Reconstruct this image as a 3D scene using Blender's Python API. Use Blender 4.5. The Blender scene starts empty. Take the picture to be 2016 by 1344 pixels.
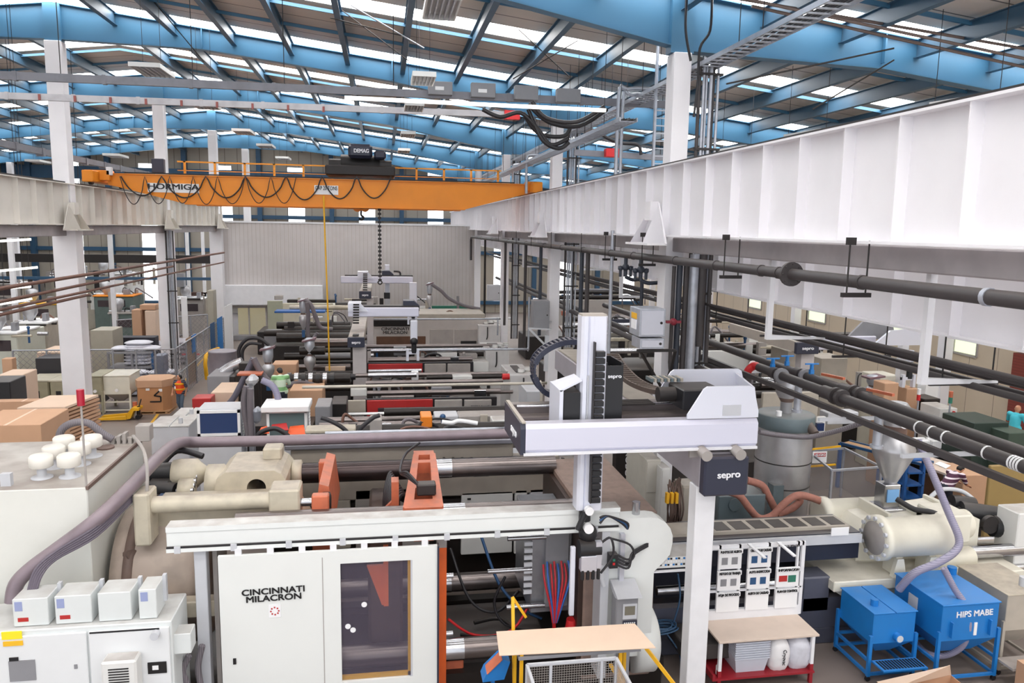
import bpy, math, random
from mathutils import Vector, Matrix
random.seed(7)
S = bpy.context.scene
COL = S.collection
# ---------------------------------------------------------------- camera
FOC, PITCH, YAW, ROLL, CAMZ = 1520.0, 8.3, 9.55, 0.95, 8.3
def _axes():
    p, y, r = (math.radians(a) for a in (PITCH, YAW, ROLL))
    w = Vector((math.sin(y)*math.cos(p), math.cos(y)*math.cos(p), -math.sin(p)))
    rt = Vector((math.cos(y), -math.sin(y), 0)); up = rt.cross(w)
    return rt*math.cos(r)+up*math.sin(r), up*math.cos(r)-rt*math.sin(r), w
RT, UP, FW = _axes()
cd = bpy.data.cameras.new('camera'); cam = bpy.data.objects.new('camera', cd); COL.objects.link(cam)
cd.sensor_width = 36; cd.lens = FOC*36/2016; cd.clip_end = 400
cam.matrix_world = Matrix(((RT.x, UP.x, -FW.x, 0), (RT.y, UP.y, -FW.y, 0), (RT.z, UP.z, -FW.z, CAMZ), (0, 0, 0, 1)))
S.camera = cam
def P(x, y, X=None, Y=None, Z=None):
    d = FW + RT*((x-1008)/FOC) + UP*((672-y)/FOC)
    t = X/d.x if X is not None else Y/d.y if Y is not None else (Z-CAMZ)/d.z
    return Vector((0, 0, CAMZ)) + d*t
def rect(x0, y0, x1, y1, Y):          # where a rectangle of the photo lies at depth Y: X0, X1, Z0, Z1
    a, b = P(x0, y0, Y=Y), P(x1, y1, Y=Y); c, d = P(x0, y1, Y=Y), P(x1, y0, Y=Y)
    return (a.x+c.x)/2, (b.x+d.x)/2, (b.z+c.z)/2, (a.z+d.z)/2
# ---------------------------------------------------------------- world, exposure
W = bpy.data.worlds.new('sky'); S.world = W; W.use_nodes = True
bg = W.node_tree.nodes['Background']; bg.inputs[0].default_value = (0.93, 0.96, 1.0, 1); bg.inputs[1].default_value = 1.2
S.view_settings.view_transform = 'Standard'; S.view_settings.look = 'None'
S.view_settings.gamma = 1; S.view_settings.use_curve_mapping = False
S.view_settings.exposure = 0.42
SKYLIGHT = 9.5
sd = bpy.data.lights.new('sun', 'SUN'); sd.energy = 0.0001
# ---------------------------------------------------------------- materials
MATS = {}
def mat(name, col, rough=.5, metal=0., dust=0., grime=.0, scale=3., emit=0., alpha=1., bump=0., lines=None, trans=0., dcol=(.22, .175, .15)):
    if name in MATS: return MATS[name]
    m = bpy.data.materials.new(name); m.use_nodes = True; nt = m.node_tree; N = nt.nodes; L = nt.links
    b = N['Principled BSDF']; b.inputs['Roughness'].default_value = rough; b.inputs['Metallic'].default_value = metal
    c4 = (*col, 1); b.inputs['Base Color'].default_value = c4; cur = None
    def mix(a, bcol, fac):
        x = N.new('ShaderNodeMix'); x.data_type = 'RGBA'
        L.new(fac, x.inputs[0])
        if a is None: x.inputs[6].default_value = c4
        else: L.new(a, x.inputs[6])
        x.inputs[7].default_value = (*bcol, 1); return x.outputs[2]
    if grime or dust or bump:
        tc = N.new('ShaderNodeTexCoord'); nz = N.new('ShaderNodeTexNoise'); nz.inputs['Scale'].default_value = scale
        nz.inputs['Detail'].default_value = 6; L.new(tc.outputs['Object'], nz.inputs['Vector'])
    if grime:
        r = N.new('ShaderNodeMapRange'); r.inputs[1].default_value = .42; r.inputs[2].default_value = .75
        r.inputs[4].default_value = grime; L.new(nz.outputs[0], r.inputs[0])
        cur = mix(cur, tuple(c*.35+.02 for c in col), r.outputs[0])
    if lines:                          # seams or ribs: (axis, period, width, colour)
        ax, per, wd, lc = lines
        g = N.new('ShaderNodeTexCoord'); sp = N.new('ShaderNodeSeparateXYZ'); L.new(g.outputs['Object'], sp.inputs[0])
        a = N.new('ShaderNodeMath'); a.operation = 'DIVIDE'; L.new(sp.outputs[ax], a.inputs[0]); a.inputs[1].default_value = per
        f = N.new('ShaderNodeMath'); f.operation = 'FRACT'; L.new(a.outputs[0], f.inputs[0])
        l = N.new('ShaderNodeMath'); l.operation = 'LESS_THAN'; L.new(f.outputs[0], l.inputs[0]); l.inputs[1].default_value = wd
        cur = mix(cur, lc, l.outputs[0])
    if dust:                           # shop dust lying on upward faces
        ge = N.new('ShaderNodeNewGeometry'); s2 = N.new('ShaderNodeSeparateXYZ'); L.new(ge.outputs['Normal'], s2.inputs[0])
        r = N.new('ShaderNodeMapRange'); r.inputs[1].default_value = .55; r.inputs[2].default_value = 1.; r.inputs[4].default_value = dust
        L.new(s2.outputs[2], r.inputs[0])
        r3 = N.new('ShaderNodeMapRange'); r3.inputs[1].default_value = .3; r3.inputs[2].default_value = .7; r3.inputs[3].default_value = .55
        L.new(nz.outputs[0], r3.inputs[0])
        mu = N.new('ShaderNodeMath'); mu.operation = 'MULTIPLY'; L.new(r.outputs[0], mu.inputs[0]); L.new(r3.outputs[0], mu.inputs[1])
        cur = mix(cur, dcol, mu.outputs[0])
    if bump:
        bp = N.new('ShaderNodeBump'); bp.inputs['Strength'].default_value = bump; L.new(nz.outputs[0], bp.inputs['Height']); L.new(bp.outputs[0], b.inputs['Normal'])
    if cur is not None: L.new(cur, b.inputs['Base Color'])
    if emit: b.inputs['Emission Color'].default_value = c4; b.inputs['Emission Strength'].default_value = emit
    if alpha < 1: b.inputs['Alpha'].default_value = alpha
    if trans: b.inputs['Transmission Weight'].default_value = trans
    m.diffuse_color = c4; MATS[name] = m; return m
def C8(r, g, b): return tuple(((v/255)/12.92 if v/255 <= .04045 else ((v/255+.055)/1.055)**2.4) for v in (r, g, b))
WHITE = mat('white_paint', C8(232, 232, 236), .45, dust=.0, grime=.10)
GIRD = mat('girder_white', C8(238, 236, 240), .5, grime=.08, scale=1.2)
GIRDL = mat('girder_cream', C8(226, 221, 214), .6, grime=.14, scale=1.5)
CREAM = mat('machine_cream', C8(196, 187, 168), .45, grime=.35, dust=.6, scale=4)
MWHITE = mat('machine_white', C8(224, 224, 222), .42, grime=.06, dust=.7)
MGREY = mat('machine_grey', C8(168, 162, 158), .5, grime=.2, dust=.5)
PUTTY = mat('machine_putty', C8(180, 172, 160), .5, grime=.2, dust=.4)
BLUE = mat('rafter_blue', C8(64, 112, 144), .45, grime=.12, scale=.8)
PURL = mat('purlin_shade_blue', C8(60, 92, 116), .5, grime=.3, scale=.8)  # same paint as the rafters, with the underside shade put into the colour
NAVY = mat('navy_cover', C8(45, 48, 66), .4, grime=.1, dust=.35)
BLACK = mat('black_plastic', C8(28, 28, 32), .45, dust=.25)
DARK = mat('dark_iron', C8(46, 42, 42), .5, .3, grime=.4, dust=.25)
OIL = mat('oily_iron', C8(40, 34, 32), .35, .4, grime=.5)
STEEL = mat('bright_steel', C8(190, 190, 194), .22, 1., grime=.25, scale=5)
BAR = mat('tie_bar_steel', C8(132, 123, 121), .3, .9, grime=.45, scale=2)
ALU = mat('aluminium', C8(205, 206, 216), .35, .55, grime=.08)
ALUW = mat('aluminium_white', C8(222, 224, 236), .4, .15, dust=.3)
GALV = mat('galvanised', C8(184, 188, 198), .38, .45, grime=.3, scale=6)
TANK = mat('tank_steel', C8(190, 190, 194), .33, .6, grime=.35, scale=2.5, bump=.1)
PIPE = mat('pipe_grey', C8(64, 59, 60), .5, grime=.3, dust=.22, scale=6)
PIPEN = mat('pipe_navy', C8(48, 54, 66), .45, grime=.2)
HOSE = mat('hose_grey', C8(120, 114, 120), .5, grime=.25, lines=(0, .03, .3, C8(90, 84, 90)))
HOSEB = mat('hose_black', C8(38, 36, 40), .45)
HOSER = mat('hose_terracotta', C8(166, 112, 98), .7, grime=.35, scale=14)
ORANGE = mat('crane_orange', C8(236, 142, 28), .45, grime=.15, scale=1.2)
MORANGE = mat('machine_orange', C8(200, 108, 76), .5, grime=.4, dust=.3, scale=5)
YELLOW = mat('safety_yellow', C8(238, 180, 30), .45, grime=.2)
RED = mat('machine_red', C8(184, 46, 46), .4, grime=.15)
REDP = mat('table_red', C8(150, 30, 42), .4, grime=.2)
BIN = mat('bin_blue', C8(28, 120, 196), .4, grime=.12, dust=.12, dcol=C8(150, 180, 210))
DBLUE = mat('equipment_blue', C8(40, 84, 130), .45, grime=.2, dust=.3)
TEAL = mat('dryer_teal', C8(98, 112, 118), .45, grime=.3, dust=.5)
CARD = mat('cardboard', C8(196, 156, 126), .8, grime=.08)
CARDL = mat('cardboard_light', C8(222, 196, 174), .8, grime=.06)
WOOD = mat('wood', C8(190, 150, 110), .7, grime=.2)
PLY = mat('table_ply', C8(214, 196, 182), .6, grime=.12)
GLASS = mat('glass', C8(150, 160, 175), .08, alpha=.28, grime=.0)
GREY = mat('mid_grey', C8(140, 140, 145), .5, grime=.15, dust=.3)
LGREY = mat('light_grey', C8(198, 200, 206), .5, grime=.1, dust=.2)
BAG = mat('bag_plastic', C8(205, 205, 215), .3, grime=.2, scale=12, bump=.6)
PAPER = mat('paper', C8(238, 238, 240), .6)
INK = mat('ink', C8(22, 20, 22), .5)
INKW = mat('white_ink', C8(240, 240, 245), .5)
SCREEN = mat('screen_dark', C8(40, 56, 96), .15)
REDS = mat('red_plastic', C8(205, 40, 45), .4)
GREEN = mat('green_paint', C8(46, 120, 100), .5, grime=.3)
BROWN = mat('brown_dirt', C8(112, 92, 84), .6, grime=.4)
RUST = mat('rusty_pipe', C8(122, 88, 76), .6, .2, grime=.4, scale=5)
SKIN = mat('skin', C8(190, 135, 105), .55)
HAIR = mat('hair', C8(30, 24, 22), .6)
# ---------------------------------------------------------------- mesh builder
ORG = {}
class MB:
    def __init__(s): s.v = []; s.f = []; s.sm = []
    def add(s, vs, fs, smooth=False):
        o = len(s.v); s.v += [Vector(v) for v in vs]; s.f += [tuple(i+o for i in f) for f in fs]; s.sm += [smooth]*len(fs); return s
    def box(s, x0, x1, y0, y1, z0, z1, bev=0.):
        if x0 > x1: x0, x1 = x1, x0
        if y0 > y1: y0, y1 = y1, y0
        if z0 > z1: z0, z1 = z1, z0
        b = min(bev, (x1-x0)*.45, (y1-y0)*.45, (z1-z0)*.45)
        if b <= 0:
            return s.add([(x0, y0, z0), (x1, y0, z0), (x1, y1, z0), (x0, y1, z0), (x0, y0, z1), (x1, y0, z1), (x1, y1, z1), (x0, y1, z1)],
                         [(3, 2, 1, 0), (4, 5, 6, 7), (0, 1, 5, 4), (1, 2, 6, 5), (2, 3, 7, 6), (3, 0, 4, 7)])
        vs = []
        for cx, sx in ((x0, 1), (x1, -1)):
            for cy, sy in ((y0, 1), (y1, -1)):
                for cz, sz in ((z0, 1), (z1, -1)):
                    vs += [(cx, cy+sy*b, cz+sz*b), (cx+sx*b, cy, cz+sz*b), (cx+sx*b, cy+sy*b, cz)]
        def I(i, j, k, a): return (i*4+j*2+k)*3+a
        fs = []
        def quad(ids, n):
            p = [Vector(vs[i]) for i in ids]; m = (p[1]-p[0]).cross(p[2]-p[0])
            fs.append(tuple(ids) if m.dot(n) > 0 else tuple(reversed(ids)))
        for i in (0, 1):
            quad([I(i, 0, 0, 0), I(i, 1, 0, 0), I(i, 1, 1, 0), I(i, 0, 1, 0)], Vector((2*i-1, 0, 0)))
            quad([I(0, i, 0, 1), I(1, i, 0, 1), I(1, i, 1, 1), I(0, i, 1, 1)], Vector((0, 2*i-1, 0)))
            quad([I(0, 0, i, 2), I(1, 0, i, 2), I(1, 1, i, 2), I(0, 1, i, 2)], Vector((0, 0, 2*i-1)))
        for i in (0, 1):
            for j in (0, 1):
                quad([I(i, j, 0, 0), I(i, j, 1, 0), I(i, j, 1, 1), I(i, j, 0, 1)], Vector((2*i-1, 2*j-1, 0)))
                quad([I(i, 0, j, 0), I(i, 1, j, 0), I(i, 1, j, 2), I(i, 0, j, 2)], Vector((2*i-1, 0, 2*j-1)))
                quad([I(0, i, j, 1), I(1, i, j, 1), I(1, i, j, 2), I(0, i, j, 2)], Vector((0, 2*i-1, 2*j-1)))
                for k in (0, 1): quad([I(i, j, k, 0), I(i, j, k, 1), I(i, j, k, 2)], Vector((2*i-1, 2*j-1, 2*k-1)))
        return s.add(vs, fs)
    def cyl(s, p0, p1, r, r2=None, n=16, cap=True):
        p0, p1 = Vector(p0), Vector(p1); r2 = r if r2 is None else r2
        d = (p1-p0).normalized(); a = d.orthogonal().normalized(); b = d.cross(a)
        vs = []
        for p, q in ((p0, r), (p1, r2)):
            for i in range(n):
                t = 2*math.pi*i/n; vs.append(p+(a*math.cos(t)+b*math.sin(t))*q)
        fs = [(i, (i+1) % n, n+(i+1) % n, n+i) for i in range(n)]
        s.add(vs, fs, True)
        if cap: s.add(vs, [tuple(range(n-1, -1, -1)), tuple(range(n, 2*n))])
        return s
    def tube(s, pts, r, n=8, sub=5, closed=False):
        pts = [Vector(p) for p in pts]
        if sub > 1 and len(pts) > 2:
            q = []; L = len(pts)
            for i in range(L-1):
                a, b, c, d = pts[max(i-1, 0)], pts[i], pts[i+1], pts[min(i+2, L-1)]
                for k in range(sub):
                    t = k/sub; q.append(.5*((2*b)+(c-a)*t+(2*a-5*b+4*c-d)*t*t+(3*b-a-3*c+d)*t**3))
            q.append(pts[-1]); pts = q
        vs = []; prev = None
        for i, p in enumerate(pts):
            d = (pts[min(i+1, len(pts)-1)]-pts[max(i-1, 0)])
            if d.length < 1e-9: d = Vector((0, 0, 1))
            d.normalize()
            if prev is None: a = d.orthogonal().normalized()
            else:
                a = prev-d*prev.dot(d); a = a.normalized() if a.length > 1e-6 else d.orthogonal().normalized()
            prev = a; b = d.cross(a); rr = r[i] if isinstance(r, list) else r
            vs += [p+(a*math.cos(2*math.pi*k/n)+b*math.sin(2*math.pi*k/n))*rr for k in range(n)]
        m = len(pts)
        fs = [(i*n+k, i*n+(k+1) % n, (i+1)*n+(k+1) % n, (i+1)*n+k) for i in range(m-1) for k in range(n)]
        s.add(vs, fs, True); s.add(vs, [tuple(range(n-1, -1, -1)), tuple(range((m-1)*n, m*n))]); return s
    def prism(s, poly, ax, a, b):        # polygon extruded along an axis; poly in the two other axes in order
        def mk(u, v, w): return {0: (w, u, v), 1: (u, w, v), 2: (u, v, w)}[ax]
        n = len(poly); ar = sum(poly[i][0]*poly[(i+1) % n][1]-poly[(i+1) % n][0]*poly[i][1] for i in range(n))
        if (ar > 0) == (ax == 1): poly = poly[::-1]
        if a > b: a, b = b, a
        vs = [mk(u, v, a) for u, v in poly]+[mk(u, v, b) for u, v in poly]
        fs = [tuple(range(n-1, -1, -1)), tuple(range(n, 2*n))]+[(i, (i+1) % n, n+(i+1) % n, n+i) for i in range(n)]
        return s.add(vs, fs)
    def slab(s, quad, th):               # planar polygon given thickness along its normal
        q = [Vector(p) for p in quad]; nm = (q[1]-q[0]).cross(q[2]-q[0]).normalized()*th; n = len(q)
        return s.add(q+[p-nm for p in q], [tuple(range(n)), tuple(range(2*n-1, n-1, -1))]+[(i, n+i, n+(i+1) % n, (i+1) % n) for i in range(n)])
    def lathe(s, c, prof, n=24, ax=2):
        c = Vector(c); vs = []
        for r, z in prof:
            for i in range(n):
                t = 2*math.pi*i/n; u, v = r*math.cos(t), r*math.sin(t)
                vs.append(c+Vector({2: (u, v, z), 0: (z, u, v), 1: (v, z, u)}[ax]))
        m = len(prof)
        s.add(vs, [(i*n+k, i*n+(k+1) % n, (i+1)*n+(k+1) % n, (i+1)*n+k) for i in range(m-1) for k in range(n)], True)
        s.add(vs, [tuple(range(n-1, -1, -1)), tuple(range((m-1)*n, m*n))]); return s
    def bar(s, p0, p1, w, h=None):       # square bar between two points
        h = w if h is None else h; p0, p1 = Vector(p0), Vector(p1); d = (p1-p0).normalized()
        u = Vector((0, 0, 1)) if abs(d.z) < .95 else Vector((0, 1, 0)); a = d.cross(u).normalized()*w/2; b = a.cross(d).normalized()*h/2
        vs = [p+i*a+j*b for p in (p0, p1) for i, j in ((-1, -1), (1, -1), (1, 1), (-1, 1))]
        return s.add(vs, [(3, 2, 1, 0), (4, 5, 6, 7), (0, 1, 5, 4), (1, 2, 6, 5), (2, 3, 7, 6), (3, 0, 4, 7)])
    def sph(s, c, r, n=12, sc=(1, 1, 1)):
        m = n//2+1; prof = [(math.sin(math.pi*i/(m-1)), -math.cos(math.pi*i/(m-1))) for i in range(m)]
        vs = []
        for a, z in prof:
            for i in range(n):
                t = 2*math.pi*i/n; vs.append(Vector(c)+Vector((a*math.cos(t)*sc[0], a*math.sin(t)*sc[1], z*sc[2]))*r)
        return s.add(vs, [(i*n+k, i*n+(k+1) % n, (i+1)*n+(k+1) % n, (i+1)*n+k) for i in range(m-1) for k in range(n)], True)
    def go(s, name, m, parent=None, label=None, cat=None, group=None, kind=None, at=None):
        if parent is not None: o0 = ORG[parent.name]
        elif at is not None: o0 = Vector(at)
        else:
            xs = [v.x for v in s.v]; ys = [v.y for v in s.v]; o0 = Vector(((min(xs)+max(xs))/2, (min(ys)+max(ys))/2, min(v.z for v in s.v)))
        me = bpy.data.meshes.new(name); me.from_pydata([v-o0 for v in s.v], [], s.f)
        me.polygons.foreach_set('use_smooth', s.sm); me.materials.append(m); me.update()
        o = bpy.data.objects.new(name, me); COL.objects.link(o)
        if parent is not None: o.parent = parent
        else: o.location = o0
        ORG[o.name] = o0; tag(o, label, cat, group, kind); return o
def tag(o, label=None, cat=None, group=None, kind=None):
    if label: o['label'] = label
    if cat: o['category'] = cat
    if group: o['group'] = group
    if kind: o['kind'] = kind
    return o
def thing(name, at, label, cat, group=None):
    o = bpy.data.objects.new(name, None); COL.objects.link(o); o.location = at; ORG[o.name] = Vector(at); o.empty_display_size = .2
    return tag(o, label, cat, group)
def copy_tree(o, delta, label=None, group=None, parent=None):
    c = o.copy(); COL.objects.link(c)
    if parent is None: c.location = o.location+Vector(delta); ORG[c.name] = ORG[o.name]+Vector(delta)
    else: c.parent = parent; ORG[c.name] = ORG[parent.name]
    if label: c['label'] = label
    if group: c['group'] = group
    for ch in list(o.children): copy_tree(ch, delta, parent=c)
    return c
def text(body, at, h, width, m, parent, face='-y', name='lettering', bold=.0, tilt=None, spin=0, ext=.004):
    cu = bpy.data.curves.new(name, 'FONT'); cu.body = body; cu.size = h/.72; cu.extrude = ext; cu.align_x = 'CENTER'; cu.align_y = 'CENTER'
    cu.materials.append(m); cu.space_line = .85
    tmp = bpy.data.objects.new(name, cu); COL.objects.link(tmp); bpy.context.view_layer.update()
    me = bpy.data.meshes.new_from_object(tmp.evaluated_get(bpy.context.evaluated_depsgraph_get())); w = tmp.dimensions.x
    bpy.data.objects.remove(tmp); bpy.data.curves.remove(cu); me.name = name
    if not me.materials: me.materials.append(m)
    o = bpy.data.objects.new(name, me); COL.objects.link(o)
    if bold:                           # heavier strokes: the outline repeated with small shifts
        b = bold*h; vs = [v.co.copy() for v in me.vertices]; fs = [tuple(p.vertices) for p in me.polygons]; V_, F_ = [], []
        for kk, (dx, dy) in enumerate(((-b, 0), (b, 0), (0, b*.6), (0, -b*.6), (b, b*.6), (-b, -b*.6), (b, -b*.6), (-b, b*.6))):
            n0 = len(V_); V_ += [v+Vector((dx, dy, kk*.0012)) for v in vs]; F_ += [tuple(i+n0 for i in f) for f in fs]
        m2_ = bpy.data.meshes.new(name); m2_.from_pydata(V_, [], F_); m2_.materials.append(m); o.data = m2_
    if width and w > 0: o.scale.x = width/w
    if face == '-y': rot = Matrix.Rotation(math.pi/2, 4, 'X')
    elif face == '-x': rot = Matrix.Rotation(-math.pi/2, 4, 'Z') @ Matrix.Rotation(math.pi/2, 4, 'X')
    else: rot = Matrix.Identity(4)
    rot = rot @ Matrix.Rotation(spin, 4, 'Z')
    if tilt: rot = tilt @ rot
    o.rotation_euler = rot.to_euler(); o.parent = parent; o.location = Vector(at)-ORG[parent.name]; return o
def fb(mb, x0, y0, x1, y1, Y, d, bev=.02):   # box whose near face fills a rectangle of the photo at depth Y
    a = rect(x0, y0, x1, y1, Y); mb.box(a[0], a[1], Y, Y+d, a[2], a[3], bev); return a
# ================================================================ the shell
XR, XL, FY = 6.9, -11.45, (18, 31, 44, 57, 70)
WX0, WX1, WY0, WY1 = -33.0, 26.0, -6.0, 76.0
SL = .118
def roofz(x): return 16.05 - SL*abs(x-XL)
FLOOR = mat('concrete_floor', C8(128, 116, 110), .55, grime=.45, scale=.5)
ROOF = mat('roof_sheet', C8(214, 204, 194), .6, grime=.12, scale=.6, lines=(1, 1.083, .05, C8(92, 84, 80)))
SKYL = mat('skylight_sheet', C8(255, 253, 250), .5, emit=SKYLIGHT)
WALLM = mat('wall_sheet', C8(172, 164, 152), .6, grime=.15, scale=.5, lines=(0, 1.1, .05, C8(120, 112, 102)))
WALLR = mat('wall_panel', C8(206, 190, 168), .6, grime=.15, scale=.5, lines=(1, 1.6, .02, C8(140, 126, 110)))
WINL = mat('window_translucent', C8(250, 252, 255), .5, emit=3.2)
NAVB = mat('gable_beam_navy', C8(46, 84, 116), .5, grime=.2)
MB().box(WX0, WX1, WY0, WY1, -.2, 0).go('floor', FLOOR, kind='structure', at=(0, 0, 0))
for i, (s, x0, x1) in enumerate(((-1, WX0, XL), (1, XL, WX1))):
    q = [(x0, WY0, roofz(x0)), (x1, WY0, roofz(x1)), (x1, WY1, roofz(x1)), (x0, WY1, roofz(x0))]
    # sheets with slots left open for the skylights
    m = MB(); ys = [WY0]; k = WY0
    centres = [4.9+6.5*j for j in range(-1, 11)]
    prev = WY0
    for c in centres+[None]:
        a = c-.62 if c else WY1
        if a > prev: m.slab([(x0, prev, roofz(x0)), (x0, a, roofz(x0)), (x1, a, roofz(x1)), (x1, prev, roofz(x1))], .06)
        if c: prev = c+.62
    m.go('ceiling', ROOF, kind='structure', at=(0, 0, 0))
    for c in centres:
        MB().slab([(x0, c-.62, roofz(x0)+.02), (x0, c+.62, roofz(x0)+.02), (x1, c+.62, roofz(x1)+.02), (x1, c-.62, roofz(x1)+.02)], .03).go('window_1', SKYL, kind='structure', at=(0, 0, 0))
# far wall with tall translucent windows
wins = [(x, 461, x+23, 700) for x in (277, 422, 567, 712, 843)]
wx = [P(276+12, 320, Y=WY1-.2).x, P(424+12, 320, Y=WY1-.2).x, P(568, 320, Y=WY1-.2).x, P(712, 320, Y=WY1-.2).x, P(858, 320, Y=WY1-.2).x]
step = (wx[4]-wx[0])/4; wxs = [wx[0]+step*k for k in (-2, -1, 0, 1, 2, 3, 4, 5, 6, 7)]
m = MB(); prev = WX0
for x in wxs+[None]:
    a = x-.75 if x is not None else WX1
    m.box(prev, a, WY1, WY1+.15, 0, roofz((prev+a)/2)+.3)
    if x is not None: m.box(a, x+.75, WY1, WY1+.15, 0, 1.2); m.box(a, x+.75, WY1, WY1+.15, 13.6, 16.3); prev = x+.75
m.go('wall_back', WALLM, kind='structure', at=(0, 0, 0))
for i, x in enumerate(wxs): MB().box(x-.75, x+.75, WY1+.02, WY1+.08, 1.2, 13.6).go('window_%d' % (i+2), WINL, kind='structure', at=(0, 0, 0))
for i, z in enumerate((1.0, 5.9, 9.0, 12.6)):
    MB().box(WX0, WX1, WY1-.35, WY1-.05, z-.17 if i < 3 else z-.5, z+.17 if i < 3 else z+.6).go('trim_%d' % (i+1), NAVB, kind='structure')
for i, x in enumerate(wxs): MB().box(x+step*.5-.2, x+step*.5+.2, WY1-.6, WY1-.05, 0, roofz(x+step*.5)-.2).go('trim_%d' % (i+5), NAVB, kind='structure')
MB().box(WX0-.15, WX0, WY0, WY1, 0, roofz(WX0)+.2).go('wall_left', WALLM, kind='structure', at=(0, 0, 0))
# right wall with a row of small windows and brown brick pier
m = MB(); y = WY0; sp = [(18.5, 19.6), (21.3, 23.2), (25.2, 26.8), (30, 31.5), (35, 37), (42, 44), (50, 52)]
for a, b in sp: m.box(WX1, WX1+.2, y, a, 0, 12); m.box(WX1, WX1+.2, a, b, 0, 3.0); m.box(WX1, WX1+.2, a, b, 5.2, 12); y = b
m.box(WX1, WX1+.2, y, WY1, 0, 12); m.go('wall_right', WALLR, kind='structure', at=(0, 0, 0))
WINR = mat('window_green', C8(206, 216, 186), .3, emit=.9)
for i, (a, b) in enumerate(sp):
    w = MB().box(WX1+.05, WX1+.1, a, b, 3.0, 5.2).go('window_%d' % (i+20), WINR, kind='structure')
    f = MB()
    for z in (3.0, 4.6, 5.2): f.box(WX1-.05, WX1+.05, a, b, z-.05, z+.05)
    for yy in (a, b): f.box(WX1-.05, WX1+.05, yy-.05, yy+.05, 3.0, 5.2)
    f.go('window_frame', MGREY, w)
BRK = mat('brick_red', C8(130, 58, 48), .8, lines=(2, .12, .1, C8(90, 40, 34)))
MB().box(WX1-.4, WX1, 25.0, 27.6, 0, 3.6).go('trim_30', BRK, kind='structure')
# painted floor lines
YL = mat('floor_line_yellow', C8(226, 176, 60), .6, grime=.3, scale=3)
def floorline(a, b, w=.12):
    a, b = Vector(a), Vector(b); d = (b-a).normalized(); n = Vector((-d.y, d.x, 0))*w/2
    MB().slab([a-n+Vector((0, 0, .006)), b-n+Vector((0, 0, .006)), b+n+Vector((0, 0, .006)), a+n+Vector((0, 0, .006))], .005).go('floor_line', YL, kind='structure', at=(0, 0, 0))
def fp(x, y): p = P(x, y, Z=0); return (p.x, p.y, 0)
floorline(fp(438, 660), fp(322, 800)); floorline(fp(322, 800), fp(205, 960)); floorline(fp(205, 960), (fp(205, 960)[0]+.2, 12, 0)); floorline(fp(262, 812), fp(318, 808), .2)
# portal frames: rafter, columns
def ibeam_x(m, x0, x1, y, zt0, zt1, d0, d1, fw=.32, t=.03):
    def at(x, up): return None
    for (a, b, c, d) in (((x0, zt0), (x1, zt1), (x1, zt1-t), (x0, zt0-t)), ((x0, zt0-d0+t), (x1, zt1-d1+t), (x1, zt1-d1), (x0, zt0-d0))):
        m.prism([a, b, c, d], 1, y-fw/2, y+fw/2)
    m.prism([(x0, zt0-t), (x1, zt1-t), (x1, zt1-d1+t), (x0, zt0-d0+t)], 1, y-.012, y+.012)
for yi, y in enumerate(FY):
    m = MB()
    zt = lambda x: roofz(x)-.12
    for a, b, d0, d1 in ((XL, XL+5, 1.25, .75), (XL+5, XR-6.5, .75, .75), (XR-6.5, XR, .75, 1.25), (XR, XR+5.2, 1.3, .85), (XR+5.2, WX1, .85, .9), (XL-5, XL, .75, 1.25), (WX0, XL-5, .8, .75)):
        ibeam_x(m, a, b, y, zt(a), zt(b), d0, d1)
    for x in (XL, XR, XR+5.2, XL-5, XL+5, XR-6.5): 
        for s in (-1, 1): m.box(x-.02, x+.02, y+s*.02, y+s*.15, zt(x)-(1.2 if x in (XL, XR) else .7), zt(x)-.02)
    m.box(XL-.28, XL+.28, y-.17, y+.17, zt(XL)-1.32, zt(XL)-.02); m.box(XR-.28, XR+.28, y-.17, y+.17, zt(XR)-1.36, zt(XR)-.02)
    m.go('roof_rafter', BLUE, kind='structure', at=(0, 0, 0))
# purlins spanning between the frames, with a web and two flanges
PXS = [XL+2.04*k for k in range(-10, 19)]
bays = [(5, 18)]+[(FY[i], FY[i+1]) for i in range(4)]+[(70, 76)]
for x in PXS:
    proto = None
    for a, b in bays:
        if x > XL-.1 and x < XL+.1: continue
        z = roofz(x)-.1
        m = MB(); m.box(x-.012, x+.012, a+.02, b-.02, z-.42, z); m.box(x-.09, x+.09, a+.02, b-.02, z-.02, z); m.box(x-.09, x+.09, a+.02, b-.02, z-.44, z-.42)
        m.go('roof_purlin', PURL, kind='structure', at=(0, 0, 0))
# sag rods in the X direction beside the skylights
for y in (21.2, 25.2, 27.8, 34.2, 38.2, 40.8, 47.2, 51.2, 53.8, 60.2, 64.2, 66.8, 16.2):
    m = MB()
    for x0, x1 in ((WX0, XL), (XL, WX1)):
        m.prism([(x0, roofz(x0)-.1), (x1, roofz(x1)-.1), (x1, roofz(x1)-.2), (x0, roofz(x0)-.2)], 1, y-.03, y+.03)
    m.go('roof_strut', BLUE, kind='structure', at=(0, 0, 0))
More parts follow.
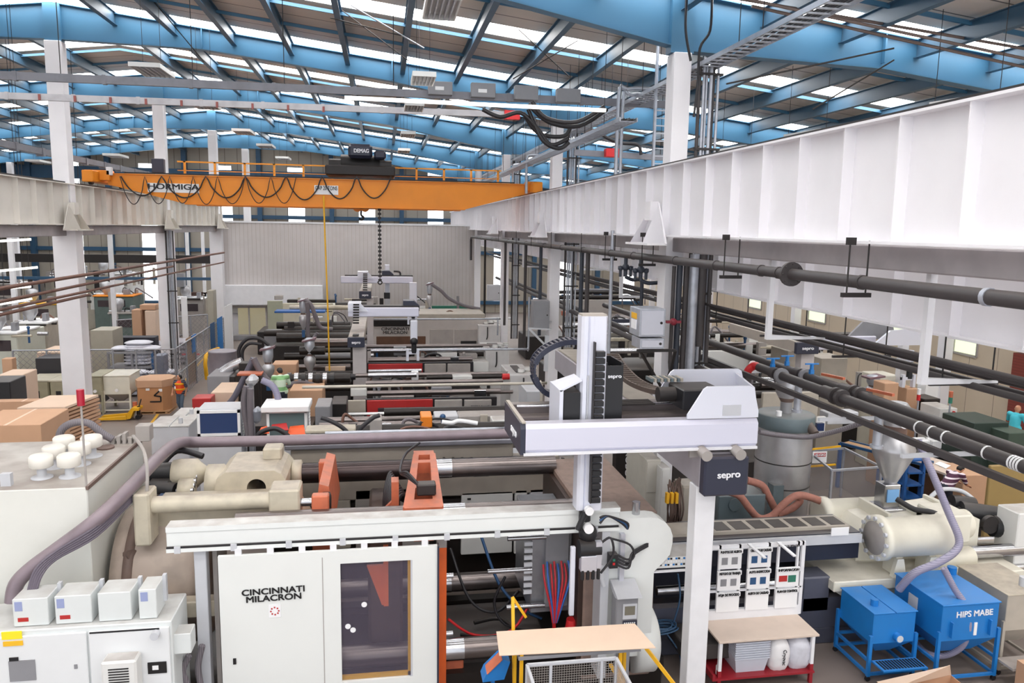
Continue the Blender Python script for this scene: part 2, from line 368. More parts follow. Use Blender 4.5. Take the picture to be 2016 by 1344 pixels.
# columns
def column(x, y, z1, w, d, mt, name='building_column'):
    m = MB(); t = .03
    m.box(x-w/2, x+w/2, y-d/2, y-d/2+t, 0, z1); m.box(x-w/2, x+w/2, y+d/2-t, y+d/2, 0, z1); m.box(x-.02, x+.02, y-d/2, y+d/2, 0, z1)
    m.box(x-w/2-.1, x+w/2+.1, y-d/2-.1, y+d/2+.1, 0, .05)
    return m.go(name, mt, kind='structure')
def boxcol(x, y, z0, z1, w, d, mt, name='building_column'):
    return MB().box(x-w/2, x+w/2, y-d/2, y+d/2, z0, z1, .01).go(name, mt, kind='structure')
for i, y in enumerate(FY):
    boxcol(XL, y, 0, roofz(XL)-1.44, .55, .5, GIRD); boxcol(XL, y, 0, 8.0, .8, .7, GIRD, 'column_stub') if i < 4 else None
    boxcol(XR, y, 0, roofz(XR)-1.48, .42, .5, GIRD)
    boxcol(XL-18.4, y, 0, roofz(XL-18.4)-.9, .4, .4, GIRD)
for y in FY: boxcol(WX1-.8, y, 0, roofz(WX1)-1.0, .45, .45, GIRD)
# crane runway girders
def girder(x, z0, z1, y0, y1, mt, fw=.42, sp=1.18, name='crane_runway_girder', rail=True, side=1):
    r = MB(); r.box(x-fw/2, x+fw/2, y0, y1, z0, z0+.035); r.box(x-fw/2, x+fw/2, y0, y1, z1-.035, z1); r.box(x-.012, x+.012, y0, y1, z0, z1)
    y = y0+.4
    while y < y1:
        for s in (-1, 1): r.box(x+s*.012, x+s*(fw/2-.02), y-.01, y+.01, z0+.035, z1-.035)
        y += sp
    o = r.go(name, mt, kind='structure')
    if rail: MB().box(x-.03, x+.03, y0, y1, z1, z1+.07).go('rail', DARK, o)
    return o
girder(XR-.35, 8.18, 9.8, 1.5, 75, GIRD)
girder(XL+.1, 8.18, 9.66, 1.5, 58, GIRDL, sp=1.3)
girder(XR+1.2, 6.87, 8.35, 1.5, 75, GIRD, sp=1.3)
CONC = mat('beam_soffit', C8(176, 170, 172), .7, grime=.3, scale=2)
MB().box(XR-.05, XR+.35, 1.5, 75, 7.82, 8.16, .02).go('tie_beam', CONC, kind='structure')
MB().box(XL-.3, XL+.1, 1.5, 57, 7.78, 8.16, .02).go('tie_beam', CONC, kind='structure')
# gusseted corbels under the runway girders
for x, s, yy in ((XR-.35, -1, (17.6, 30.6, 43.6)), (XL+.1, 1, (30.6, 43.6, 56.6))):
    for y in yy:
        m = MB(); xx = x+s*.22
        m.prism([(y-.85, 8.02), (y+.85, 8.02), (y+.25, 8.95), (y-.25, 8.95)], 0, xx, xx+s*.03)
        for sg in (-1, 1): m.add([(xx, y+sg*.8, 8.02), (xx, y+sg*.22, 8.95), (xx+s*.45, y+sg*.45, 8.02)], [(0, 1, 2), (2, 1, 0)])
        m.box(xx-.02*s, xx+s*.45, y-.8, y+.8, 7.98, 8.03); m.box(xx, xx+s*.2, y-.2, y+.2, 8.55, 8.98)
        m.go('girder_bracket', GIRD if s < 0 else GIRDL, kind='structure')
# white corrugated enclosure across the bay
ENC = mat('enclosure_sheet', C8(206, 200, 198), .28, .25, grime=.12, scale=1.2, lines=(0, .28, .12, C8(186, 178, 172)))
e = rect(430, 440, 928, 700, 58)
d0 = rect(457, 604, 525, 660, 58)
m = MB(); x0, x1, zt = XL+.25, XR+.3, 8.42
rb = [x0]; xx = x0
m.box(x0, d0[0], 58, 58.1, 0, zt); m.box(d0[0], d0[1], 58, 58.1, d0[3], zt); m.box(d0[1], x1, 58, 58.1, 0, zt); m.box(d0[0], d0[1], 58, 58.1, 0, d0[2])
k = x0+.1
while k < x1:
    if not (d0[0]-.1 < k < d0[1]+.1): m.box(k, k+.05, 57.96, 58, 0, zt)
    k += .28
m.go('wall_front_enclosure', ENC, kind='structure', at=(0, 0, 0))
MB().box(x0-.1, x1, 57.9, 58.2, zt, zt+.12).go('trim_40', WHITE, kind='structure')
a = rect(442, 561, 636, 600, 57.6); MB().box(a[0], a[1], 57.4, 57.95, a[2], a[3], .03).go('trim_41', WHITE, kind='structure')
MB().box(x0+.3, d0[1]+2, 61, 61.1, 0, 4.2).go('wall_office', mat('office_yellow_glow', C8(214, 200, 150), .6, emit=.25), kind='structure')  # faint glow put into the wall material, no lamp here
w = MB().box(d0[0], d0[1], 58.03, 58.06, d0[2], d0[3]).go('window_40', GLASS, kind='structure')
f = MB()
for z in (d0[2], d0[3]): f.box(d0[0]-.1, d0[1]+.1, 57.85, 57.98, z-.06, z+.06)
for x in (d0[0], (d0[0]+d0[1])/2, d0[1]): f.box(x-.05, x+.05, 57.85, 57.98, d0[2], d0[3])
f.go('window_frame', MGREY, w)
a = rect(452, 660, 530, 704, 57.7); MB().box(a[0], a[1], 57.7, 57.95, 0, a[3], .02).go('trim_42', GREY, kind='structure')
# ================================================================ overhead crane
CY = 34.2
cr = thing('overhead_crane', (-2.3, CY, 9.73), 'orange overhead travelling crane spanning between the white runway girders', 'crane')
def cgirder(y0, y1, nm):
    m = MB(); a, b = XL+.55, XR-.75; z1, z0 = 10.22, 9.1
    m.prism([(a, z1), (a, z1-.42), (a+2.9, z0), (b-2.6, z0), (b, z1-.42), (b, z1)], 1, y0, y1)
    m.box(a, b, y0-.07, y1+.07, z1, z1+.03); m.box(a+2.9, b-2.6, y0-.05, y1+.05, z0-.03, z0)
    return m.go(nm, ORANGE, cr)
cgirder(CY-.25, CY+.25, 'bridge_girder'); cgirder(CY+1.8, CY+2.3, 'bridge_girder')
for x in (XL+.1, XR-.35):
    m = MB(); m.box(x-.2, x+.22, CY-1.2, CY+3.2, 9.85, 10.3, .03); m.box(x-.35, x+.6 if x < 0 else x+.25, CY-.5, CY+.1, 9.95, 10.35, .02)
    t = m.go('end_truck', ORANGE, cr)
    for y in (CY-.8, CY+2.8): MB().cyl((x-.06, y, 9.92), (x+.06, y, 9.92), .17).go('wheel', DARK, t)
m = MB(); zr = 11.0
for k in range(12):
    x = XL+2.9+k*(13.9/11); m.box(x-.045, x+.045, CY+2.3, CY+2.38, 10.22, zr)
m.box(XL+2.6, XR-1.4, CY+2.3, CY+2.37, zr-.06, zr); m.box(XL+2.6, XR-1.4, CY+2.3, CY+2.34, 10.58, 10.61)
m.go('handrail', mat('rail_amber', C8(238, 168, 48), .45), cr)
MB().box(XL+1.2, XR-1.2, CY-.3, CY-.24, 10.26, 10.31).go('festoon_track', DARK, cr)
a = rect(298, 312, 322, 340, CY+.5); MB().box(a[0], a[1], CY+.5, CY+.8, a[2], a[3], .02).go('control_box', NAVY, cr)
a = rect(210, 329, 221, 345, CY-.4); MB().box(a[0], a[1], CY-.5, CY-.3, a[2], a[3], .02).go('junction_box', WHITE, cr)
# trolley
m = MB(); a = rect(640, 320, 778, 346, CY)
m.box(a[0], a[1], CY-.1, CY+2.2, a[2], a[3]-.12, .05)
for k in range(2):
    xx = a[0]+.15 if k == 0 else a[1]-.65; m.cyl((xx, CY+.3, a[3]-.1), (xx+.5, CY+.3, a[3]-.1), .25)
m.cyl((a[0]+.6, CY+1.2, a[3]), (a[1]-.5, CY+1.2, a[3]), .42, n=20)
tr = m.go('hoist_trolley', DARK, cr)
b1 = rect(685, 283, 733, 311, CY+.2); MB().box(b1[0], b1[1], CY+.2, CY+.9, b1[2], b1[3], .12).go('motor_cover', NAVY, tr)
b2 = rect(736, 296, 760, 313, CY+.2); MB().box(b2[0], b2[1], CY+.2, CY+.9, b2[2], b2[3], .08).go('motor_cover', NAVY, tr)
text('DEMAG', ((b1[0]+b1[1])/2+.05, CY+.19, (b1[2]+b1[3])/2), .16, .62, INKW, cr, bold=.04)
# sign plates
s1 = rect(291, 361, 392, 379, CY-.26); MB().box(s1[0], s1[1], CY-.28, CY-.26, s1[2], s1[3]).go('sign_plate', PAPER, cr)
text('HORMIGA', ((s1[0]+s1[1])/2, CY-.29, (s1[2]+s1[3])/2+.04), .22, 1.95, INK, cr, bold=.03)
s1 = rect(619, 365, 666, 383, CY-.26); MB().box(s1[0], s1[1], CY-.28, CY-.26, s1[2], s1[3]).go('sign_plate', PAPER, cr)
text('CAP 20 TONS', ((s1[0]+s1[1])/2, CY-.29, (s1[2]+s1[3])/2+.07), .17, .9, INK, cr, bold=.01)
# festoon cables: a thick and a thin run of loops
def loops(xs, ylow, y, r, nm):
    pts = []
    for i in range(len(xs)-1):
        a, b = P(xs[i], 347, Y=y), P(xs[i+1], 347, Y=y); lo = P((xs[i]+xs[i+1])/2, ylow[i], Y=y).z
        for k in range(8):
            t = k/8; pts.append((a.x+(b.x-a.x)*t, y, a.z-(a.z-lo)*(math.sin(math.pi*t)**.8)))
    pts.append(tuple(P(xs[-1], 347, Y=y))); MB().tube(pts, r, 6, 2).go(nm, HOSEB, cr)
loops([238, 318, 405, 483, 563, 634, 702, 770], [385, 389, 389, 388, 393, 391, 390], CY-.35, .03, 'festoon_cable')
loops([236, 285, 334, 380, 428, 483, 533, 583], [402, 401, 400, 402, 401, 400, 400], CY-.42, .018, 'festoon_cable')
# hook block
hb = P(711, 408, Y=CY+.8); m = MB(); m.box(hb.x-.28, hb.x+.28, CY+.7, CY+.9, hb.z-.15, hb.z+.3, .08); m.cyl((hb.x-.16, CY+.6, hb.z), (hb.x-.16, CY+1, hb.z), .2); m.cyl((hb.x+.16, CY+.6, hb.z), (hb.x+.16, CY+1, hb.z), .2)
hk = m.go('hook_block', ORANGE, cr)
m = MB(); z = hb.z; m.tube([(hb.x, CY+.8, z-.15), (hb.x, CY+.8, z-.34), (hb.x+.1, CY+.8, z-.43), (hb.x+.02, CY+.8, z-.55), (hb.x-.1, CY+.8, z-.48)], .045, 8); m.go('hook', DARK, hk)
m = MB()
for dx in (-.18, .18): m.cyl((hb.x+dx, CY+.8, hb.z), (hb.x+dx, CY+.8, 10.1), .02, n=6)
m.go('rope', DARK, hk)
# hanging chain with hooks
cx = P(747, 409, Y=CY+.4); zt, zb = cx.z+.6, P(750, 552, Y=CY+.4).z
m = MB(); k = 0; z = zt
while z > zb:
    if k % 2: m.box(cx.x-.075, cx.x+.075, CY+.38, CY+.42, z-.1, z)
    else: m.box(cx.x-.02, cx.x+.02, CY+.33, CY+.47, z-.1, z)
    z -= .09; k += 1
m.tube([(cx.x, CY+.4, zb), (cx.x+.09, CY+.4, zb-.08), (cx.x, CY+.4, zb-.17), (cx.x-.09, CY+.4, zb-.08), (cx.x, CY+.4, zb)], .03, 6)
m.sph((cx.x, CY+.4, zt-.1), .14); m.sph((cx.x, CY+.4, zt-.5), .1)
m.go('lifting_chain', DARK, label='dark lifting chain hanging from the orange crane bridge', cat='chain')
pts = [P(637, 385, Y=CY-.5), P(640, 470, Y=CY-.5), P(645, 600, Y=CY-.5), P(649, 740, Y=CY-.5)]
m = MB().tube(pts, .035, 6).go('pendant_cable', YELLOW, label='yellow pendant control cable hanging from the crane', cat='cable')
# ================================================================ bus ducts and lighting under the roof
def along(pa, pb, Y, hz, hy, nm, mt, lab, cat, marks=None):
    a, b = P(*pa, Y=Y), P(*pb, Y=Y); m = MB()
    n = 26; d = (b-a)
    for k in range(n):
        p, q = a+d*(k/n), a+d*((k+1)/n); m.bar(p, q, hy, hz)
        m.bar(q-d.normalized()*.05, q+d.normalized()*.05, hy*1.15, hz*1.18) if k % 3 == 0 else None
    return m.go(nm, mt, label=lab, cat=cat)
DUCT = mat('bus_duct_grey', C8(128, 128, 136), .5, .2, grime=.35, dust=.3)
bd1 = along((-30, 147), (1330, 207), 23.2, .21, .12, 'bus_duct', DUCT, 'long grey electrical bus duct with four switch boxes hung under the roof', 'bus duct')
bd2 = along((-30, 187), (1010, 226), 27, .2, .12, 'bus_duct', mat('bus_duct_light', C8(170, 168, 172), .5, .2, grime=.35), 'long pale bus duct with small red marks behind the other one', 'bus duct')
for k in range(9):
    p = P(77+k*70, 191+k*3.0, Y=26.9); MB().box(p.x-.035, p.x+.035, 26.9, 26.93, p.z-.09, p.z+.09).go('red_mark', mat('mark_maroon', C8(130, 70, 66), .6), bd2)
for i, (x0, y0, x1, y1) in enumerate(((843, 160, 891, 186), (928, 163, 976, 191), (1014, 168, 1060, 196), (1097, 174, 1143, 201))):
    a = rect(x0, y0, x1, y1, 22.9); t = MB().box(a[0], a[1], 22.9, 23.15, a[2], a[3], .01).go('switch_box', GREY, bd1)
    MB().box(a[0]+.2, a[0]+.45, 22.88, 22.9, a[2]+.12, a[2]+.22).go('tag', PAPER, t) if i < 2 else None
for x, y in ((120, 152), (380, 160), (560, 167), (775, 176)):
    p = P(x, y, Y=23.2); m = MB().cyl(p, (p.x, 23.2, roofz(p.x)-.3), .012, n=5).go('hanger_rod', DARK, bd1)
a = rect(993, 217, 1024, 235, 26.9); MB().box(a[0], a[1], 26.9, 27.1, a[2], a[3], .01).go('red_switch_box', REDS, bd2)
# duct running along the hall on the left and right
def yduct(x0, y0, x1, y1, Z, w, h, nm, mt, lab, cat):
    a, b = P(x0, y0, Z=Z), P(x1, y1, Z=Z); m = MB(); n = 18; d = b-a
    for k in range(n): m.bar(a+d*(k/n), a+d*((k+.93)/n), w, h); m.bar(a+d*((k+.93)/n), a+d*((k+1)/n), w*1.2, h*1.2)
    return m.go(nm, mt, label=lab, cat=cat)
m = MB(); m.bar((-12.6, 15, 10.8), (-11.95, 60, 10.85), .2, .22)
for k in range(22): m.bar((-12.6+k*.0295, 15+k*2.05, 10.8), (-12.6+k*.0295, 15.2+k*2.05, 10.8), .26, .3)
m.go('bus_duct', DUCT, label='grey bus duct running away to the crane past the left columns', cat='bus duct')
MB().box(-13.0, -12.1, 20.6, 21, 11.05, 11.45, .02).go('junction_box', GREY, label='grey junction box at the near end of the left bus duct', cat='junction box')
a, b = P(679, 193, Y=21), P(1192, 218, Y=21)
m = MB().bar(a, b, .1, .07); m.bar(a+Vector((0, 0, .04)), b+Vector((0, 0, .04)), .14, .02)
m.go('strip_light', mat('tube_glow', C8(255, 252, 245), .5, emit=1.6), label='long white fluorescent strip light below the bus duct', cat='light')
def louver(x, y, Z, w, l, g='louvred light fittings hanging in a row along the hall'):
    p = P(x, y, Z=Z); t = thing('light_fixture', tuple(p), 'white louvred light fitting hanging on wires under the roof', 'light', g)
    f = MB()
    for s in (-1, 1): f.box(p.x+s*w/2-.015, p.x+s*w/2+.015, p.y-l/2, p.y+l/2, p.z-.05, p.z+.07); f.box(p.x-w/2, p.x+w/2, p.y+s*l/2-.015, p.y+s*l/2+.015, p.z-.05, p.z+.07)
    f.box(p.x-w/2, p.x+w/2, p.y-l/2, p.y+l/2, p.z+.05, p.z+.07)
    f.go('housing', MWHITE, t)
    v = MB()
    for k in range(1, 6): v.box(p.x-w/2+w*k/6-.012, p.x-w/2+w*k/6+.012, p.y-l/2, p.y+l/2, p.z-.05, p.z+.03)
    v.go('louvre', LGREY, t)
    MB().cyl((p.x-w*.3, p.y, p.z+.07), (p.x-w*.3, p.y, roofz(p.x)-.03), .008, n=4).cyl((p.x+w*.3, p.y, p.z+.07), (p.x+w*.3, p.y, roofz(p.x)-.03), .008, n=4).go('hanger_wire', DARK, t)
    return t
lab = ('white louvred light fitting nearest the camera, at the top edge of the roof view', 'white louvred light fitting beside the first switch box on the bus duct', 'white louvred light fitting hanging just behind the pale bus duct, right of centre', None, None)
for (x, y), lb in zip(((869, 14), (833, 156), (815, 211), (803, 265), (795, 297)), lab):
    t = louver(x, y, 12.0, .55, 1.3)
    t['label'] = lb or 'small distant louvred light fitting above the dark hoist of the crane'
for i, (x, y) in enumerate(((300, 139), (404, 207), (480, 260), (524, 288), (558, 312), (228, 307), (75, 318))):
    t = louver(x, y, 12.6 if i < 5 else 11.8, .8, 1.6, 'louvred light fittings along the left half of the bay')
    t['label'] = ['large louvred light fitting above the left end of the bus ducts', 'louvred light fitting crossing the pale bus duct right of the second column', 'louvred light fitting in front of the third blue rafter', 'louvred light fitting hanging near the dark gable beam', 'small distant light fitting above the crane handrail', 'light fitting above the left end of the orange crane', 'light fitting hanging left of the nearest left column'][i]
for i, (x0, y0, x1, y1) in enumerate(((1840, 206, 1968, 186), (1552, 268, 1626, 256), (1422, 296, 1478, 288), (1640, 60, 1700, 45))):
    if i == 3: continue
    a = P(x0, y0, Z=11.2); b = P(x1, y1, Z=11.2); t = thing('light_fixture', tuple(a), ['long white light fitting hanging over the near end of the right girder', 'white light fitting hanging behind the right girder, the middle of three', 'farthest of the three white light fittings right of the tall column'][i], 'light', 'long light fittings in the right bay')
    MB().bar(a, b, .35, .08).go('housing', MWHITE, t); MB().bar(a-Vector((0, 0, .06)), b-Vector((0, 0, .06)), .2, .03).go('louvre', LGREY, t)
    for q in (a, b): MB().cyl(q, (q.x, q.y, roofz(q.x)-.03), .008, n=4).go('hanger_wire', DARK, t)
# far crane-like beams under the left roof
MB().tube([P(690, 10, Y=24), P(835, 95, Y=24)], .02, 6, 1).go('brace_rod', GALV, label='thin diagonal bracing rod under the roof, left of the top light fitting', cat='brace')
for i, (a, b, y) in enumerate((((650, 35), (790, 70), 24), ((640, -5), (805, 120), 25), ((1010, 155), (1200, 43), 24), ((980, 20), (1120, 150), 24), ((1430, 165), (1760, 95), 15), ((1600, 215), (1760, 118), 16), ((300, 0), (402, 122), 28))):
    MB().cyl(P(*a, Y=y), P(*b, Y=y), .018, n=5).go('brace_rod', DARK, kind='structure')
# ladder cable tray along the right columns
def ladder_tray(x, z, y0, y1, w, lab):
    t = thing('cable_tray', (x, y0, z), lab, 'cable tray'); m = MB()
    for s in (-1, 1): m.box(x+s*w/2-.015, x+s*w/2+.015, y0, y1, z-.05, z+.05)
    y = y0+.2
    while y < y1: m.box(x-w/2, x+w/2, y-.02, y+.02, z-.04, z-.01); y += .3
    m.go('ladder', GALV, t); c = MB(); rnd = random.Random(int(x*10))
    for k in range(7):
        xx = x-w/2+.06+k*(w-.12)/6; c.tube([(xx+rnd.uniform(-.02, .02), y0+j*(y1-y0)/12, z+rnd.uniform(0, .03)) for j in range(13)], .018, 6, 2)
    c.go('cable_bundle', HOSEB, t)
    yy = y0+1.5
    while yy < y1:
        for s in (-1, 1): MB().cyl((x+s*w/2, yy, z), (x+s*w/2, yy, roofz(x)-.05), .01, n=4).go('hanger_rod', DARK, t)
        yy += 3
    return t
ladder_tray(7.45, 12.1, 8, 62, .5, 'galvanised ladder cable tray climbing past the tall right column to the roof')
ladder_tray(6.2, 11.1, 19.5, 60, .45, 'lower ladder cable tray left of the tall right columns')
# conduits on the right columns
def conduits(x, y, z0, z1, n, lab, r=.035):
    t = thing('conduit_bundle', (x, y, z0), lab, 'conduit'); 
    for k in range(n):
        xx = x+k*r*2.5; yy = y-.05*(k % 2); MB().cyl((xx, yy, z0), (xx, yy, z1), r*(1+.3*(k % 3 == 0)), n=8).go('conduit', GALV if k % 4 else PIPE, t)
    z = z0+.8
    while z < z1: MB().box(x-.04, x+n*r*2.5+.02, y-.1, y+.06, z, z+.05).go('clamp', DARK, t); z += 1.7
conduits(7.3, 17.7, 4.3, 12.3, 6, 'bundle of galvanised conduits on the nearest right building column')
conduits(7.3, 30.7, 3.5, 12.2, 6, 'bundle of galvanised conduits on the second right building column')
conduits(7.3, 43.7, 2, 12.2, 5, 'bundle of galvanised conduits on the third right building column')
conduits(-11.28, 43.5, .5, 7.9, 5, 'bundle of grey conduits on the second left column, below the girder')
t = P(1213, 345, Y=22); m = MB().tube([(t.x, 22, 8.2), (t.x, 22, 12.0), (t.x+.25, 22.05, 12.3), (t.x+1.2, 22.1, 12.35)], .06, 8, 4); m.tube([(t.x+.13, 22, 8.2), (t.x+.13, 22, 11.9), (t.x+.38, 22.05, 12.15), (t.x+1.3, 22.1, 12.2)], .05, 8, 4)
m.go('conduit_riser', GALV, label='pair of grey conduit risers standing behind the right girder left of the tall column', cat='conduit')
for i, (px, y) in enumerate(((1037, 33), (1010, 38))):
    t = P(px, 340, Y=y); MB().tube([(t.x, y, 9.8), (t.x, y, 11.2), (t.x+.2, y, 11.4), (t.x+1, y, 11.4)], .06, 8, 4).go('conduit_riser', GALV, label=['grey conduit riser with a bend beyond the right end of the crane', 'thin grey conduit riser behind the right end of the crane'][i], cat='conduit')
# sagging black cables feeding from the bus duct to the tray
for i, (pts, y) in enumerate((([(1040, 205), (1080, 240), (1140, 248), (1195, 215)], 21.8), ([(950, 215), (985, 230), (1025, 222), (1060, 255), (1085, 285), (1120, 272)], 22), ([(1048, 200), (1075, 232), (1135, 240), (1190, 210)], 21.5), ([(1030, 222), (1060, 262), (1110, 268), (1125, 245)], 22.3), ([(1175, 260), (1215, 280), (1255, 285), (1262, 305)], 27), ([(1040, 215), (1068, 275), (1100, 292), (1120, 280)], 22))):
    m = MB().tube([P(a, b, Y=y) for a, b in pts], .06, 8).go('power_cable', HOSEB, label='thick black power cable sagging between bus duct and cable tray', cat='cable', group='sagging cables below the bus duct')
a = rect(1193, 292, 1223, 309, 27); rb = MB().box(a[0], a[1], 27, 27.3, a[2], a[3], .02).go('switch_box', REDS, label='red switch box high up between the two tall right columns', cat='switch box')
MB().bar(P(1130, 300, Y=27.3), P(1330, 312, Y=27.3), .15, .2).go('bus_duct', DUCT, label='short grey bus duct behind the red switch box', cat='bus duct')
for px_ in (1150, 1300): q_ = P(px_, 306, Y=27.3); MB().cyl(q_, (q_.x, 27.3, roofz(q_.x)-.05), .012, n=5).go('hanger_rod', DARK, bpy.data.objects['bus_duct.003'])
m = MB()
for s in (0, .38):
    a = P(1290, 195, Y=20.5); m.box(a.x+s, a.x+s+.06, 20.5, 20.6, 10.0, roofz(a.x+.5)-.12)
for k in range(8): m.box(a.x, a.x+.4, 20.52, 20.56, 10.1+k*.2, 10.13+k*.2)
m.go('cable_ladder', GALV, label='short vertical cable ladder hanging left of the tall right column', cat='cable tray')
# brown sprinkler pipes beneath the right rafter
for i, (a, b) in enumerate((((1440, -8), (2030, 118)), ((1480, 12), (2030, 135)), ((1400, -12), (2030, 98)))):
    MB().cyl(P(*a, Y=15.8+.3*i), P(*b, Y=15.8+.3*i), .035, n=8).go('roof_pipe', mat('pipe_taupe', C8(120, 104, 98), .5, grime=.3), label='thin brown pipe slung beneath the blue rafter at top right', cat='pipe', group='brown pipes at the top right')
for i, (x, y, X2) in enumerate(((1375, 0, 7.0),)):
    m = MB().tube([P(1402, -5, Y=17.4), P(1398, 60, Y=17.4), P(1378, 95, Y=17.4), P(1374, 160, Y=17.4), P(1366, 230, Y=17.4)], .03, 6).tube([P(1352, -5, Y=17.4), P(1350, 60, Y=17.4), P(1360, 120, Y=17.4)], .03, 6)
    m.go('cable', HOSEB, label='loose black cables trailing over the top of the nearest right column', cat='cable')
# ================================================================ pipework on the right
pa = thing('water_main', (6.3, 30, 7.67), 'long fat dark grey pipe slung beneath the white right girder', 'pipe')
m = MB().cyl((6.3, 3.5, 7.67), (6.3, 55, 7.67), .088, n=14); m.tube([(6.3, 55, 7.67), (6.3, 55.8, 7.6), (6.3, 56, 7.3), (6.3, 56, 6.0)], .088, 10)
m.go('pipe', PIPE, pa)
fl = MB()
for px in (1558,):
    q = P(px, 536, X=6.3); fl.cyl((6.3, q.y-.03, 7.67), (6.3, q.y+.03, 7.67), .19, n=20)
    for k in range(8): fl.cyl((6.3+.155*math.cos(k*.785), q.y-.05, 7.67+.155*math.sin(k*.785)), (6.3+.155*math.cos(k*.785), q.y+.05, 7.67+.155*math.sin(k*.785)), .015, n=6)
fl.go('flange', PIPE, pa)
for y in (7.2, 9.4, 11.6, 12.2, 14, 16.1, 19, 21, 24, 27, 30, 34, 39, 45, 50): MB().cyl((6.3, y-.03, 7.67), (6.3, y+.03, 7.67), .1, n=14).go('coupling', PIPE if y > 7.3 else GALV, pa)
for px in (1440, 1690, 1274, 1200):
    q = P(px, 500, X=6.3); r = MB().cyl((6.17, q.y, 7.48), (6.17, q.y, 8.22), .012, n=6).cyl((6.45, q.y, 7.48), (6.45, q.y, 8.22), .012, n=6)
    r.box(6.1, 6.52, q.y-.03, q.y+.03, 7.46, 7.52); r.box(6.12, 6.24, q.y-.03, q.y+.03, 8.16, 8.26); r.go('hanger', DARK, pa)
for px in (1150, 1090, 1050, 1020, 985):
    q = P(px, 490, X=6.3); MB().cyl((6.2, q.y, 7.6), (6.2, q.y, 8.2), .012, n=5).go('hanger', DARK, pa)
# thin pipe bundle on L hangers
bun = thing('pipe_bundle', (8.0, 20, 6.5), 'bundle of thin dark pipes carried on white L hangers below the right girders', 'pipe')
for k, (x, z, r) in enumerate(((7.6, 6.6, .035), (7.8, 6.52, .045), (8.02, 6.46, .035), (8.25, 6.42, .05), (7.95, 6.28, .05), (8.3, 6.26, .04), (8.6, 6.3, .05))):
    MB().cyl((x, 4, z), (x, 58, z), r, n=8).go('pipe', PIPE, bun)
for x, y in ((8.1, 12), (8.1, 9.6), (8.1, 14.6), (8.1, 17.2), (8.1, 20)):
    MB().cyl((x-.3, y, 6.2), (x-.3, y, 6.9), .012, n=5).cyl((x+.5, y, 6.2), (x+.5, y, 6.9), .012, n=5).box(x-.5, x+.6, y-.02, y+.02, 6.2, 6.24).go('hanger', DARK, bun)
for i, (px, pt, pb, x) in enumerate(((1815, 575, 756, 7.2), (1512, 545, 668, 7.1), (1143, 460, 532, 7.1), (1030, 480, 526, 7.1), (1222, 540, 586, 7.2))):
    a = P(px, pb, X=x); 
    m = MB().box(a.x-.05, a.x+.05, a.y-.045, a.y+.045, a.z, 8.2); m.add([(a.x, a.y-.05, a.z), (a.x, a.y+.05, a.z), (a.x+1.15, a.y+.02, a.z), (a.x+1.15, a.y-.02, a.z), (a.x, a.y-.05, a.z+.09), (a.x, a.y+.05, a.z+.09), (a.x+1.15, a.y+.02, a.z+.03), (a.x+1.15, a.y-.02, a.z+.03)], [(0, 1, 2, 3), (7, 6, 5, 4), (0, 3, 7, 4), (1, 0, 4, 5), (2, 1, 5, 6), (3, 2, 6, 7)])
    m.go('pipe_bracket', WHITE, label=['white L bracket hanging from the right girder, the nearest one', 'white L bracket hanging right of the first building column', 'white L bracket left of the second pipe riser, near the middle columns', 'small distant white L bracket among the pipes near the enclosure', 'white L bracket between the risers behind the upright robot arm'][i], cat='bracket', group='white L brackets for the pipes')
# two fat chilled-water pipes
for i, (x, y0, y1) in enumerate(((8.3, 3, 15.9), (8.8, 3, 30))):
    t = thing('cooling_pipe', (x, 9, 5.32), ['fat dark cooling pipe with white bands descending past the dryer, the nearer one', 'fat dark cooling pipe running behind its banded twin above the workbench'][i], 'pipe')
    MB().cyl((x, y0, 5.32), (x, y1, 5.32), .095, n=14).go('pipe', PIPE, t)
    for y in ((14.9, 12.9, 12.7) if i == 0 else (14.8, 13.1, 12.9)): MB().cyl((x, y-.04, 5.32), (x, y+.04, 5.32), .16, n=18).go('flange', GREY if y > 14 else PIPE, t); MB().cyl((x, y+.2, 5.32), (x, y+.4, 5.32), .125, n=14).go('coupling', PIPE, t)
    for y in ((10.6, 10.3, 10.0, 9.2, 8.75, 8.7, 8.65, 8.6, 16.2) if i == 0 else ()): MB().cyl((x, y-.015, 5.32), (x, y+.015, 5.32), .1, n=14).go('band', PAPER, t)
    for y in ((15.3,) if i == 0 else (14.6, 15.6)): MB().cyl((x, y, 5.4), (x, y, 5.62), .04, n=8).bar((x-.15, y, 5.62), (x+.15, y, 5.62), .03).box(x-.04, x+.04, y-.04, y+.04, 5.4, 5.5).go('valve', BIN, t)
    if i: 
        for y in (14.1, 12.6): MB().bar((x, y+.1, 5.48), (x+.1, y-.5, 5.5), .06, .05).go('valve_lever', MORANGE, t)
    for px, yy, zt in (((1590, 14.2, 0), (1735, 11.6, 0)) if i == 0 else ()):
        MB().cyl((x, yy, 5.25), (x, yy, 4.75), .075, n=12).cyl((x, yy, 4.75), (x, yy, 4.7), .11, n=12).go('branch', GALV, t)
MB().box(8.0, 8.08, 4, 24, 5.1, 5.2).go('pipe', PIPE, label='thin grey channel running beside the fat cooling pipes', cat='pipe')
MB().tube([(8.3, 15.9, 5.32), (8.3, 16.1, 5.32), (8.2, 16.2, 5.2), (8.15, 16.3, 4.9)], .09, 10).go('pipe_elbow', REDS, label='red pipe elbow at the far end of the nearer cooling pipe', cat='pipe')
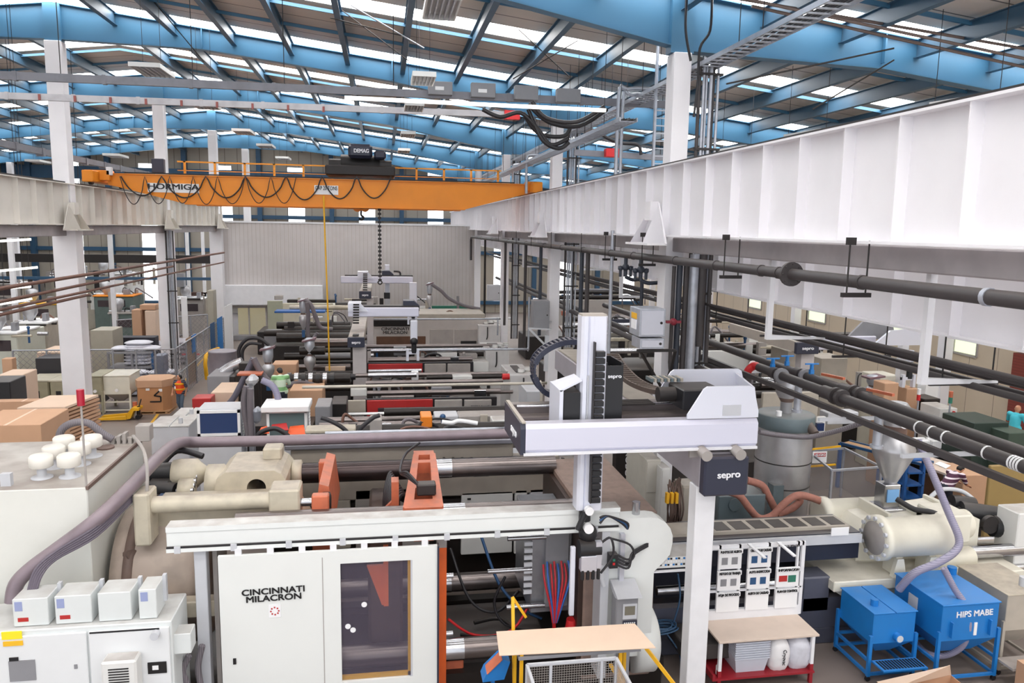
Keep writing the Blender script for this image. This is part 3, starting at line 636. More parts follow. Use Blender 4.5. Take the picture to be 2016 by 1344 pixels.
for i, (x0, y0, z) in enumerate(((8.5, 12.1, 5.12), (8.5, 9.9, 5.12), (8.5, 16.6, 5.12))):
    MB().box(7.5, 9.3, y0-.03, y0+.03, z-.06, z+.0).go('pipe_support', LGREY, label=['pale strut carrying the cooling pipes right of the dryer lid', 'pale strut carrying the cooling pipes above the blue workbench', 'pale strut carrying the cooling pipes near the tall column'][i], cat='bracket')
# fat pipes coming from behind the first column
for i, (x, z) in enumerate(((7.6, 5.0), (8.1, 5.0))):
    MB().cyl((x, 16, z), (x, 52, z), .09, n=10).go('cooling_pipe', PIPE, label=['dark pipe running back from the first column towards the second, left one', 'dark pipe running back from the first column, right one'][i], cat='pipe')
# vertical risers hanging from the main (navy) with valves
for i, (px, yb, dx) in enumerate(((1146, 690, 0), (1158, 618, 0), (1205, 700, 0), (995, 640, 0), (1035, 690, 0), (955, 700, 0), (1065, 660, 0))):
    q = P(px, 500, X=6.35); z0 = P(px, yb, Y=q.y).z
    MB().cyl((6.35, q.y, z0), (6.35, q.y, 7.6 if i not in (2,) else 8.3), .07 if i != 2 else .05, n=10).go('pipe_riser', (PIPEN, PIPE, GALV, PIPE, PIPE, DARK, PIPEN)[i], label=['dark navy riser pipe left of the upright robot arm, the nearer of a pair', 'dark riser pipe just right of the nearer navy riser', 'shiny galvanised riser pipe between robot arm and silver cabinet', 'dark riser pipe at the third right column', 'dark riser pipe left of the grey cabinet on the second column', 'farthest dark riser pipe beside the corrugated enclosure', 'navy riser pipe above the grey cabinet on the second column'][i], cat='pipe')
for i, px in enumerate((1232, 1262)):
    q = P(px, 520, X=6.3); t = thing('valve_set', (6.3, q.y, 7.2), ['dark navy gate valve under the fat pipe, left of the two', 'dark navy gate valve under the fat pipe, right of the two'][i], 'valve')
    m = MB().cyl((6.3, q.y, 7.6), (6.3, q.y, 7.1), .05, n=10); m.sph((6.3, q.y, 7.35), .1)
    for s in (-1, 1): m.cyl((6.3+s*.14, q.y, 7.3), (6.3+s*.14, q.y, 7.1), .04, n=8); m.sph((6.3+s*.14, q.y, 7.32), .07)
    m.cyl((6.1, q.y, 7.35), (6.5, q.y, 7.35), .03, n=8); m.go('body', PIPEN, t)
    MB().tube([(6.3, q.y, 7.1), (6.5, q.y, 7.02), (6.75+.15*i, q.y+.1, 7.02), (6.8+.15*i, q.y+.1, 6.9), (6.8+.15*i, q.y+.1, 5.9)], .05, 8, 4).go('pipe', PIPEN, t)
# second riser stack at the first column
t = thing('riser_stack', (6.95, 17.3, 3.5), 'stack of dark riser pipes with a red valve on the nearest right column', 'pipe')
for k, (x, z0, z1, r, mt) in enumerate(((6.72, 5.2, 7.5, .045, PIPE), (6.86, 4.2, 7.6, .07, PIPEN), (7.02, 3.8, 7.6, .06, PIPE), (7.22, 3.6, 7.78, .11, GALV), (7.42, 5.6, 7.78, .1, PIPE), (7.62, 5.2, 7.8, .05, PIPE))):
    MB().cyl((x, 17.25, z0), (x, 17.25, z1), r, n=10).go('pipe', mt, t)
MB().tube([(6.72, 17.25, 5.2), (6.74, 17.2, 5.0), (6.9, 17.2, 4.95), (7.0, 17.2, 4.9)], .045, 8).go('elbow', PIPE, t)
MB().sph((6.72, 17.15, 6.2), .09).box(6.55, 6.9, 17.1, 17.2, 6.17, 6.23).go('valve', mat('valve_red', C8(140, 40, 56), .4), t)
# wall boxes on columns
def wallbox(x0, y0, x1, y1, Y, d, lab, mt=GREY, top=None):
    a = rect(x0, y0, x1, y1, Y); t = thing('electrical_cabinet', ((a[0]+a[1])/2, Y, a[2]), lab, 'cabinet')
    MB().box(a[0], a[1], Y, Y+d, a[2], a[3], .01).go('body', mt, t)
    MB().box(a[0]+.04, a[1]-.04, Y-.015, Y, a[2]+.04, a[3]-.04, .005).go('door', ALU if mt is GALV else LGREY if mt is LGREY else mt, t)
    MB().cyl((a[1]-.1, Y-.03, (a[2]+a[3])/2), (a[1]-.1, Y-.015, (a[2]+a[3])/2), .03).go('handle', DARK, t); return t, a
t, a = wallbox(1259, 608, 1310, 663, 16.3, .7, 'shiny metal electrical cabinet on the nearest right column', GALV)
MB().box(a[0]-.012, a[0], 16.5, 16.85, a[3]-.25, a[3]-.12).go('warning_label', YELLOW, t)
MB().box(a[0]-.012, a[0], 16.5, 16.85, a[3]-.48, a[3]-.27).go('warning_label', PAPER, t)
t2, a2 = wallbox(1260, 666, 1308, 687, 16.3, .6, 'lower galvanised junction cabinet under the shiny cabinet', GALV)
m = MB().bar((a[0], 16.4, a2[2]-.05), (a[1]+.3, 16.4, a2[2]-.05), .06).bar((a[0]+.1, 16.4, a2[2]-.1), (a[1]+.2, 16.9, a2[2]-1.0), .05).bar((a[1]+.3, 16.4, a2[2]-.05), (a[1]+.3, 16.9, a2[2]-1.1), .06)
m.go('bracket', DARK, t2)
t3, a3 = wallbox(1050, 592, 1082, 648, 29.9, .6, 'grey electrical cabinet on a pale frame at the second right column', GREY)
t, a = wallbox(960, 561, 985, 592, 43.2, .5, 'pale blue grey cabinet near the third right column', LGREY)
m = MB().bar(P(1041, 646, Y=29.9), P(1085, 648, Y=29.9), .06).bar(P(1041, 646, Y=29.9), P(1076, 682, Y=29.9), .08).bar(P(1077, 660, Y=29.9), P(1074, 730, Y=29.9), .15)
m.bar((a3[1], 30.3, a3[2]+.2), (6.8, 30.8, a3[2]+.2), .06); m.go('support_frame', LGREY, t3)
# slung pipes above the left store, running along the hall
for i, (x, z, r) in enumerate(((-7.2, 6.95, .05), (-7.3, 6.65, .05), (-7.45, 6.5, .035))): pass
for i, (a, b, r) in enumerate((((-20, 571, 12), (441, 497, 55), .06), ((-20, 598, 12), (340, 524, 44), .05), ((-20, 614, 12), (441, 516, 55), .045), ((-20, 624, 12), (175, 580, 22), .05))):
    p, q = P(a[0], a[1], X=XL+1.0), P(b[0], b[1], X=XL+1.0)
    MB().cyl(p, q, r, n=8).go('service_pipe', RUST, label=['brown pipe running along the left columns, topmost of the four', 'brown pipe along the left columns, second from the top', 'brown pipe along the left columns, reaching the enclosure below the topmost', 'short brown pipe along the left columns, lowest of the four'][i], cat='pipe', group='brown pipes along the left columns')
# ================================================================ the big press in front
mc = thing('injection_moulding_machine', (1, 13.9, 0), 'huge cream and white injection moulding machine filling the foreground, lettered on its sliding door', 'machine')
TYF, TYB, TZ0, TZ1 = 12.62, 15.2, .98, 3.45
MB().box(-4.4, 5.0, 12.5, 15.3, 0, .45, .03).box(-4.4, 5.0, 12.45, 12.75, .4, .62).box(-4.4, 5.0, 15.1, 15.35, .4, .62).go('base_frame', OIL, mc)
for y, z in ((TYF, TZ1), (TYF, TZ0), (TYB, TZ1), (TYB, TZ0)):
    t = MB().cyl((-2.4, y, z), (3.5, y, z), .19, n=28).go('tie_bar', BAR, mc)
    MB().cyl((.95, y, z), (1.35, y, z), .196, n=28).go('collar', STEEL, t)
    if (y, z) == (TYB, TZ1): MB().cyl((-1.62, y, z), (.8, y, z), .198, n=28).go('dark_section', mat('bar_dark', C8(70, 60, 60), .3, .8, grime=.3), t); MB().cyl((1.8, y, z), (2.1, y, z), .196, n=28).go('collar', BAR, t)  # left part of the upper rear bar drawn darker
# guard rail beam and door
MB().box(-3.32, 3.92, 12.02, 12.16, 3.36, 3.66, .01).box(-3.32, 3.92, 11.98, 12.0, 3.28, 3.34).box(-3.32, 3.92, 12.0, 12.3, 3.6, 3.68).go('guard_beam', mat('beam_white', C8(230, 233, 232), .4, grime=.05, dust=.75), mc)
m = MB().box(-3.32, 3.9, 11.99, 12.04, 3.34, 3.37).go('slot', BLACK, mc)
for k in range(9):
    x = -3.2+k*.83; MB().box(x, x+.09, 11.96, 11.99, 3.27, 3.38).go('roller_clip', LGREY, mc)
dr = rect(435, 1070, 860, 1344, 12.0); w0 = rect(672, 1102, 812, 1332, 12.0)
x0, x1, zt = dr[0], dr[1], 3.2; zb = .35
m = MB(); X0, X1, Z0, Z1 = w0
m.box(x0, X0, 11.93, 12.0, zb, zt); m.box(X1, x1, 11.93, 12.0, zb, zt); m.box(X0, X1, 11.93, 12.0, Z1, zt); m.box(X0, X1, 11.93, 12.0, zb, Z0)
door = m.go('sliding_door', mat('door_white', C8(228, 230, 228), .38, grime=.04, scale=1.5), mc)
MB().box(X0-.02, X1+.02, 11.97, 11.98, Z0-.02, Z1+.02).go('window_pane', mat('smoky_pane', C8(120, 112, 130), .06, alpha=.22), door)
MB().box(X1-.075, X1-.02, 11.985, 12.03, Z0, Z1).box(X0, X1-.02, 11.985, 12.03, Z0, Z0+.07).go('inner_frame', YELLOW, door)
MB().box(X1-.03, X1+.02, 11.94, 11.99, Z0-.03, Z1+.02).go('pane_edge', LGREY, door)
xs = rect(636, 1085, 638, 1344, 11.93); MB().box(xs[0], xs[0]+.012, 11.925, 11.935, zb, zt-.1).go('seam', MGREY, door)
MB().box(x1, x1+.03, 11.9, 12.05, zb, zt).go('door_edge', NAVY, door)
for px_, py_ in ((717, 1190), (685, 1233), (695, 1240)): q_ = P(px_, py_, Y=11.96); MB().cyl((q_.x, 11.962, q_.z), (q_.x, 11.968, q_.z), .045, n=16).go('round_spot', PAPER, door)  # small white discs on the door pane
for i in range(7):
    x = x0+.25+i*(x1-x0-.5)/6; MB().box(x, x+.1, 11.95, 12.0, zt, zt+.1).go('door_hanger', WHITE, door)
c = rect(479, 1157, 598, 1183, 11.92)
text('CINCINNATI\nMILACRON', ((c[0]+c[1])/2, 11.925, (c[2]+c[3])/2), .1, .95, INK, mc, bold=.028, spin=math.radians(1.2))
c = rect(529, 1190, 553, 1215, 11.92); MB().box(c[0], c[1], 11.922, 11.93, c[2], c[3]).go('sticker', PAPER, door)
m = MB(); cx, cz = (c[0]+c[1])/2, (c[2]+c[3])/2
for k in range(8): m.box(cx+.06*math.cos(k*.8)-.012, cx+.06*math.cos(k*.8)+.012, 11.918, 11.922, cz+.06*math.sin(k*.8)-.012, cz+.06*math.sin(k*.8)+.012)
m.go('sticker_print', RED, door)
c = rect(459, 1296, 465, 1307, 11.92); MB().box(c[0], c[1], 11.91, 11.93, c[2], c[3]).go('lock', INK, door)
# left upright and stiffeners between door and tank
a = rect(388, 1070, 412, 1344, 12.15); MB().box(a[0], a[1], 12.1, 12.3, .3, 3.35, .01).go('upright', LGREY, mc)
MB().box(a[1]+.05, a[1]+.12, 12.3, 12.9, .3, 3.3).go('upright', MGREY, mc)
MB().box(-4.2, -2.4, 12.35, 12.6, 2.0, 2.28, .02).go('cross_member', CREAM, mc)
# clamp cylinder housing: big rounded drum at the left end
m = MB(); m.lathe((0, 13.9, 2.15), [(1.0, -4.5), (1.18, -4.45), (1.22, -4.3), (1.22, -3.2), (1.12, -3.05), (.9, -3.0)], 40, ax=0)
m.go('clamp_cylinder', mat('clamp_dirty', C8(176, 160, 148), .45, grime=.55, dust=.4, scale=2), mc)
MB().lathe((0, 13.9, 2.15), [(1.2, -4.25), (1.27, -4.23), (1.27, -4.1), (1.2, -4.08)], 40, ax=0).go('cylinder_rim', BROWN, mc)
# rear platen (cast cream block on the upper rear bar) with its round hole
m = MB(); ya, yb = 14.2, 15.5; z = 3.84
c = P(505, 962, Y=14.2)
prof = [(-3.05, z-.16), (-2.85, z), (-1.95, z), (-1.8, z-.16), (-1.8, 3.0), (-2.15, 2.75), (-2.65, 2.75), (-3.05, 3.2)]
# front face with hole
hx, hz, hr = -2.32, 3.52, .17; n = 24
hole = [(hx+hr*math.cos(2*math.pi*k/n), hz+hr*math.sin(2*math.pi*k/n)) for k in range(n)]
def ray(p):
    best = None
    for i in range(len(prof)):
        (ax_, az), (bx, bz) = prof[i], prof[(i+1) % len(prof)]
        dx, dz = p[0]-hx, p[1]-hz; ex, ez = bx-ax_, bz-az; den = dx*ez-dz*ex
        if abs(den) < 1e-9: continue
        t = ((ax_-hx)*ez-(az-hz)*ex)/den; u = ((ax_-hx)*dz-(az-hz)*dx)/den
        if t > 0 and -1e-6 <= u <= 1+1e-6 and (best is None or t < best): best = t
    return (hx+dx*best if False else hx+(p[0]-hx)*best, hz+(p[1]-hz)*best)
outer = [ray(p) for p in hole]
vs = [(x, ya, z_) for x, z_ in hole]+[(x, ya, z_) for x, z_ in outer]+[(x, yb, z_) for x, z_ in hole]+[(x, yb, z_) for x, z_ in outer]
fs = []
for k in range(n):
    j = (k+1) % n; fs += [(k, n+k, n+j, j), (2*n+j, 3*n+j, 3*n+k, 2*n+k), (k, j, 2*n+j, 2*n+k), (n+k, 3*n+k, 3*n+j, n+j)]
m.add(vs, [tuple(reversed(f)) for f in fs])
blk = m.go('rear_platen', CREAM, mc)
MB().lathe((0, 14.75, 3.45), [(.28, -3.3), (.37, -3.28), (.37, -3.0), (.3, -2.95)], 28, ax=0).go('end_cap', CREAM, blk)
MB().lathe((0, 15.2, 3.45), [(.2, -1.8), (.27, -1.78), (.27, -1.62), (.2, -1.6)], 24, ax=0).go('bar_nut', CREAM, blk)
MB().box(-2.3, -1.95, 14.9, 15.3, 3.82, 4.06, .03).go('valve_block', CREAM, blk)
# traverse cylinder in front, with square end plates and chrome rod
m = MB().cyl((-3.75, 12.95, 3.72), (-1.75, 12.95, 3.72), .14, n=24)
tc_ = m.go('traverse_cylinder', CREAM, mc)
MB().box(-4.0, -3.75, 12.72, 13.2, 3.1, 3.98, .03).go('end_plate', CREAM, tc_)
MB().box(-1.9, -1.4, 12.75, 13.3, 3.45, 3.95, .03).go('end_plate', CREAM, tc_)
MB().cyl((-1.4, 12.95, 3.66), (-1.0, 12.95, 3.66), .07, n=16).go('piston_rod', STEEL, tc_)
MB().lathe((0, 12.95, 3.66), [(.1, -1.05), (.16, -1.04), (.16, -.92), (.1, -.9)], 20, ax=0).go('gland', DARK, tc_)
MB().prism([(-3.9, 3.05), (-3.9, 3.5), (-1.6, 3.5), (-1.3, 3.0)], 1, 13.3, 14.2).go('support_casting', CREAM, mc)
# pump motor cluster at the far left
m = MB().lathe((0, 14.9, 3.62), [(.1, -3.95), (.26, -3.93), (.28, -3.8), (.28, -3.5), (.22, -3.45), (.1, -3.3)], 28, ax=0)
pm = m.go('hydraulic_motor', CREAM, mc)
MB().lathe((0, 14.5, 3.42), [(.1, -3.75), (.22, -3.73), (.22, -3.5), (.1, -3.45)], 24, ax=0).go('motor_flange', CREAM, pm)
m = MB().cyl((-4.3, 14.9, 3.65), (-3.95, 14.9, 3.65), .17, .2).sph((-4.3, 14.9, 3.65), .17).cyl((-4.2, 14.6, 3.45), (-3.8, 14.5, 3.42), .15).sph((-4.2, 14.6, 3.45), .15).cyl((-4.05, 14.35, 3.05), (-4.05, 14.35, 3.4), .14).box(-4.3, -3.9, 14.5, 14.9, 3.3, 3.6, .04)
m.go('pump', BLACK, pm)
MB().box(-4.05, -3.72, 14.25, 14.45, 3.2, 3.42, .02).go('solenoid_valve', DBLUE, pm)
for k in range(4): MB().cyl((-3.75, 14.7-.12*k, 3.62-.05*k), (-3.45, 14.7-.12*k, 3.62-.05*k), .05, n=10).go('fitting', STEEL, pm)
for pts in ([(-4.4, 14.3, 3.2), (-4.1, 13.9, 3.0), (-3.6, 13.8, 3.0), (-3.3, 14.1, 3.15)], [(-4.3, 14.6, 3.1), (-4.42, 14.2, 2.9), (-4.35, 13.5, 2.8), (-4.1, 13.2, 2.9)], [(-4.3, 15.3, 3.6), (-4.0, 15.5, 3.9), (-3.5, 15.4, 3.8)]):
    MB().tube(pts, .06, 8).go('hydraulic_hose', HOSEB, pm)
MB().tube([(-4.3, 13.7, 3.15), (-4.42, 13.4, 3.0), (-4.3, 13.1, 2.85), (-4.1, 12.9, 2.9)], .09, 10).go('elbow_pipe', BROWN, pm)
# orange toggle frames between the bars
def oframe(pts, y0, y1): return MB().prism(pts, 1, y0, y1)
a0 = P(632, 905, Y=15.0); MB().box(-1.26, -1.02, 14.85, 15.1, 2.5, 3.77, .02).go('orange_frame', MORANGE, mc)
MB().box(-1.2, -.92, 12.65, 12.85, 2.6, 3.86, .02).prism([(-1.2, 3.2), (-.86, 3.2), (-.94, 3.9), (-1.1, 3.95)], 1, 13.0, 14.9).go('orange_frame', MORANGE, mc)
a = P(745, 1000, Y=13.6); MB().prism([(-.3, 3.0), (.25, 3.0), (.25, 3.75), (.12, 3.75), (.12, 3.4)], 1, 13.5, 13.6).box(.12, .25, 13.4, 13.7, 2.9, 3.8).go('orange_frame', MORANGE, mc)
# slanted orange crosshead with two openings
m = MB()
yA, yB, zA, zB = 12.5, 15.0, 3.66, 3.84
def sl(x, t): return (.3+(x-.72)*.87*(1-.36*t)+.27*t, yA+(yB-yA)*t, zA+(zB-zA)*t)
for (u0, u1, t0, t1) in ((.72, .92, 0, 1), (1.3, 1.5, 0, 1), (.92, 1.3, 0, .12), (.92, 1.3, .32, .42), (.92, 1.3, .8, .86), (.92, 1.3, .97, 1)):
    m.slab([sl(u0, t0), sl(u1, t0), sl(u1, t1), sl(u0, t1)], .22)
m.box(.32, .96, 12.45, 12.7, 3.2, 3.66); m.box(.58, .98, 15.0, 15.2, 2.0, 3.84)
ch = m.go('orange_crosshead', MORANGE, mc)
MB().box(.55, .88, 12.9, 13.15, 3.7, 3.9, .02).go('terminal_box', DARK, ch)
for k in range(3): MB().tube([(.6, 13.0, 3.85), (.4, 13.2, 3.95+.04*k), (.28, 13.7, 3.9), (.4, 14.6, 3.95), (.7, 15.2, 4.0)], .025, 6).go('cable', HOSEB, ch)
a = rect(860, 1050, 879, 1344, 12.3); m = MB().box(a[0], a[1], 12.3, 12.5, .3, 3.0, .01); p1 = m.go('orange_post', mat('post_orange', C8(226, 100, 40), .45, grime=.3, scale=3), mc)
MB().box(a[0], a[1], 12.3, 12.5, 3.0, 3.35).go('post_top', MGREY, p1)
for z in (2.45, 1.4): MB().cyl((a[1], 12.4, z), (a[1]+.12, 12.4, z), .05, n=8).go('bolt', STEEL, p1)
MB().box(.95, 1.35, 12.6, 12.9, .3, 1.0, .02).go('orange_foot', MORANGE, mc)
# moving platen behind the door and its hoses
MB().box(-.03, .05, 12.25, 12.32, 2.05, 3.1).prism([(-.3, 2.75), (-.03, 2.75), (.0, 2.05), (-.06, 2.05)], 1, 12.3, 12.36).go('orange_bracket', mat('bright_orange', C8(232, 110, 50), .45, grime=.2), mc)
MB().box(-.3, .3, 12.9, 15.5, .55, 3.0, .05).go('moving_platen', mat('platen_brown', C8(92, 76, 70), .5, .3, grime=.5, scale=3), mc)
m = MB()
for k in range(12): m.tube([(.2+.03*k, 14.9-.05*k, 3.0), (.12+.02*k, 14.6-.06*k, 3.6-.02*k), (0+.02*k, 14.2-.06*k, 3.3), (-.02+.02*k, 14-.05*k, 2.6)], .035, 6)
m.go('hose_bundle', HOSEB, mc, kind='stuff')
# stationary platen
PL = mat('platen_white', C8(226, 228, 226), .4, grime=.05)
PLT = mat('platen_top', C8(140, 118, 108), .55, grime=.5, scale=5)
m = MB().box(3.45, 4.75, 12.45, 15.7, .3, 3.42, .03); sp_ = m.go('stationary_platen', PLT, mc)
m = MB(); ar = [(3.75, 3.44), (4.5, 3.44)]+[(4.5+.42*math.sin(t), 3.02+.42*math.cos(t)) for t in (.35, .7, 1.05, 1.4, 1.7)]+[(4.88, 2.75), (4.75, 2.6), (4.6, 2.45), (4.6, .9), (3.75, .9)]
m.prism(ar, 1, 12.1, 12.44); m.go('front_casting', PL, sp_)
MB().lathe((0, 12.62, .98), [(.3, 4.35), (.62, 4.37), (.62, 4.75), (.5, 4.81), (.3, 4.83)], 32, ax=0).go('bar_boss', PL, sp_)
MB().box(3.62, 3.76, 12.0, 12.44, .6, 3.35).go('guide_strip', LGREY, sp_)
MB().box(3.95, 4.03, 12.0, 12.1, .6, 3.2).go('guide_strip', ALU, sp_)
MB().cyl((4.3, 12.3, 3.44), (4.3, 12.3, 3.66), .07).go('lifting_lug', STEEL, sp_)
m = MB().box(3.36, 3.46, 12.5, 15.65, .5, 3.3); m.go('platen_face', mat('platen_dark', C8(66, 50, 44), .45, .4, grime=.5, scale=6), sp_)
# mould half with ejector hoses
mo = MB().box(2.6, 3.36, 13.0, 14.6, 1.35, 3.05, .02).go('mould', mat('mould_steel', C8(160, 162, 168), .3, .6, grime=.3, scale=6), mc)
MB().box(2.85, 3.28, 12.9, 13.0, 1.5, 2.9, .01).go('mould_plate', GREY, mo)
for k in range(8):
    x = 2.8+.065*k; c0 = ((C8(200, 50, 60), 'h_red'), (C8(60, 110, 190), 'h_blue'))[k % 3 == 1]
    MB().tube([(x, 12.85, 2.35+.05*(k % 2)), (x, 12.7, 2.1), (2.92+.03*k, 12.72, 1.6), (2.99+.01*k, 12.8, 1.25)], .02, 6).go('mould_hose', mat(c0[1], c0[0], .4), mo)
MB().cyl((3.02, 12.85, 1.3), (3.07, 12.9, .5), .035).go('mould_hose', REDS, mo)
MB().cyl((3.3, 12.7, .95), (3.32, 12.7, 1.35), .13, .1).go('red_cone', REDS, mo)
for z, x, L in ((2.85, 2.15, .7), (2.25, 1.8, .8), (1.55, 2.15, .7)): MB().cyl((x, 12.9, z), (x+L, 12.9, z), .045, n=10).go('core_pull', STEEL, mo)
m = MB(); 
for k in range(8): m.box(2.45, 2.6, 12.86, 12.9, 1.8+.13*k, 1.87+.13*k)
m.go('hose_rack', LGREY, mo)
m = MB().box(3.38, 3.46, 12.7, 12.95, 1.5, 2.9); m.go('clamp_bar', GREEN, mo)
# floor of the press and loose hoses
MB().box(1.0, 3.0, 12.7, 15.0, .5, .58).go('tread_plate', mat('tread', C8(80, 74, 72), .5, grime=.4), mc)
for i, (pts, mt, r) in enumerate((([(1.1, 12.9, 1.4), (1.6, 13.0, 1.0), (2.3, 13.1, 1.0), (2.7, 13.2, 1.6)], REDS, .025), ([(1.9, 14.8, 2.2), (2.2, 14.2, 1.4), (2.6, 13.9, 1.0), (3.0, 13.8, .8)], DBLUE, .03), ([(1.3, 14.8, 1.9), (1.6, 14, 1.2), (2.1, 13.8, 1.0), (2.6, 14.2, 1.2)], HOSEB, .03), ([(2.2, 13.4, 1.9), (2.0, 13.4, 1.4), (2.2, 13.3, 1.0), (2.8, 13.3, .8)], HOSEB, .025), ([(1.4, 13.6, .7), (1.9, 13.4, .75), (2.4, 13.6, .7), (2.2, 14.1, .7), (1.7, 14, .7)], DARK, .04))):
    MB().tube(pts, r, 6).go('loose_hose', mt, mc)
# injection side: sled, dark guard box, beds
MB().box(5.1, 14.5, 13.5, 15.4, .0, .35, .02).box(5.1, 14.5, 13.5, 13.7, .35, 1.0).box(5.1, 14.5, 15.2, 15.4, .35, 1.0).go('injection_bed', mat('bed_slate', C8(74, 76, 90), .45, grime=.35, dust=.3), mc)
for y, z in ((13.75, 1.25), (15.2, 1.25)): MB().cyl((5.3, y, z), (14.2, y, z), .09, n=16).go('guide_rod', STEEL, mc)
MB().box(8.3, 8.9, 13.5, 14.0, .7, 1.45, .03).go('rod_bracket', mat('bracket_slate', C8(84, 86, 100), .45, grime=.2), mc)
for z in (1.62, 1.95): MB().cyl((5.4, 14.4, z), (11, 14.4, z), .06, n=10).go('carriage_cylinder', STEEL, mc)
gb = MB().prism([(5.3, 1.72), (5.3, 2.28), (9.6, 2.28), (9.6, 1.72)], 1, 13.7, 14.7).go('barrel_cover', mat('cover_black', C8(34, 36, 50), .35, grime=.2, dust=.3), mc)
MB().box(5.3, 9.6, 13.62, 13.7, 2.08, 2.26).go('cover_rail', LGREY, gb)
MB().box(5.3, 9.5, 13.9, 14.5, 2.28, 2.34).go('cover_top', PUTTY, gb)
for k in range(7): MB().box(6.6+k*.42, 6.92+k*.42, 13.98, 14.42, 2.34, 2.345).go('vent', DARK, gb)
a = rect(1636, 1038, 1670, 1053, 13.6); MB().box(a[0], a[1], 13.58, 13.6, a[2], a[3]).go('paper_note', PAPER, gb)
MB().cyl((5.3, 13.55, 1.95), (5.9, 13.55, 1.95), .1, n=14).go('nozzle', STEEL, mc)
# injection unit
IU = mat('unit_cream', C8(226, 222, 208), .4, grime=.12, dust=.35)
iu = MB().lathe((0, 13.55, 2.2), [(.3, 9.82), (.46, 9.83), (.46, 9.98), (.40, 9.99), (.41, 11.35), (.38, 11.45), (.2, 11.47)], 36, ax=0).go('injection_cylinder', IU, mc)
for k in range(12):
    t = k*math.pi/6; MB().cyl((9.78, 13.55+.41*math.cos(t), 2.2+.41*math.sin(t)), (9.84, 13.55+.41*math.cos(t), 2.2+.41*math.sin(t)), .045, n=8).go('bolt', LGREY, iu)
MB().lathe((0, 13.55, 2.2), [(.05, 9.8), (.34, 9.805), (.34, 9.83)], 28, ax=0).go('flange_face', MGREY, iu)
i2 = MB().lathe((0, 15.4, 2.0), [(.3, 9.7), (.4, 9.71), (.4, 9.9), (.34, 9.92), (.34, 11.2), (.3, 11.25)], 32, ax=0).go('injection_cylinder', IU, mc)
i3 = MB().lathe((0, 13.8, 2.3), [(.2, 11.6), (.3, 11.62), (.3, 12.1), (.25, 12.15)], 24, ax=0).go('injection_cylinder', IU, mc)
MB().lathe((0, 13.8, 1.55), [(.16, 11.2), (.22, 11.25), (.22, 12.3), (.15, 12.35)], 20, ax=0).go('carriage_cylinder', IU, mc)
MB().box(11.3, 12.0, 13.5, 14.3, 2.0, 2.6, .03).go('coupling_block', IU, mc)
for x in (10.25, 11.0): MB().box(x, x+.14, 13.4, 13.8, 1.35, 1.95).prism([(x-.1, 1.35), (x+.24, 1.35), (x+.14, 1.8), (x, 1.8)], 1, 13.35, 13.45).go('foot', IU, mc)
MB().box(8.85, 13.2, 13.3, 15.5, 1.2, 1.42, .02).prism([(9.2, 1.0), (13.2, 1.0), (13.2, 1.2), (8.9, 1.2)], 1, 13.4, 15.4).go('carriage_plate', IU, mc)
m = MB().prism([(9.9, 1.9), (10.2, 2.2), (12.3, 2.42), (12.8, 2.2), (12.8, 1.4), (9.9, 1.4)], 1, 14.2, 15.1).go('drive_housing', IU, mc)
for x in (10.5, 11.3, 12.1): MB().box(x, x+.08, 14.1, 15.15, 1.9, 2.47, .01).go('rib', IU, m)
m = MB().cyl((12.9, 14.9, 2.1), (13.9, 14.6, 2.0), .25, .25, 20).cyl((12.9, 15.2, 2.2), (13.4, 15.1, 2.15), .2).box(12.85, 13.3, 14.8, 15.4, 1.5, 2.2, .06).cyl((13.3, 14.4, 1.95), (13.75, 14.3, 1.9), .24)
mt_ = m.go('drive_motor', BLACK, mc); MB().cyl((13.1, 14.3, 2.05), (13.1, 14.2, 2.05), .2, n=20).go('motor_face', DARK, mt_)
MB().tube([(12.4, 15.3, 2.3), (12.7, 15.3, 2.5), (13.2, 15.3, 2.45), (13.5, 15.2, 2.25)], .05, 8).go('white_hose', LGREY, mt_)
MB().cyl((12.0, 13.9, 1.6), (14.4, 13.9, 1.6), .14, n=20).go('chrome_rod', STEEL, mc)
MB().box(12.8, 15.4, 13.6, 15.3, .4, 1.15, .03).go('bed_end', IU, mc)
MB().cyl((13.9, 14.0, 1.3), (13.9, 14.0, 1.75), .3, .3, n=20).go('bearing_block', IU, mc)
# hopper throat and its silver loader
lo = thing('material_loader', (9.6, 14.9, 2.9), 'silver cone loader with glass section standing over the barrel, fed by a grey hose', 'hopper loader')
q = P(1757, 905, Y=14.9); X_, Zc = q.x, q.z
def zz(y, Y=14.9): return P(1757, y, Y=Y).z
MB().lathe((X_, 14.9, 0), [(.1, zz(965)), (.12, zz(950)), (.42, zz(895)), (.44, zz(885)), (.45, zz(880)), (.28, zz(860)), (.25, zz(855))], 28).go('hopper', TANK, lo)
MB().lathe((X_, 14.9, 0), [(.24, zz(858)), (.24, zz(838)), (.26, zz(836))], 24).go('sight_section', mat('brown_section', C8(120, 96, 88), .4, grime=.3), lo)
MB().lathe((X_, 14.9, 0), [(.26, zz(836)), (.27, zz(800)), (.2, zz(792))], 24).go('vacuum_head', TANK, lo)
MB().cyl((X_-.12, 14.55, zz(822)), (X_-.14, 14.4, zz(822)), .12).go('filter_cap', PAPER, lo)
a = rect(1738, 955, 1775, 1000, 14.7); MB().box(a[0]+.04, a[1]-.04, 14.7, 15.05, a[2], a[3], .01).go('feed_throat', STEEL, lo)
MB().box(a[0]+.1, a[1]-.08, 14.68, 14.7, a[2]+.14, a[3]-.1).go('sticker', mat('sticker_sky', C8(120, 170, 220), .5), lo)
MB().box(a[0]-.2, a[1]+.15, 14.6, 15.2, a[2]-.12, a[2], .01).go('base_plate', STEEL, lo)
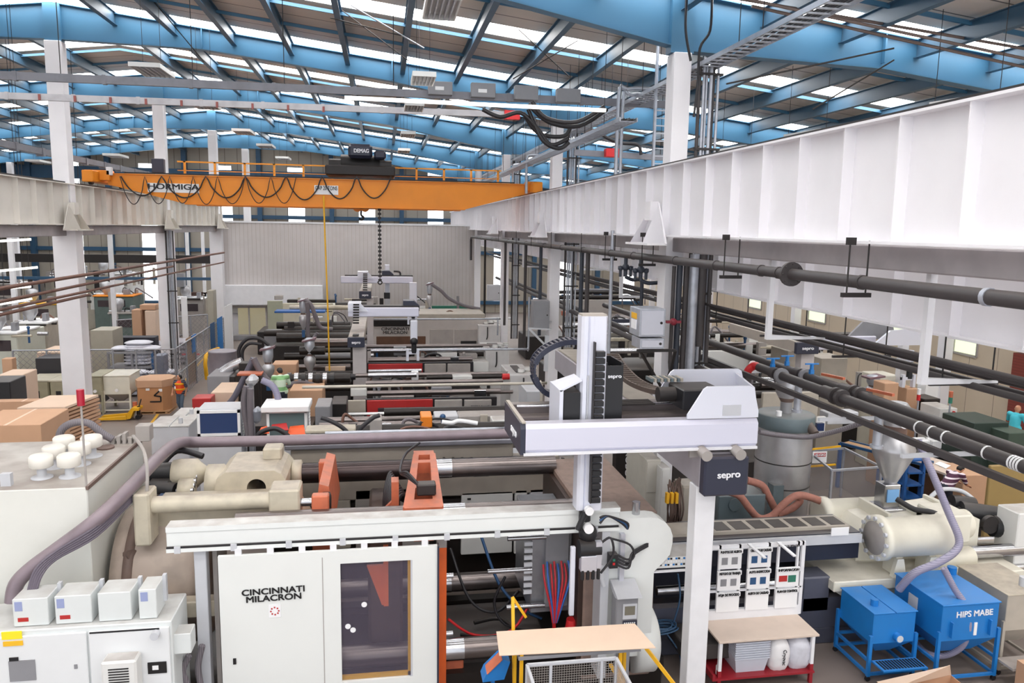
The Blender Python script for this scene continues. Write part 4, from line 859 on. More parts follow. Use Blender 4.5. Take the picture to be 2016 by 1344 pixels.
pts = [P(1808, 868, Y=14.2), P(1835, 930, Y=13.6), P(1868, 1010, Y=13.2), P(1888, 1060, Y=12.9), P(1880, 1085, Y=12.8), P(1845, 1108, Y=12.6), P(1800, 1128, Y=12.6), P(1770, 1160, Y=12.8)]
MB().tube(pts, .075, 10).go('vacuum_hose', mat('hose_lilac', C8(150, 146, 168), .4, lines=(2, .03, .3, C8(120, 116, 138))), label='thick lilac grey hose swooping down over the white injection cylinder', cat='hose')
MB().tube([P(1858, 1118, Y=12.2), P(1880, 1160, Y=12.1), P(1900, 1190, Y=12.0), P(1907, 1230, Y=11.9), P(1895, 1270, Y=12.0), P(1860, 1290, Y=12.2), P(1825, 1285, Y=12.4), P(1800, 1262, Y=12.8)], .06, 10).go('vacuum_hose', MATS['hose_lilac'], label='pale hose looping over the front of the lettered blue bin', cat='hose')
MB().tube([P(1765, 982, Y=14.3), P(1800, 1002, Y=14), P(1835, 1008, Y=13.8), P(1862, 1022, Y=13.8)], .06, 8).go('rubber_hose', HOSEB, label='black rubber hose lying on the cream drive housing', cat='hose')
# ================================================================ robot on the big press
rb = thing('gantry_robot', (5.4, 11.5, 0), 'large white gantry robot over the front machine, with upright arm and dark lettered end box', 'robot')
BX0, BX1, BZ1, BZ0 = 5.04, 5.76, 4.77, 4.16
MB().box(BX0, BX1, 11.4, 22.2, BZ0+.02, BZ1, .02).go('gantry_beam', mat('beam_grey', C8(176, 172, 180), .45, .2, grime=.15, dust=.7), rb)
e = MB().box(BX0-.01, BX1+.03, 11.2, 11.4, BZ0-.06, BZ1-.02, .03).go('end_cover', NAVY, rb)
text('sepro', ((BX0+BX1)/2+.04, 11.19, BZ0+.3), .11, .38, INKW, rb, bold=.03, spin=math.radians(1.5))
MB().box(5.02, 5.36, 11.45, 11.75, 0, BZ0+.02, .01).go('post', WHITE, rb)
MB().box(4.9, 5.5, 11.3, 11.9, 0, .04).go('post_foot', WHITE, rb)
for x in (BX0+.05, BX1-.1): MB().cyl((x-.05, 11.15, BZ1+.02), (x-.05, 11.5, BZ1+.06), .09, .08).box(x-.2, x+.1, 11.5, 11.55, BZ1-.1, BZ1+.3).go('buffer', MGREY, rb)
# front beam of the carriage
FX0, FX1 = 2.12, 5.98
fbm = MB().prism([(11.42, 4.86), (11.36, 4.92), (11.36, 5.25), (11.42, 5.32), (11.62, 5.32), (11.62, 4.86)], 0, FX0+.03, FX1).go('cross_beam', mat('beam_lilac', C8(216, 216, 232), .32, .25, dust=.5), rb)
MB().box(FX0, FX1, 11.34, 11.5, 4.83, 4.87).go('beam_lip', WHITE, fbm)
bb = MB().box(FX0+.03, FX1, 12.75, 12.95, 4.9, 5.32).box(FX0+.03, FX1, 12.45, 12.75, 5.12, 5.16).go('cross_beam', mat('rail_dusty', C8(130, 122, 122), .45, .4, grime=.3, dust=.6), rb)
for z in (5.32, 5.02): MB().cyl((FX0+.1, 12.6, z), (FX1, 12.6, z), .03, n=8).go('guide_rail', STEEL, bb)
ec = MB().prism([(11.36, 4.84), (12.95, 4.84), (12.95, 5.34), (11.4, 5.34), (11.36, 5.25)], 0, FX0-.05, FX0+.03).go('end_cover', NAVY, rb)
text('sepro', (FX0-.055, 11.95, 5.08), .14, .5, INKW, rb, face='-x', bold=.03)
MB().box(FX0-.03, FX0+.03, 11.36, 12.95, 5.34, 5.36).go('cover_lip', PUTTY, ec)
# shaped cover plates at the right end of the carriage
def cover(y, th, x0, x1, nm, hood=0): return MB().prism([(x0, 5.34), (x0, 5.4), (x0+.26, 5.82), (x0+.32, 5.86), (x1-.16, 5.86), (x1-.1, 5.82), (x1, 5.45), (x1, 5.34)], 1, y, y+th)
cv = cover(11.4, .04, 4.78, 5.99, 'c').go('side_cover', ALUW, rb)
cover(12.9, .04, 4.8, 6.5, 'c').go('side_cover', ALUW, rb)
m = MB().slab([(5.99, 11.4, 5.36), (6.4, 12.9, 5.36), (6.3, 12.9, 5.8), (5.9, 11.4, 5.84)], .03); m.go('hood', ALUW, rb)
a = rect(1423, 797, 1459, 818, 11.39); MB().box(a[0], a[1], 11.39, 11.4, a[2], a[3]).go('hatch', LGREY, cv)
d = MB().box(4.9, 5.6, 11.9, 12.6, 5.35, 5.7, .02).go('drive_unit', BLACK, rb)
for k in range(10): MB().box(4.55+.06*k, 4.59+.06*k, 12.5, 12.8, 5.72, 5.78).go('chain_link', TEAL if k % 2 == 0 else PUTTY, d)
MB().cyl((4.6, 12.3, 5.55), (4.9, 12.3, 5.55), .13).go('drive_motor', DARK, d)
# upright arm
AX = 3.31
arm = MB()
prof = [(AX-.21, 11.8), (AX-.17, 11.76), (AX-.11, 11.76), (AX-.09, 11.79), (AX-.07, 11.76), (AX-.02, 11.76), (AX, 11.74), (AX+.18, 11.74), (AX+.21, 11.78), (AX+.21, 12.05), (AX-.21, 12.05)]
arm.prism(prof, 2, 3.75, 6.95); ao = arm.go('vertical_arm', ALUW, rb)
MB().box(AX-.2, AX+.2, 11.8, 12.05, 6.95, 6.98).go('arm_cap', PUTTY, ao)
m = MB(); cz = 3.9; k = 0
while cz < 6.35: MB().box(AX+.0, AX+.16, 11.66, 11.75, cz, cz+.09, .01).go('chain_link', BLACK, ao); cz += .115; k += 1
MB().box(AX-.02, AX+.0, 11.66, 11.76, 3.9, 6.55).go('chain_guide', DARK, ao)
MB().cyl((AX-.09, 11.75, 4.9), (AX-.09, 11.75, 6.0), .015, n=8).go('arm_rod', LGREY, ao)
cg = MB().box(AX-.5, AX-.21, 11.72, 12.4, 4.95, 5.75, .02).go('carriage_block', BLACK, rb)
MB().box(AX-.56, AX-.5, 11.7, 12.45, 4.95, 5.78).slab([(AX-.56, 11.7, 5.78), (AX-.21, 11.7, 5.95), (AX-.21, 12.2, 5.95), (AX-.56, 12.4, 5.78)], .03).go('carriage_plate', ALUW, cg)
m = MB().box(AX+.21, AX+.24, 11.8, 12.5, 4.95, 6.2).box(AX+.21, AX+.5, 12.45, 12.5, 4.95, 6.2).box(AX+.47, AX+.5, 11.8, 12.5, 4.95, 6.2).box(AX+.21, AX+.5, 11.78, 11.8, 4.95, 6.15)
ho = m.go('arm_housing', BLACK, rb); text('sepro', (AX+.355, 11.77, 5.98), .06, .22, INKW, rb, bold=.03)
# wrist and gripper
wr = MB().cyl((AX-.05, 11.85, 3.75), (AX-.05, 11.85, 3.55), .1).sph((AX, 11.8, 3.35), .16, 14).cyl((AX-.16, 11.75, 3.1), (AX+.2, 11.75, 3.1), .15).cyl((AX-.2, 11.7, 3.45), (AX-.08, 11.7, 3.75), .05).go('wrist', BLACK, rb)
for dz, r in ((3.78, .07), (3.48, .08)): MB().cyl((AX-.03, 11.62, dz), (AX-.03, 11.72, dz), r, n=20).go('wrist_disc', PAPER, wr)
m = MB().box(AX-.15, AX+.12, 11.6, 11.75, 2.75, 3.02, .01).box(AX+.1, AX+.2, 11.62, 11.72, 2.8, 3.25); gr = m.go('gripper_plate', ALU, rb)
for k in range(4): MB().cyl((AX-.12+.09*k, 11.62, 2.62), (AX-.12+.09*k, 11.62, 2.78), .03, n=10).go('suction_cup', BLACK, gr)
MB().box(AX-.3, AX-.22, 11.7, 11.78, 1.95, 3.15, .01).go('gripper_rail', ALUW, gr)
MB().tube([(AX+.2, 11.7, 3.2), (AX+.35, 11.65, 3.3), (AX+.4, 11.65, 3.0), (AX+.2, 11.65, 2.7)], .02, 6).go('air_hose', HOSEB, gr)
for i in range(3): MB().tube([(AX+.2, 11.8, 3.5+.05*i), (AX+.35, 11.85, 3.6), (AX+.6+.05*i, 11.9, 3.45), (AX+.75, 12.0, 3.3)], .02, 6).go('air_hose', DBLUE if i == 1 else HOSEB, wr)
# energy chains
def chain(pts, w, mt, nm, parent, n, flat=True, ribs=True):
    m = MB(); pts = [Vector(p) for p in pts]; dense = []
    for i in range(len(pts)-1):
        a, b, c, d = pts[max(i-1, 0)], pts[i], pts[i+1], pts[min(i+2, len(pts)-1)]
        for k in range(n):
            t = k/n; dense.append(.5*((2*b)+(c-a)*t+(2*a-5*b+4*c-d)*t*t+(3*b-a-3*c+d)*t**3))
    for i in range(len(dense)-1):
        p, q = dense[i], dense[i+1]; d = (q-p).normalized(); s = d.cross(Vector((0, 0, 1))) if abs(d.z) < .9 else Vector((0, 1, 0)); s.normalize()
        for sg in (-1, 1): m.bar(p+s*sg*w/2, q+s*sg*w/2, .03, .09)
        m.bar(p-s*w/2+Vector((0, 0, .03)), p+s*w/2+Vector((0, 0, .03)), .05, .03)
    return m.go(nm, mt, parent)
chy = 12.6
chain([(3.6, 12.95, 6.35), (3.1, 12.95, 6.38), (2.7, 12.95, 6.2), (2.55, 12.95, 5.9), (2.7, 12.95, 5.55), (3.0, 12.95, 5.42), (3.4, 12.95, 5.4)], .3, NAVY, 'energy_chain', rb, 6)
chain([P(1205, 700, Y=17), P(1222, 726, Y=15.9), P(1250, 752, Y=14.9), P(1290, 768, Y=14.2), P(1325, 772, Y=13.6), P(1350, 770, Y=13.4)], .3, mat('chain_brown', C8(84, 72, 66), .5, grime=.3, dust=.6), 'energy_chain', rb, 7)
m = MB()
for k in range(8): m.bar((3.6, 12.4+.05*k, 5.36), (4.6, 12.4+.05*k, 5.36), .02)
m.go('rail_strip', DARK, rb)
MB().box(5.1, 5.7, 14.5, 22, 4.78, 4.8).go('chain_trough', PUTTY, rb)
text('WITTMANN', (5.03, 21.3, 4.45), .2, .9, GREEN, rb, face='-x') if False else None
# ================================================================ near left: oil tank, control cabinets
tk = thing('oil_tank', (-6.7, 13.9, 0), 'big pale machine tank with six white mushroom breathers on its dusty top', 'tank')
MB().box(-9.4, -4.58, 12.5, 15.35, 0, 4.2, .015).go('tank_body', mat('tank_paint', C8(222, 222, 216), .45, grime=.1, dust=.95, scale=1.5), tk)
MB().box(-4.6, -4.56, 12.5, 15.35, 4.16, 4.22).go('edge_strip', BROWN, tk)
for x, y in ((83, 940), (138, 938), (108, 920), (159, 914), (128, 900), (182, 898)):
    p = P(x, y, Z=4.2); b = MB().lathe((p.x, p.y, 4.2), [(.16, 0), (.16, .02), (.07, .03), (.07, .2)], 20).go('breather', LGREY, tk)
    MB().lathe((p.x, p.y, 4.38), [(.15, 0), (.175, .02), (.175, .17), (.15, .2), (.03, .22)], 24).go('breather_cap', mat('cap_cream', C8(228, 224, 216), .5, grime=.15, dust=.3), b)
for x, y in ((208, 882),): 
    p = P(x, y, Z=4.2); MB().cyl((p.x, p.y, 4.2), (p.x, p.y, 4.23), .15).go('hatch', BROWN, tk)
a = rect(0, 928, 20, 955, 12.7); MB().box(a[0], a[1], 12.7, 12.8, 4.2, 4.4).go('valve_box', LGREY, tk)
p = P(172, 985, Y=12.55); MB().cyl((p.x, 12.55, 3.7), (p.x, 12.55, 5.55), .018, n=6).go('beacon_pole', MGREY, label='thin pole with a red beacon at the corner of the tank', cat='beacon')
bp = bpy.data.objects['beacon_pole']; pt = P(170, 775, Y=12.55)
MB().cyl((p.x, 12.55, 5.5), (p.x, 12.55, 5.75), .055).go('beacon_lamp', mat('beacon_red', C8(170, 26, 50), .3), bp)
MB().tube([P(115, 868, Y=15), P(122, 845, Y=15), P(145, 832, Y=15), P(175, 833, Y=15), P(200, 852, Y=15), P(222, 865, Y=15)], .07, 8).go('tank_hose', HOSE, label='thick grey hose arching over the rear of the breather tank', cat='hose')
vb = thing('valve_assembly', tuple(P(250, 860, Y=15.1)), 'cluster of valves on the far right corner of the breather tank', 'valve')
m = MB(); q = P(250, 868, Y=15.1)
for k in range(5): m.box(q.x-.25+.1*k, q.x-.19+.1*k, 15.0, 15.2, 4.2, 4.3+.05*(k % 3))
m.cyl((q.x-.3, 15.1, 4.25), (q.x+.3, 15.1, 4.3), .04); m.box(q.x+.2, q.x+.45, 14.95, 15.2, 4.25, 4.55, .01); m.go('manifold', MGREY, vb)
# horizontal cable conduit crossing behind the press and curving down to the cabinets
MB().tube([P(25, 1185, Y=11.9), P(32, 1150, Y=11.95), P(62, 1118, Y=12), P(120, 1075, Y=12.1), P(195, 1018, Y=12.2), P(260, 955, Y=12.9), P(318, 895, Y=14.2), P(352, 872, Y=15.4), P(400, 870, Y=16), P(600, 866, Y=16), P(850, 858, Y=16), P(1010, 853, Y=16)], .11, 12).go('conduit_hose', mat('conduit_mauve', C8(136, 122, 130), .4, .2, grime=.35, dust=.2), label='fat mauve cable conduit crossing behind the press and swooping down to the near left cabinets', cat='hose')
m = MB()
for k in range(5): m.tube([P(55+k*4, 1165, Y=11.7), P(70+k*3, 1120+k*3, Y=11.8), P(110, 1085+k*4, Y=11.95), P(190, 1035+k*5, Y=12.1), P(260, 970+k*4, Y=12.8)], .022, 6)
m.go('cable_bundle', mat('cable_mauve', C8(98, 90, 102), .5), label='bundle of thin cables strapped under the fat mauve conduit', cat='cable', kind='stuff')
MB().tube([P(288, 990, Y=12.9), P(290, 930, Y=12.9), P(282, 885, Y=13.2), P(262, 858, Y=14.5)], .03, 6).go('thin_conduit', MGREY, label='thin grey conduit bending up from the cream cylinder flange', cat='conduit')
cab = thing('control_cabinet', (-4.2, 11.6, 0), 'pale two-door control cabinet in the bottom left corner with a fan unit', 'cabinet')
CB = mat('cabinet_white', C8(218, 222, 222), .4, grime=.06, dust=.6)
a = rect(-60, 1232, 335, 1344, 11.3); tz = P(160, 1233, Y=11.3).z; xr = P(337, 1215, Y=11.3).x
MB().box(-7, xr, 11.3, 12.2, 0, tz, .015).go('body', CB, cab)
dv = P(170, 1240, Y=11.29).x
for i, (x0, x1) in enumerate(((-6.9, dv), (dv+.03, xr-.03))):
    d = MB().box(x0, x1, 11.26, 11.3, .1, tz-.07, .012).go('door', mat('cabinet_door', C8(226, 228, 230), .38, grime=.04), cab)
MB().box(dv+.05, dv+1.0, 11.255, 11.262, tz-.1, tz-.075).go('door_gap', BLACK, cab)
for (r, mt, nm) in (((3, 1243, 43, 1258), mat('sticker_yellow', C8(250, 226, 40), .5), 'sticker'), ((6, 1262, 45, 1271), mat('sticker_amber', C8(240, 186, 40), .5), 'sticker'), ((18, 1294, 36, 1301), BLACK, 'switch'), ((146, 1308, 152, 1316), GREY, 'lock'), ((18, 1300, 70, 1340), GREY, 'door_recess'), ((291, 1303, 328, 1325), INK, 'display')):
    a = rect(*r, 11.25); MB().box(a[0], a[1], 11.245, 11.26, a[2], a[3]).go(nm, mt, cab)
a = rect(300, 1310, 312, 1318, 11.24); MB().box(a[0], a[1], 11.235, 11.245, a[2], a[3]).go('display_label', PAPER, cab)
q = P(305, 1250, Y=11.2); MB().cyl((q.x, 11.15, q.z), (q.x, 11.26, q.z), .06).go('rotary_knob', LGREY, cab)
a = rect(200, 1302, 270, 1400, 10.98); ac = MB().box(a[0], a[1], 10.98, 11.26, 1.0, a[3], .03).go('fan_unit', MWHITE, cab)
for k in range(12): MB().box(a[0]+.1, a[1]-.1, 10.97, 10.985, a[3]-.12-.04*k, a[3]-.105-.04*k).go('vent_slot', INK, ac)
a = rect(338, 1250, 376, 1287, 11.4); MB().box(a[0], a[1], 11.4, 11.7, a[2], a[3]+.02, .01).go('side_box', CB, cab)
for i, (r, lb, c) in enumerate((((25, 1178, 95, 1231), 'small pale relay box with a red tag on the corner cabinet, leftmost of four', 1), ((108, 1172, 180, 1226), 'small pale relay box with a red tag, second from the left on the cabinet', 1), ((193, 1166, 258, 1221), 'blank pale relay box on the cabinet, third from the left', 0), ((273, 1160, 308, 1216), 'narrow pale relay box at the right end of the cabinet top', 0))):
    a = rect(*r, 11.4); t = MB().box(a[0], a[1], 11.4, 11.85, tz+.005, a[3], .01).go('relay_box', CB, label=lb, cat='box', group='relay boxes on the corner cabinet')
    MB().box(a[1], a[1]+.05, 11.75, 11.83, tz+.1, a[3]+.05).go('mounting_bracket', LGREY, t)
    if c: MB().box(a[0]+.06, a[0]+.2, 11.395, 11.4, tz+.08, tz+.14).go('red_tag', RED, t)
    if c or i == 3: MB().box(a[0]+.03, a[0]+.13, 11.395, 11.4, a[3]-.18, a[3]-.04).go('print', mat('print_blue', C8(150, 160, 200), .5), t)
for i, pts in enumerate(([P(372, 1290, Y=11.8), P(360, 1320, Y=11.8), P(368, 1344, Y=11.8), P(380, 1380, Y=11.8)], [P(398, 1270, Y=11.9), P(390, 1310, Y=11.9), P(395, 1350, Y=11.9), P(400, 1390, Y=11.9)])):
    MB().tube(pts, .05, 8).go('hose', HOSE, label=['grey hose looping below the small side box of the corner cabinet', 'grey hose beside the pale upright left of the sliding door'][i], cat='hose')
# cardboard at the left edge
def carton(lb, r, Y, d, zb=0, mt=CARD, name='cardboard_box', top=None, grp=None):
    a = rect(*r, Y); t = MB().box(a[0], a[1], Y, Y+d, zb if zb is not None else a[2], a[3], .01)
    o = t.go(name, mt, label=lb, cat='box', group=grp)
    MB().box((a[0]+a[1])/2-.03, (a[0]+a[1])/2+.03, Y-.004, Y+d, a[3], a[3]+.004).go('tape', CARDL, o); return o, a
carton('large brown cardboard box behind the breather tank, the upper of two at the left edge', (-60, 837, 82, 888), 17.4, 1.5, P(20, 888, Y=17.4).z)
z_ = P(20, 888, Y=17.4).z
carton('large brown cardboard box carrying another at the left edge', (-62, 889, 84, 960), 17.4, 1.5, 0)
carton('long low brown cardboard wall behind the stack of sheets', (-40, 790, 130, 860), 25, .4, 0)
st = thing('cardboard_stack', tuple(P(90, 900, Y=22)), 'tall stack of flat cardboard sheets in front of the nearest left column', 'cardboard sheets')
a = rect(38, 800, 130, 900, 21.5); n = 34
for k in range(n):
    z0 = a[3]*k/n; MB().slab([(a[0]+.02*math.sin(k*1.7), 21.5+.03*math.cos(k), z0+a[3]/n*.8), (a[1]+.02*math.sin(k), 21.5, z0+a[3]/n*.8), (a[1]+.35+.02*math.cos(k*2), 23, z0+a[3]/n*.8), (a[0]+.2, 23, z0+a[3]/n*.8)], a[3]/n*.62).go('sheet', CARDL if k == n-1 else CARD, st)
# ================================================================ near right: table, rack, bins
tb = thing('work_table', (6.95, 12.65, 0), 'red and white steel work table with a plywood top holding crates and bags', 'table')
MB().box(5.95, 7.92, 12.22, 13.02, .93, .97, .005).go('table_top', PLY, tb)
for x in (6.0, 7.82):
    for y in (12.27, 12.95):
        l = MB().box(x-.03, x+.03, y-.03, y+.03, .38, .93).go('leg', WHITE, tb); MB().box(x-.032, x+.032, y-.032, y+.032, 0, .38).go('leg_foot', REDP, l)
MB().box(5.85, 7.86, 12.2, 13.0, .22, .26).go('lower_shelf', REDP, tb); MB().box(5.85, 5.9, 12.2, 13.0, .26, .34).box(5.85, 7.86, 12.96, 13.0, .26, .34).go('shelf_rim', REDP, tb)
rk = thing('notice_rack', (6.95, 13.05, .97), 'white notice rack of quality papers standing on the back of the work table', 'rack')
W0, W1, RZ0, RZ1 = 6.0, 7.95, .97, 2.45
m = MB()
for x in (W0, W1): m.box(x-.035, x+.035, 13.0, 13.06, RZ0, RZ1)
m.box(W0, W1, 13.0, 13.06, RZ1-.07, RZ1); m.box(W0, W1, 13.0, 13.06, 1.52, 1.55) ; m.box(W0, W1, 12.99, 13.06, RZ0, 1.16)
for k in range(3):
    for s in (0, .4): m.box(W0+.22+.6*k+s, W0+.26+.6*k+s, 13.0, 13.05, RZ0, RZ1)
m.go('rack_frame', WHITE, rk)
TX = [['PUNTOS DE ALERTA', 'METODO DE TRABAJO', 'HOJA DE PROCESO'], ['CRITERIOS DE CALIDAD', 'AUTO INSPECCION', 'ALERTA DE CALIDAD'], ['', 'INFORMACION', 'PLAN DE CONTROL']]
for k in range(3):
    for j in range(3):
        x0 = W0+.2+.6*k; z1 = 2.33-.43*j
        if k == 2 and j == 0:
            text('TIEMPO DE OPERACION', (x0+.25, 12.985, z1+.05), .045, .4, INK, rk); continue
        t = MB().box(x0, x0+.46, 12.96, 12.975, z1-.33, z1-.02).go('paper_sheet', PAPER, rk)
        MB().box(x0-.01, x0+.47, 12.94, 12.99, z1-.02, z1+.06).go('label_holder', PAPER, rk)
        text(TX[k][j], (x0+.23, 12.935, z1+.02), .05, .42, INK, rk, bold=.01)
        rnd = random.Random(k*3+j)
        if k == 2 and j == 1: MB().box(x0+.05, x0+.22, 12.955, 12.96, z1-.22, z1-.1).go('picture', RED, t); MB().box(x0+.24, x0+.4, 12.955, 12.96, z1-.24, z1-.1).go('picture', GREEN, t)
        elif j < 2: MB().box(x0+.06, x0+.18, 12.955, 12.96, z1-.24, z1-.1).go('picture', DBLUE if k else GREY, t); MB().box(x0+.26, x0+.38, 12.955, 12.96, z1-.24, z1-.1).go('picture', DBLUE if k else GREY, t)
for x in (6.75, 7.35): MB().slab([(x, 12.95, 2.5), (x+.16, 12.6, 2.36), (x+.22, 12.6, 2.36), (x+.06, 12.95, 2.5)], .03).go('clip_arm', WHITE, rk)
cr_ = mat('crate_grey', C8(196, 200, 212), .45, grime=.08)
for k in range(8):
    z0 = .262+.045*k; m = MB(); x0, x1, y0, y1 = 6.32, 6.98, 12.3, 12.9; h = .3 if k == 0 else .3
    i_ = .05
    m.add([(x0+i_, y0+i_, z0), (x1-i_, y0+i_, z0), (x1-i_, y1-i_, z0), (x0+i_, y1-i_, z0), (x0, y0, z0+h), (x1, y0, z0+h), (x1, y1, z0+h), (x0, y1, z0+h), (x0+.03, y0+.03, z0+h), (x1-.03, y0+.03, z0+h), (x1-.03, y1-.03, z0+h), (x0+.03, y1-.03, z0+h), (x0+.07, y0+.07, z0+.02), (x1-.07, y0+.07, z0+.02), (x1-.07, y1-.07, z0+.02), (x0+.07, y1-.07, z0+.02)],
          [(3, 2, 1, 0), (0, 1, 5, 4), (1, 2, 6, 5), (2, 3, 7, 6), (3, 0, 4, 7), (4, 5, 9, 8), (5, 6, 10, 9), (6, 7, 11, 10), (7, 4, 8, 11), (8, 9, 13, 12), (9, 10, 14, 13), (10, 11, 15, 14), (11, 8, 12, 15), (12, 13, 14, 15)])
    m.box(x0-.012, x1+.012, y0-.012, y0+.004, z0+h-.025, z0+h)
    c_ = m.go('plastic_crate', cr_, group='nested grey crates under the work table', cat='crate', label='grey plastic crate in the nested pile under the work table')
    c_['label'] = 'bottom grey crate of the nested pile under the work table' if k == 0 else 'top grey crate of the nested pile under the work table' if k == 7 else 'grey crate nested in the middle of the pile under the table'
def sack(x, y, z, w, d, h, mt, lb, tl=0, nm='plastic_bag'):
    m = MB(); rnd = random.Random(int(x*100)); vs = []; n, L = 20, 12
    for j in range(L+1):
        t = j/L; e = (math.sin(math.pi*min(1, .1+t*.86))**.22)*(1-.3*max(0, t-.8)/.2)
        for i in range(n):
            an = 2*math.pi*i/n; c, s = math.cos(an), math.sin(an); q = (abs(c)**4+abs(s)**4)**-.25
            r = q*e*(1+rnd.uniform(-.05, .05)); vs.append((x+c*r*w/2+tl*t, y+s*r*d/2, z+h*t))
    m.add(vs, [(j*n+i, j*n+(i+1) % n, (j+1)*n+(i+1) % n, (j+1)*n+i) for j in range(L) for i in range(n)], True)
    m.add(vs, [tuple(range(n-1, -1, -1)), tuple(range(L*n, L*n+n))]); return m.go(nm, mt, label=lb, cat='bag')
b1 = sack(7.22, 12.5, .262, .42, .5, .62, mat('bag_white', C8(226, 224, 226), .4, bump=.4, scale=9), 'white printed sack on the red shelf, left of the clear bag')
text('Cryovac', (7.26, 12.24, .55), .07, .3, INK, b1, spin=-math.pi/2)
sack(7.62, 12.5, .262, .46, .5, .62, BAG, 'crumpled clear grey plastic bag at the right end of the red shelf')
bt = MB().lathe((6.02, 12.35, .262), [(.04, 0), (.045, .01), (.045, .16), (.02, .2)], 14).go('spray_bottle', PAPER, label='small white bottle with a red cap on the red shelf', cat='bottle')
MB().cyl((6.02, 12.35, .46), (6.02, 12.35, .52), .028).go('cap', REDS, bt)
def bin_(name, x0, x1, y0, y1, z1, lb, mt=BIN, hopper=True):
    t = thing(name, ((x0+x1)/2, (y0+y1)/2, 0), lb, 'bin'); H = z1
    f = .42*H
    m = MB().box(x0, x1, y0, y1, .55*H, H, .01); t_ = m.go('bin_body', mt, t)
    c = MB(); a = [(x0+.01, y0+.01, .55*H), (x1-.01, y0+.01, .55*H), (x1-.01, y1-.01, .55*H), (x0+.01, y1-.01, .55*H)]; q = .28
    b = [(x0+q, y0+q, .32*H), (x1-q, y0+q, .32*H), (x1-q, y1-q, .32*H), (x0+q, y1-q, .32*H)]
    c.add(a+b, [(0, 1, 5, 4), (1, 2, 6, 5), (2, 3, 7, 6), (3, 0, 4, 7), (7, 6, 5, 4)]); c.go('bin_cone', mt, t)
    for (x, y) in ((x0-.03, y0+.0), (x1+.03, y0+.0), (x0-.03, y1), (x1+.03, y1)): 
        l = MB().box(x-.03, x+.03, y-.03, y+.03, .1, .68*H).go('leg', mt, t); MB().cyl((x, y-.02, .05), (x, y+.02, .05), .05, n=12).go('castor', BLACK, l)
    for z in (.14, .3*H):
        for (p, q_) in (((x0-.03, y0, z), (x1+.03, y0, z)), ((x0-.03, y0, z), (x0-.03, y1, z)), ((x1+.03, y0, z), (x1+.03, y1, z)), ((x0-.03, y1, z), (x1+.03, y1, z))):
            if z > .2 and p[1] == y0 and q_[1] == y0: continue
            MB().bar(p, q_, .05).go('frame_bar', mt, t)
    return t
A = bin_('material_bin', 8.95, 9.82, 12.15, 13.2, 1.33, 'smaller bright blue wheeled material bin, the left one, with a mesh step')
MB().box(8.93, 9.37, 12.13, 13.22, 1.33, 1.35, .004).go('lid', BIN, A); MB().box(9.39, 9.84, 12.13, 13.22, 1.33, 1.35, .004).go('lid', BIN, A)
MB().cyl((9.15, 12.45, 1.35), (9.15, 12.45, 1.47), .07).go('spout', BIN, A)
MB().cyl((9.45, 12.05, .86), (9.45, 12.15, .86), .085).go('sight_glass', BIN, A); MB().cyl((9.45, 12.04, .86), (9.45, 12.05, .86), .065).go('sight_lens', LGREY, A)
m = MB().box(8.95, 9.85, 11.75, 12.12, .4, .43); g = m.go('mesh_step', BIN, A)
m = MB()
for k in range(14): m.box(9.0+.06*k, 9.04+.06*k, 11.8, 12.08, .43, .434)
m.go('grating', INK, g)
B = bin_('material_bin', 10.12, 11.3, 11.85, 13.2, 1.56, 'larger bright blue wheeled material bin lettered in white on its front')
MB().box(10.1, 11.32, 11.83, 13.22, 1.56, 1.585, .005).go('lid', BIN, B); MB().cyl((11.25, 13.05, 1.585), (11.25, 13.05, 1.72), .09).go('spout', BIN, B)
text('HIPS MABE', (10.78, 11.845, 1.38), .12, .75, INKW, B, bold=.02, spin=math.radians(1))
MB().box(10.8, 10.86, 11.835, 11.85, .95, 1.2).go('sight_strip', PAPER, B)
for x in (10.3, 11.1): MB().box(x, x+.03, 11.78, 11.85, .95, 1.25).go('handle', BIN, B)
MB().box(10.095, 10.11, 12.5, 12.75, 1.15, 1.4).go('label_plate', LGREY, B)
Cc = bin_('material_bin', 11.6, 12.5, 12.0, 13.3, 1.6, 'beige wheeled material bin at the right edge beside the lettered blue one', PUTTY)
MB().box(11.58, 12.52, 11.98, 13.32, 1.6, 1.62, .004).go('lid', CREAM, Cc); MB().cyl((12.2, 12.3, 1.62), (12.2, 12.3, 1.8), .08).go('spout', LGREY, Cc)
MB().box(11.4, 12.2, 11.5, 11.9, .38, .42).go('mesh_step', MGREY, Cc)
# open carton at the bottom edge
o = thing('open_carton', tuple(P(1800, 1340, Z=.25)), 'opened cardboard carton with raised flaps at the bottom edge', 'box')
q = P(1800, 1335, Z=.35); x0, x1, y0, y1, h = q.x-.75, q.x+.75, q.y-.7, q.y, .35
m = MB()
for b in ((x0, x1, y0, y0+.01), (x0, x1, y1-.01, y1), (x0, x0+.01, y0, y1), (x1-.01, x1, y0, y1)): m.box(*b, 0, h)
m.box(x0, x1, y0, y1, 0, .01); m.go('carton_wall', CARD, o)
MB().slab([(x0, y1, h), (x1, y1, h), (x1-.15, y1-.12, h+.28), (x0+.15, y1-.3, h+.05)], .008).go('flap', CARDL, o)
MB().slab([(x0, y0, h), (x0, y1, h), (x0+.5, y1-.2, h+.03), (x0+.5, y0, h+.02)], .008).go('flap', CARDL, o)
q = P(2002, 1300, Z=.6); MB().box(q.x, q.x+.6, q.y-.6, q.y, 0, .62, .005).go('cardboard_box', CARD, label='brown cardboard box at the bottom right corner', cat='box')
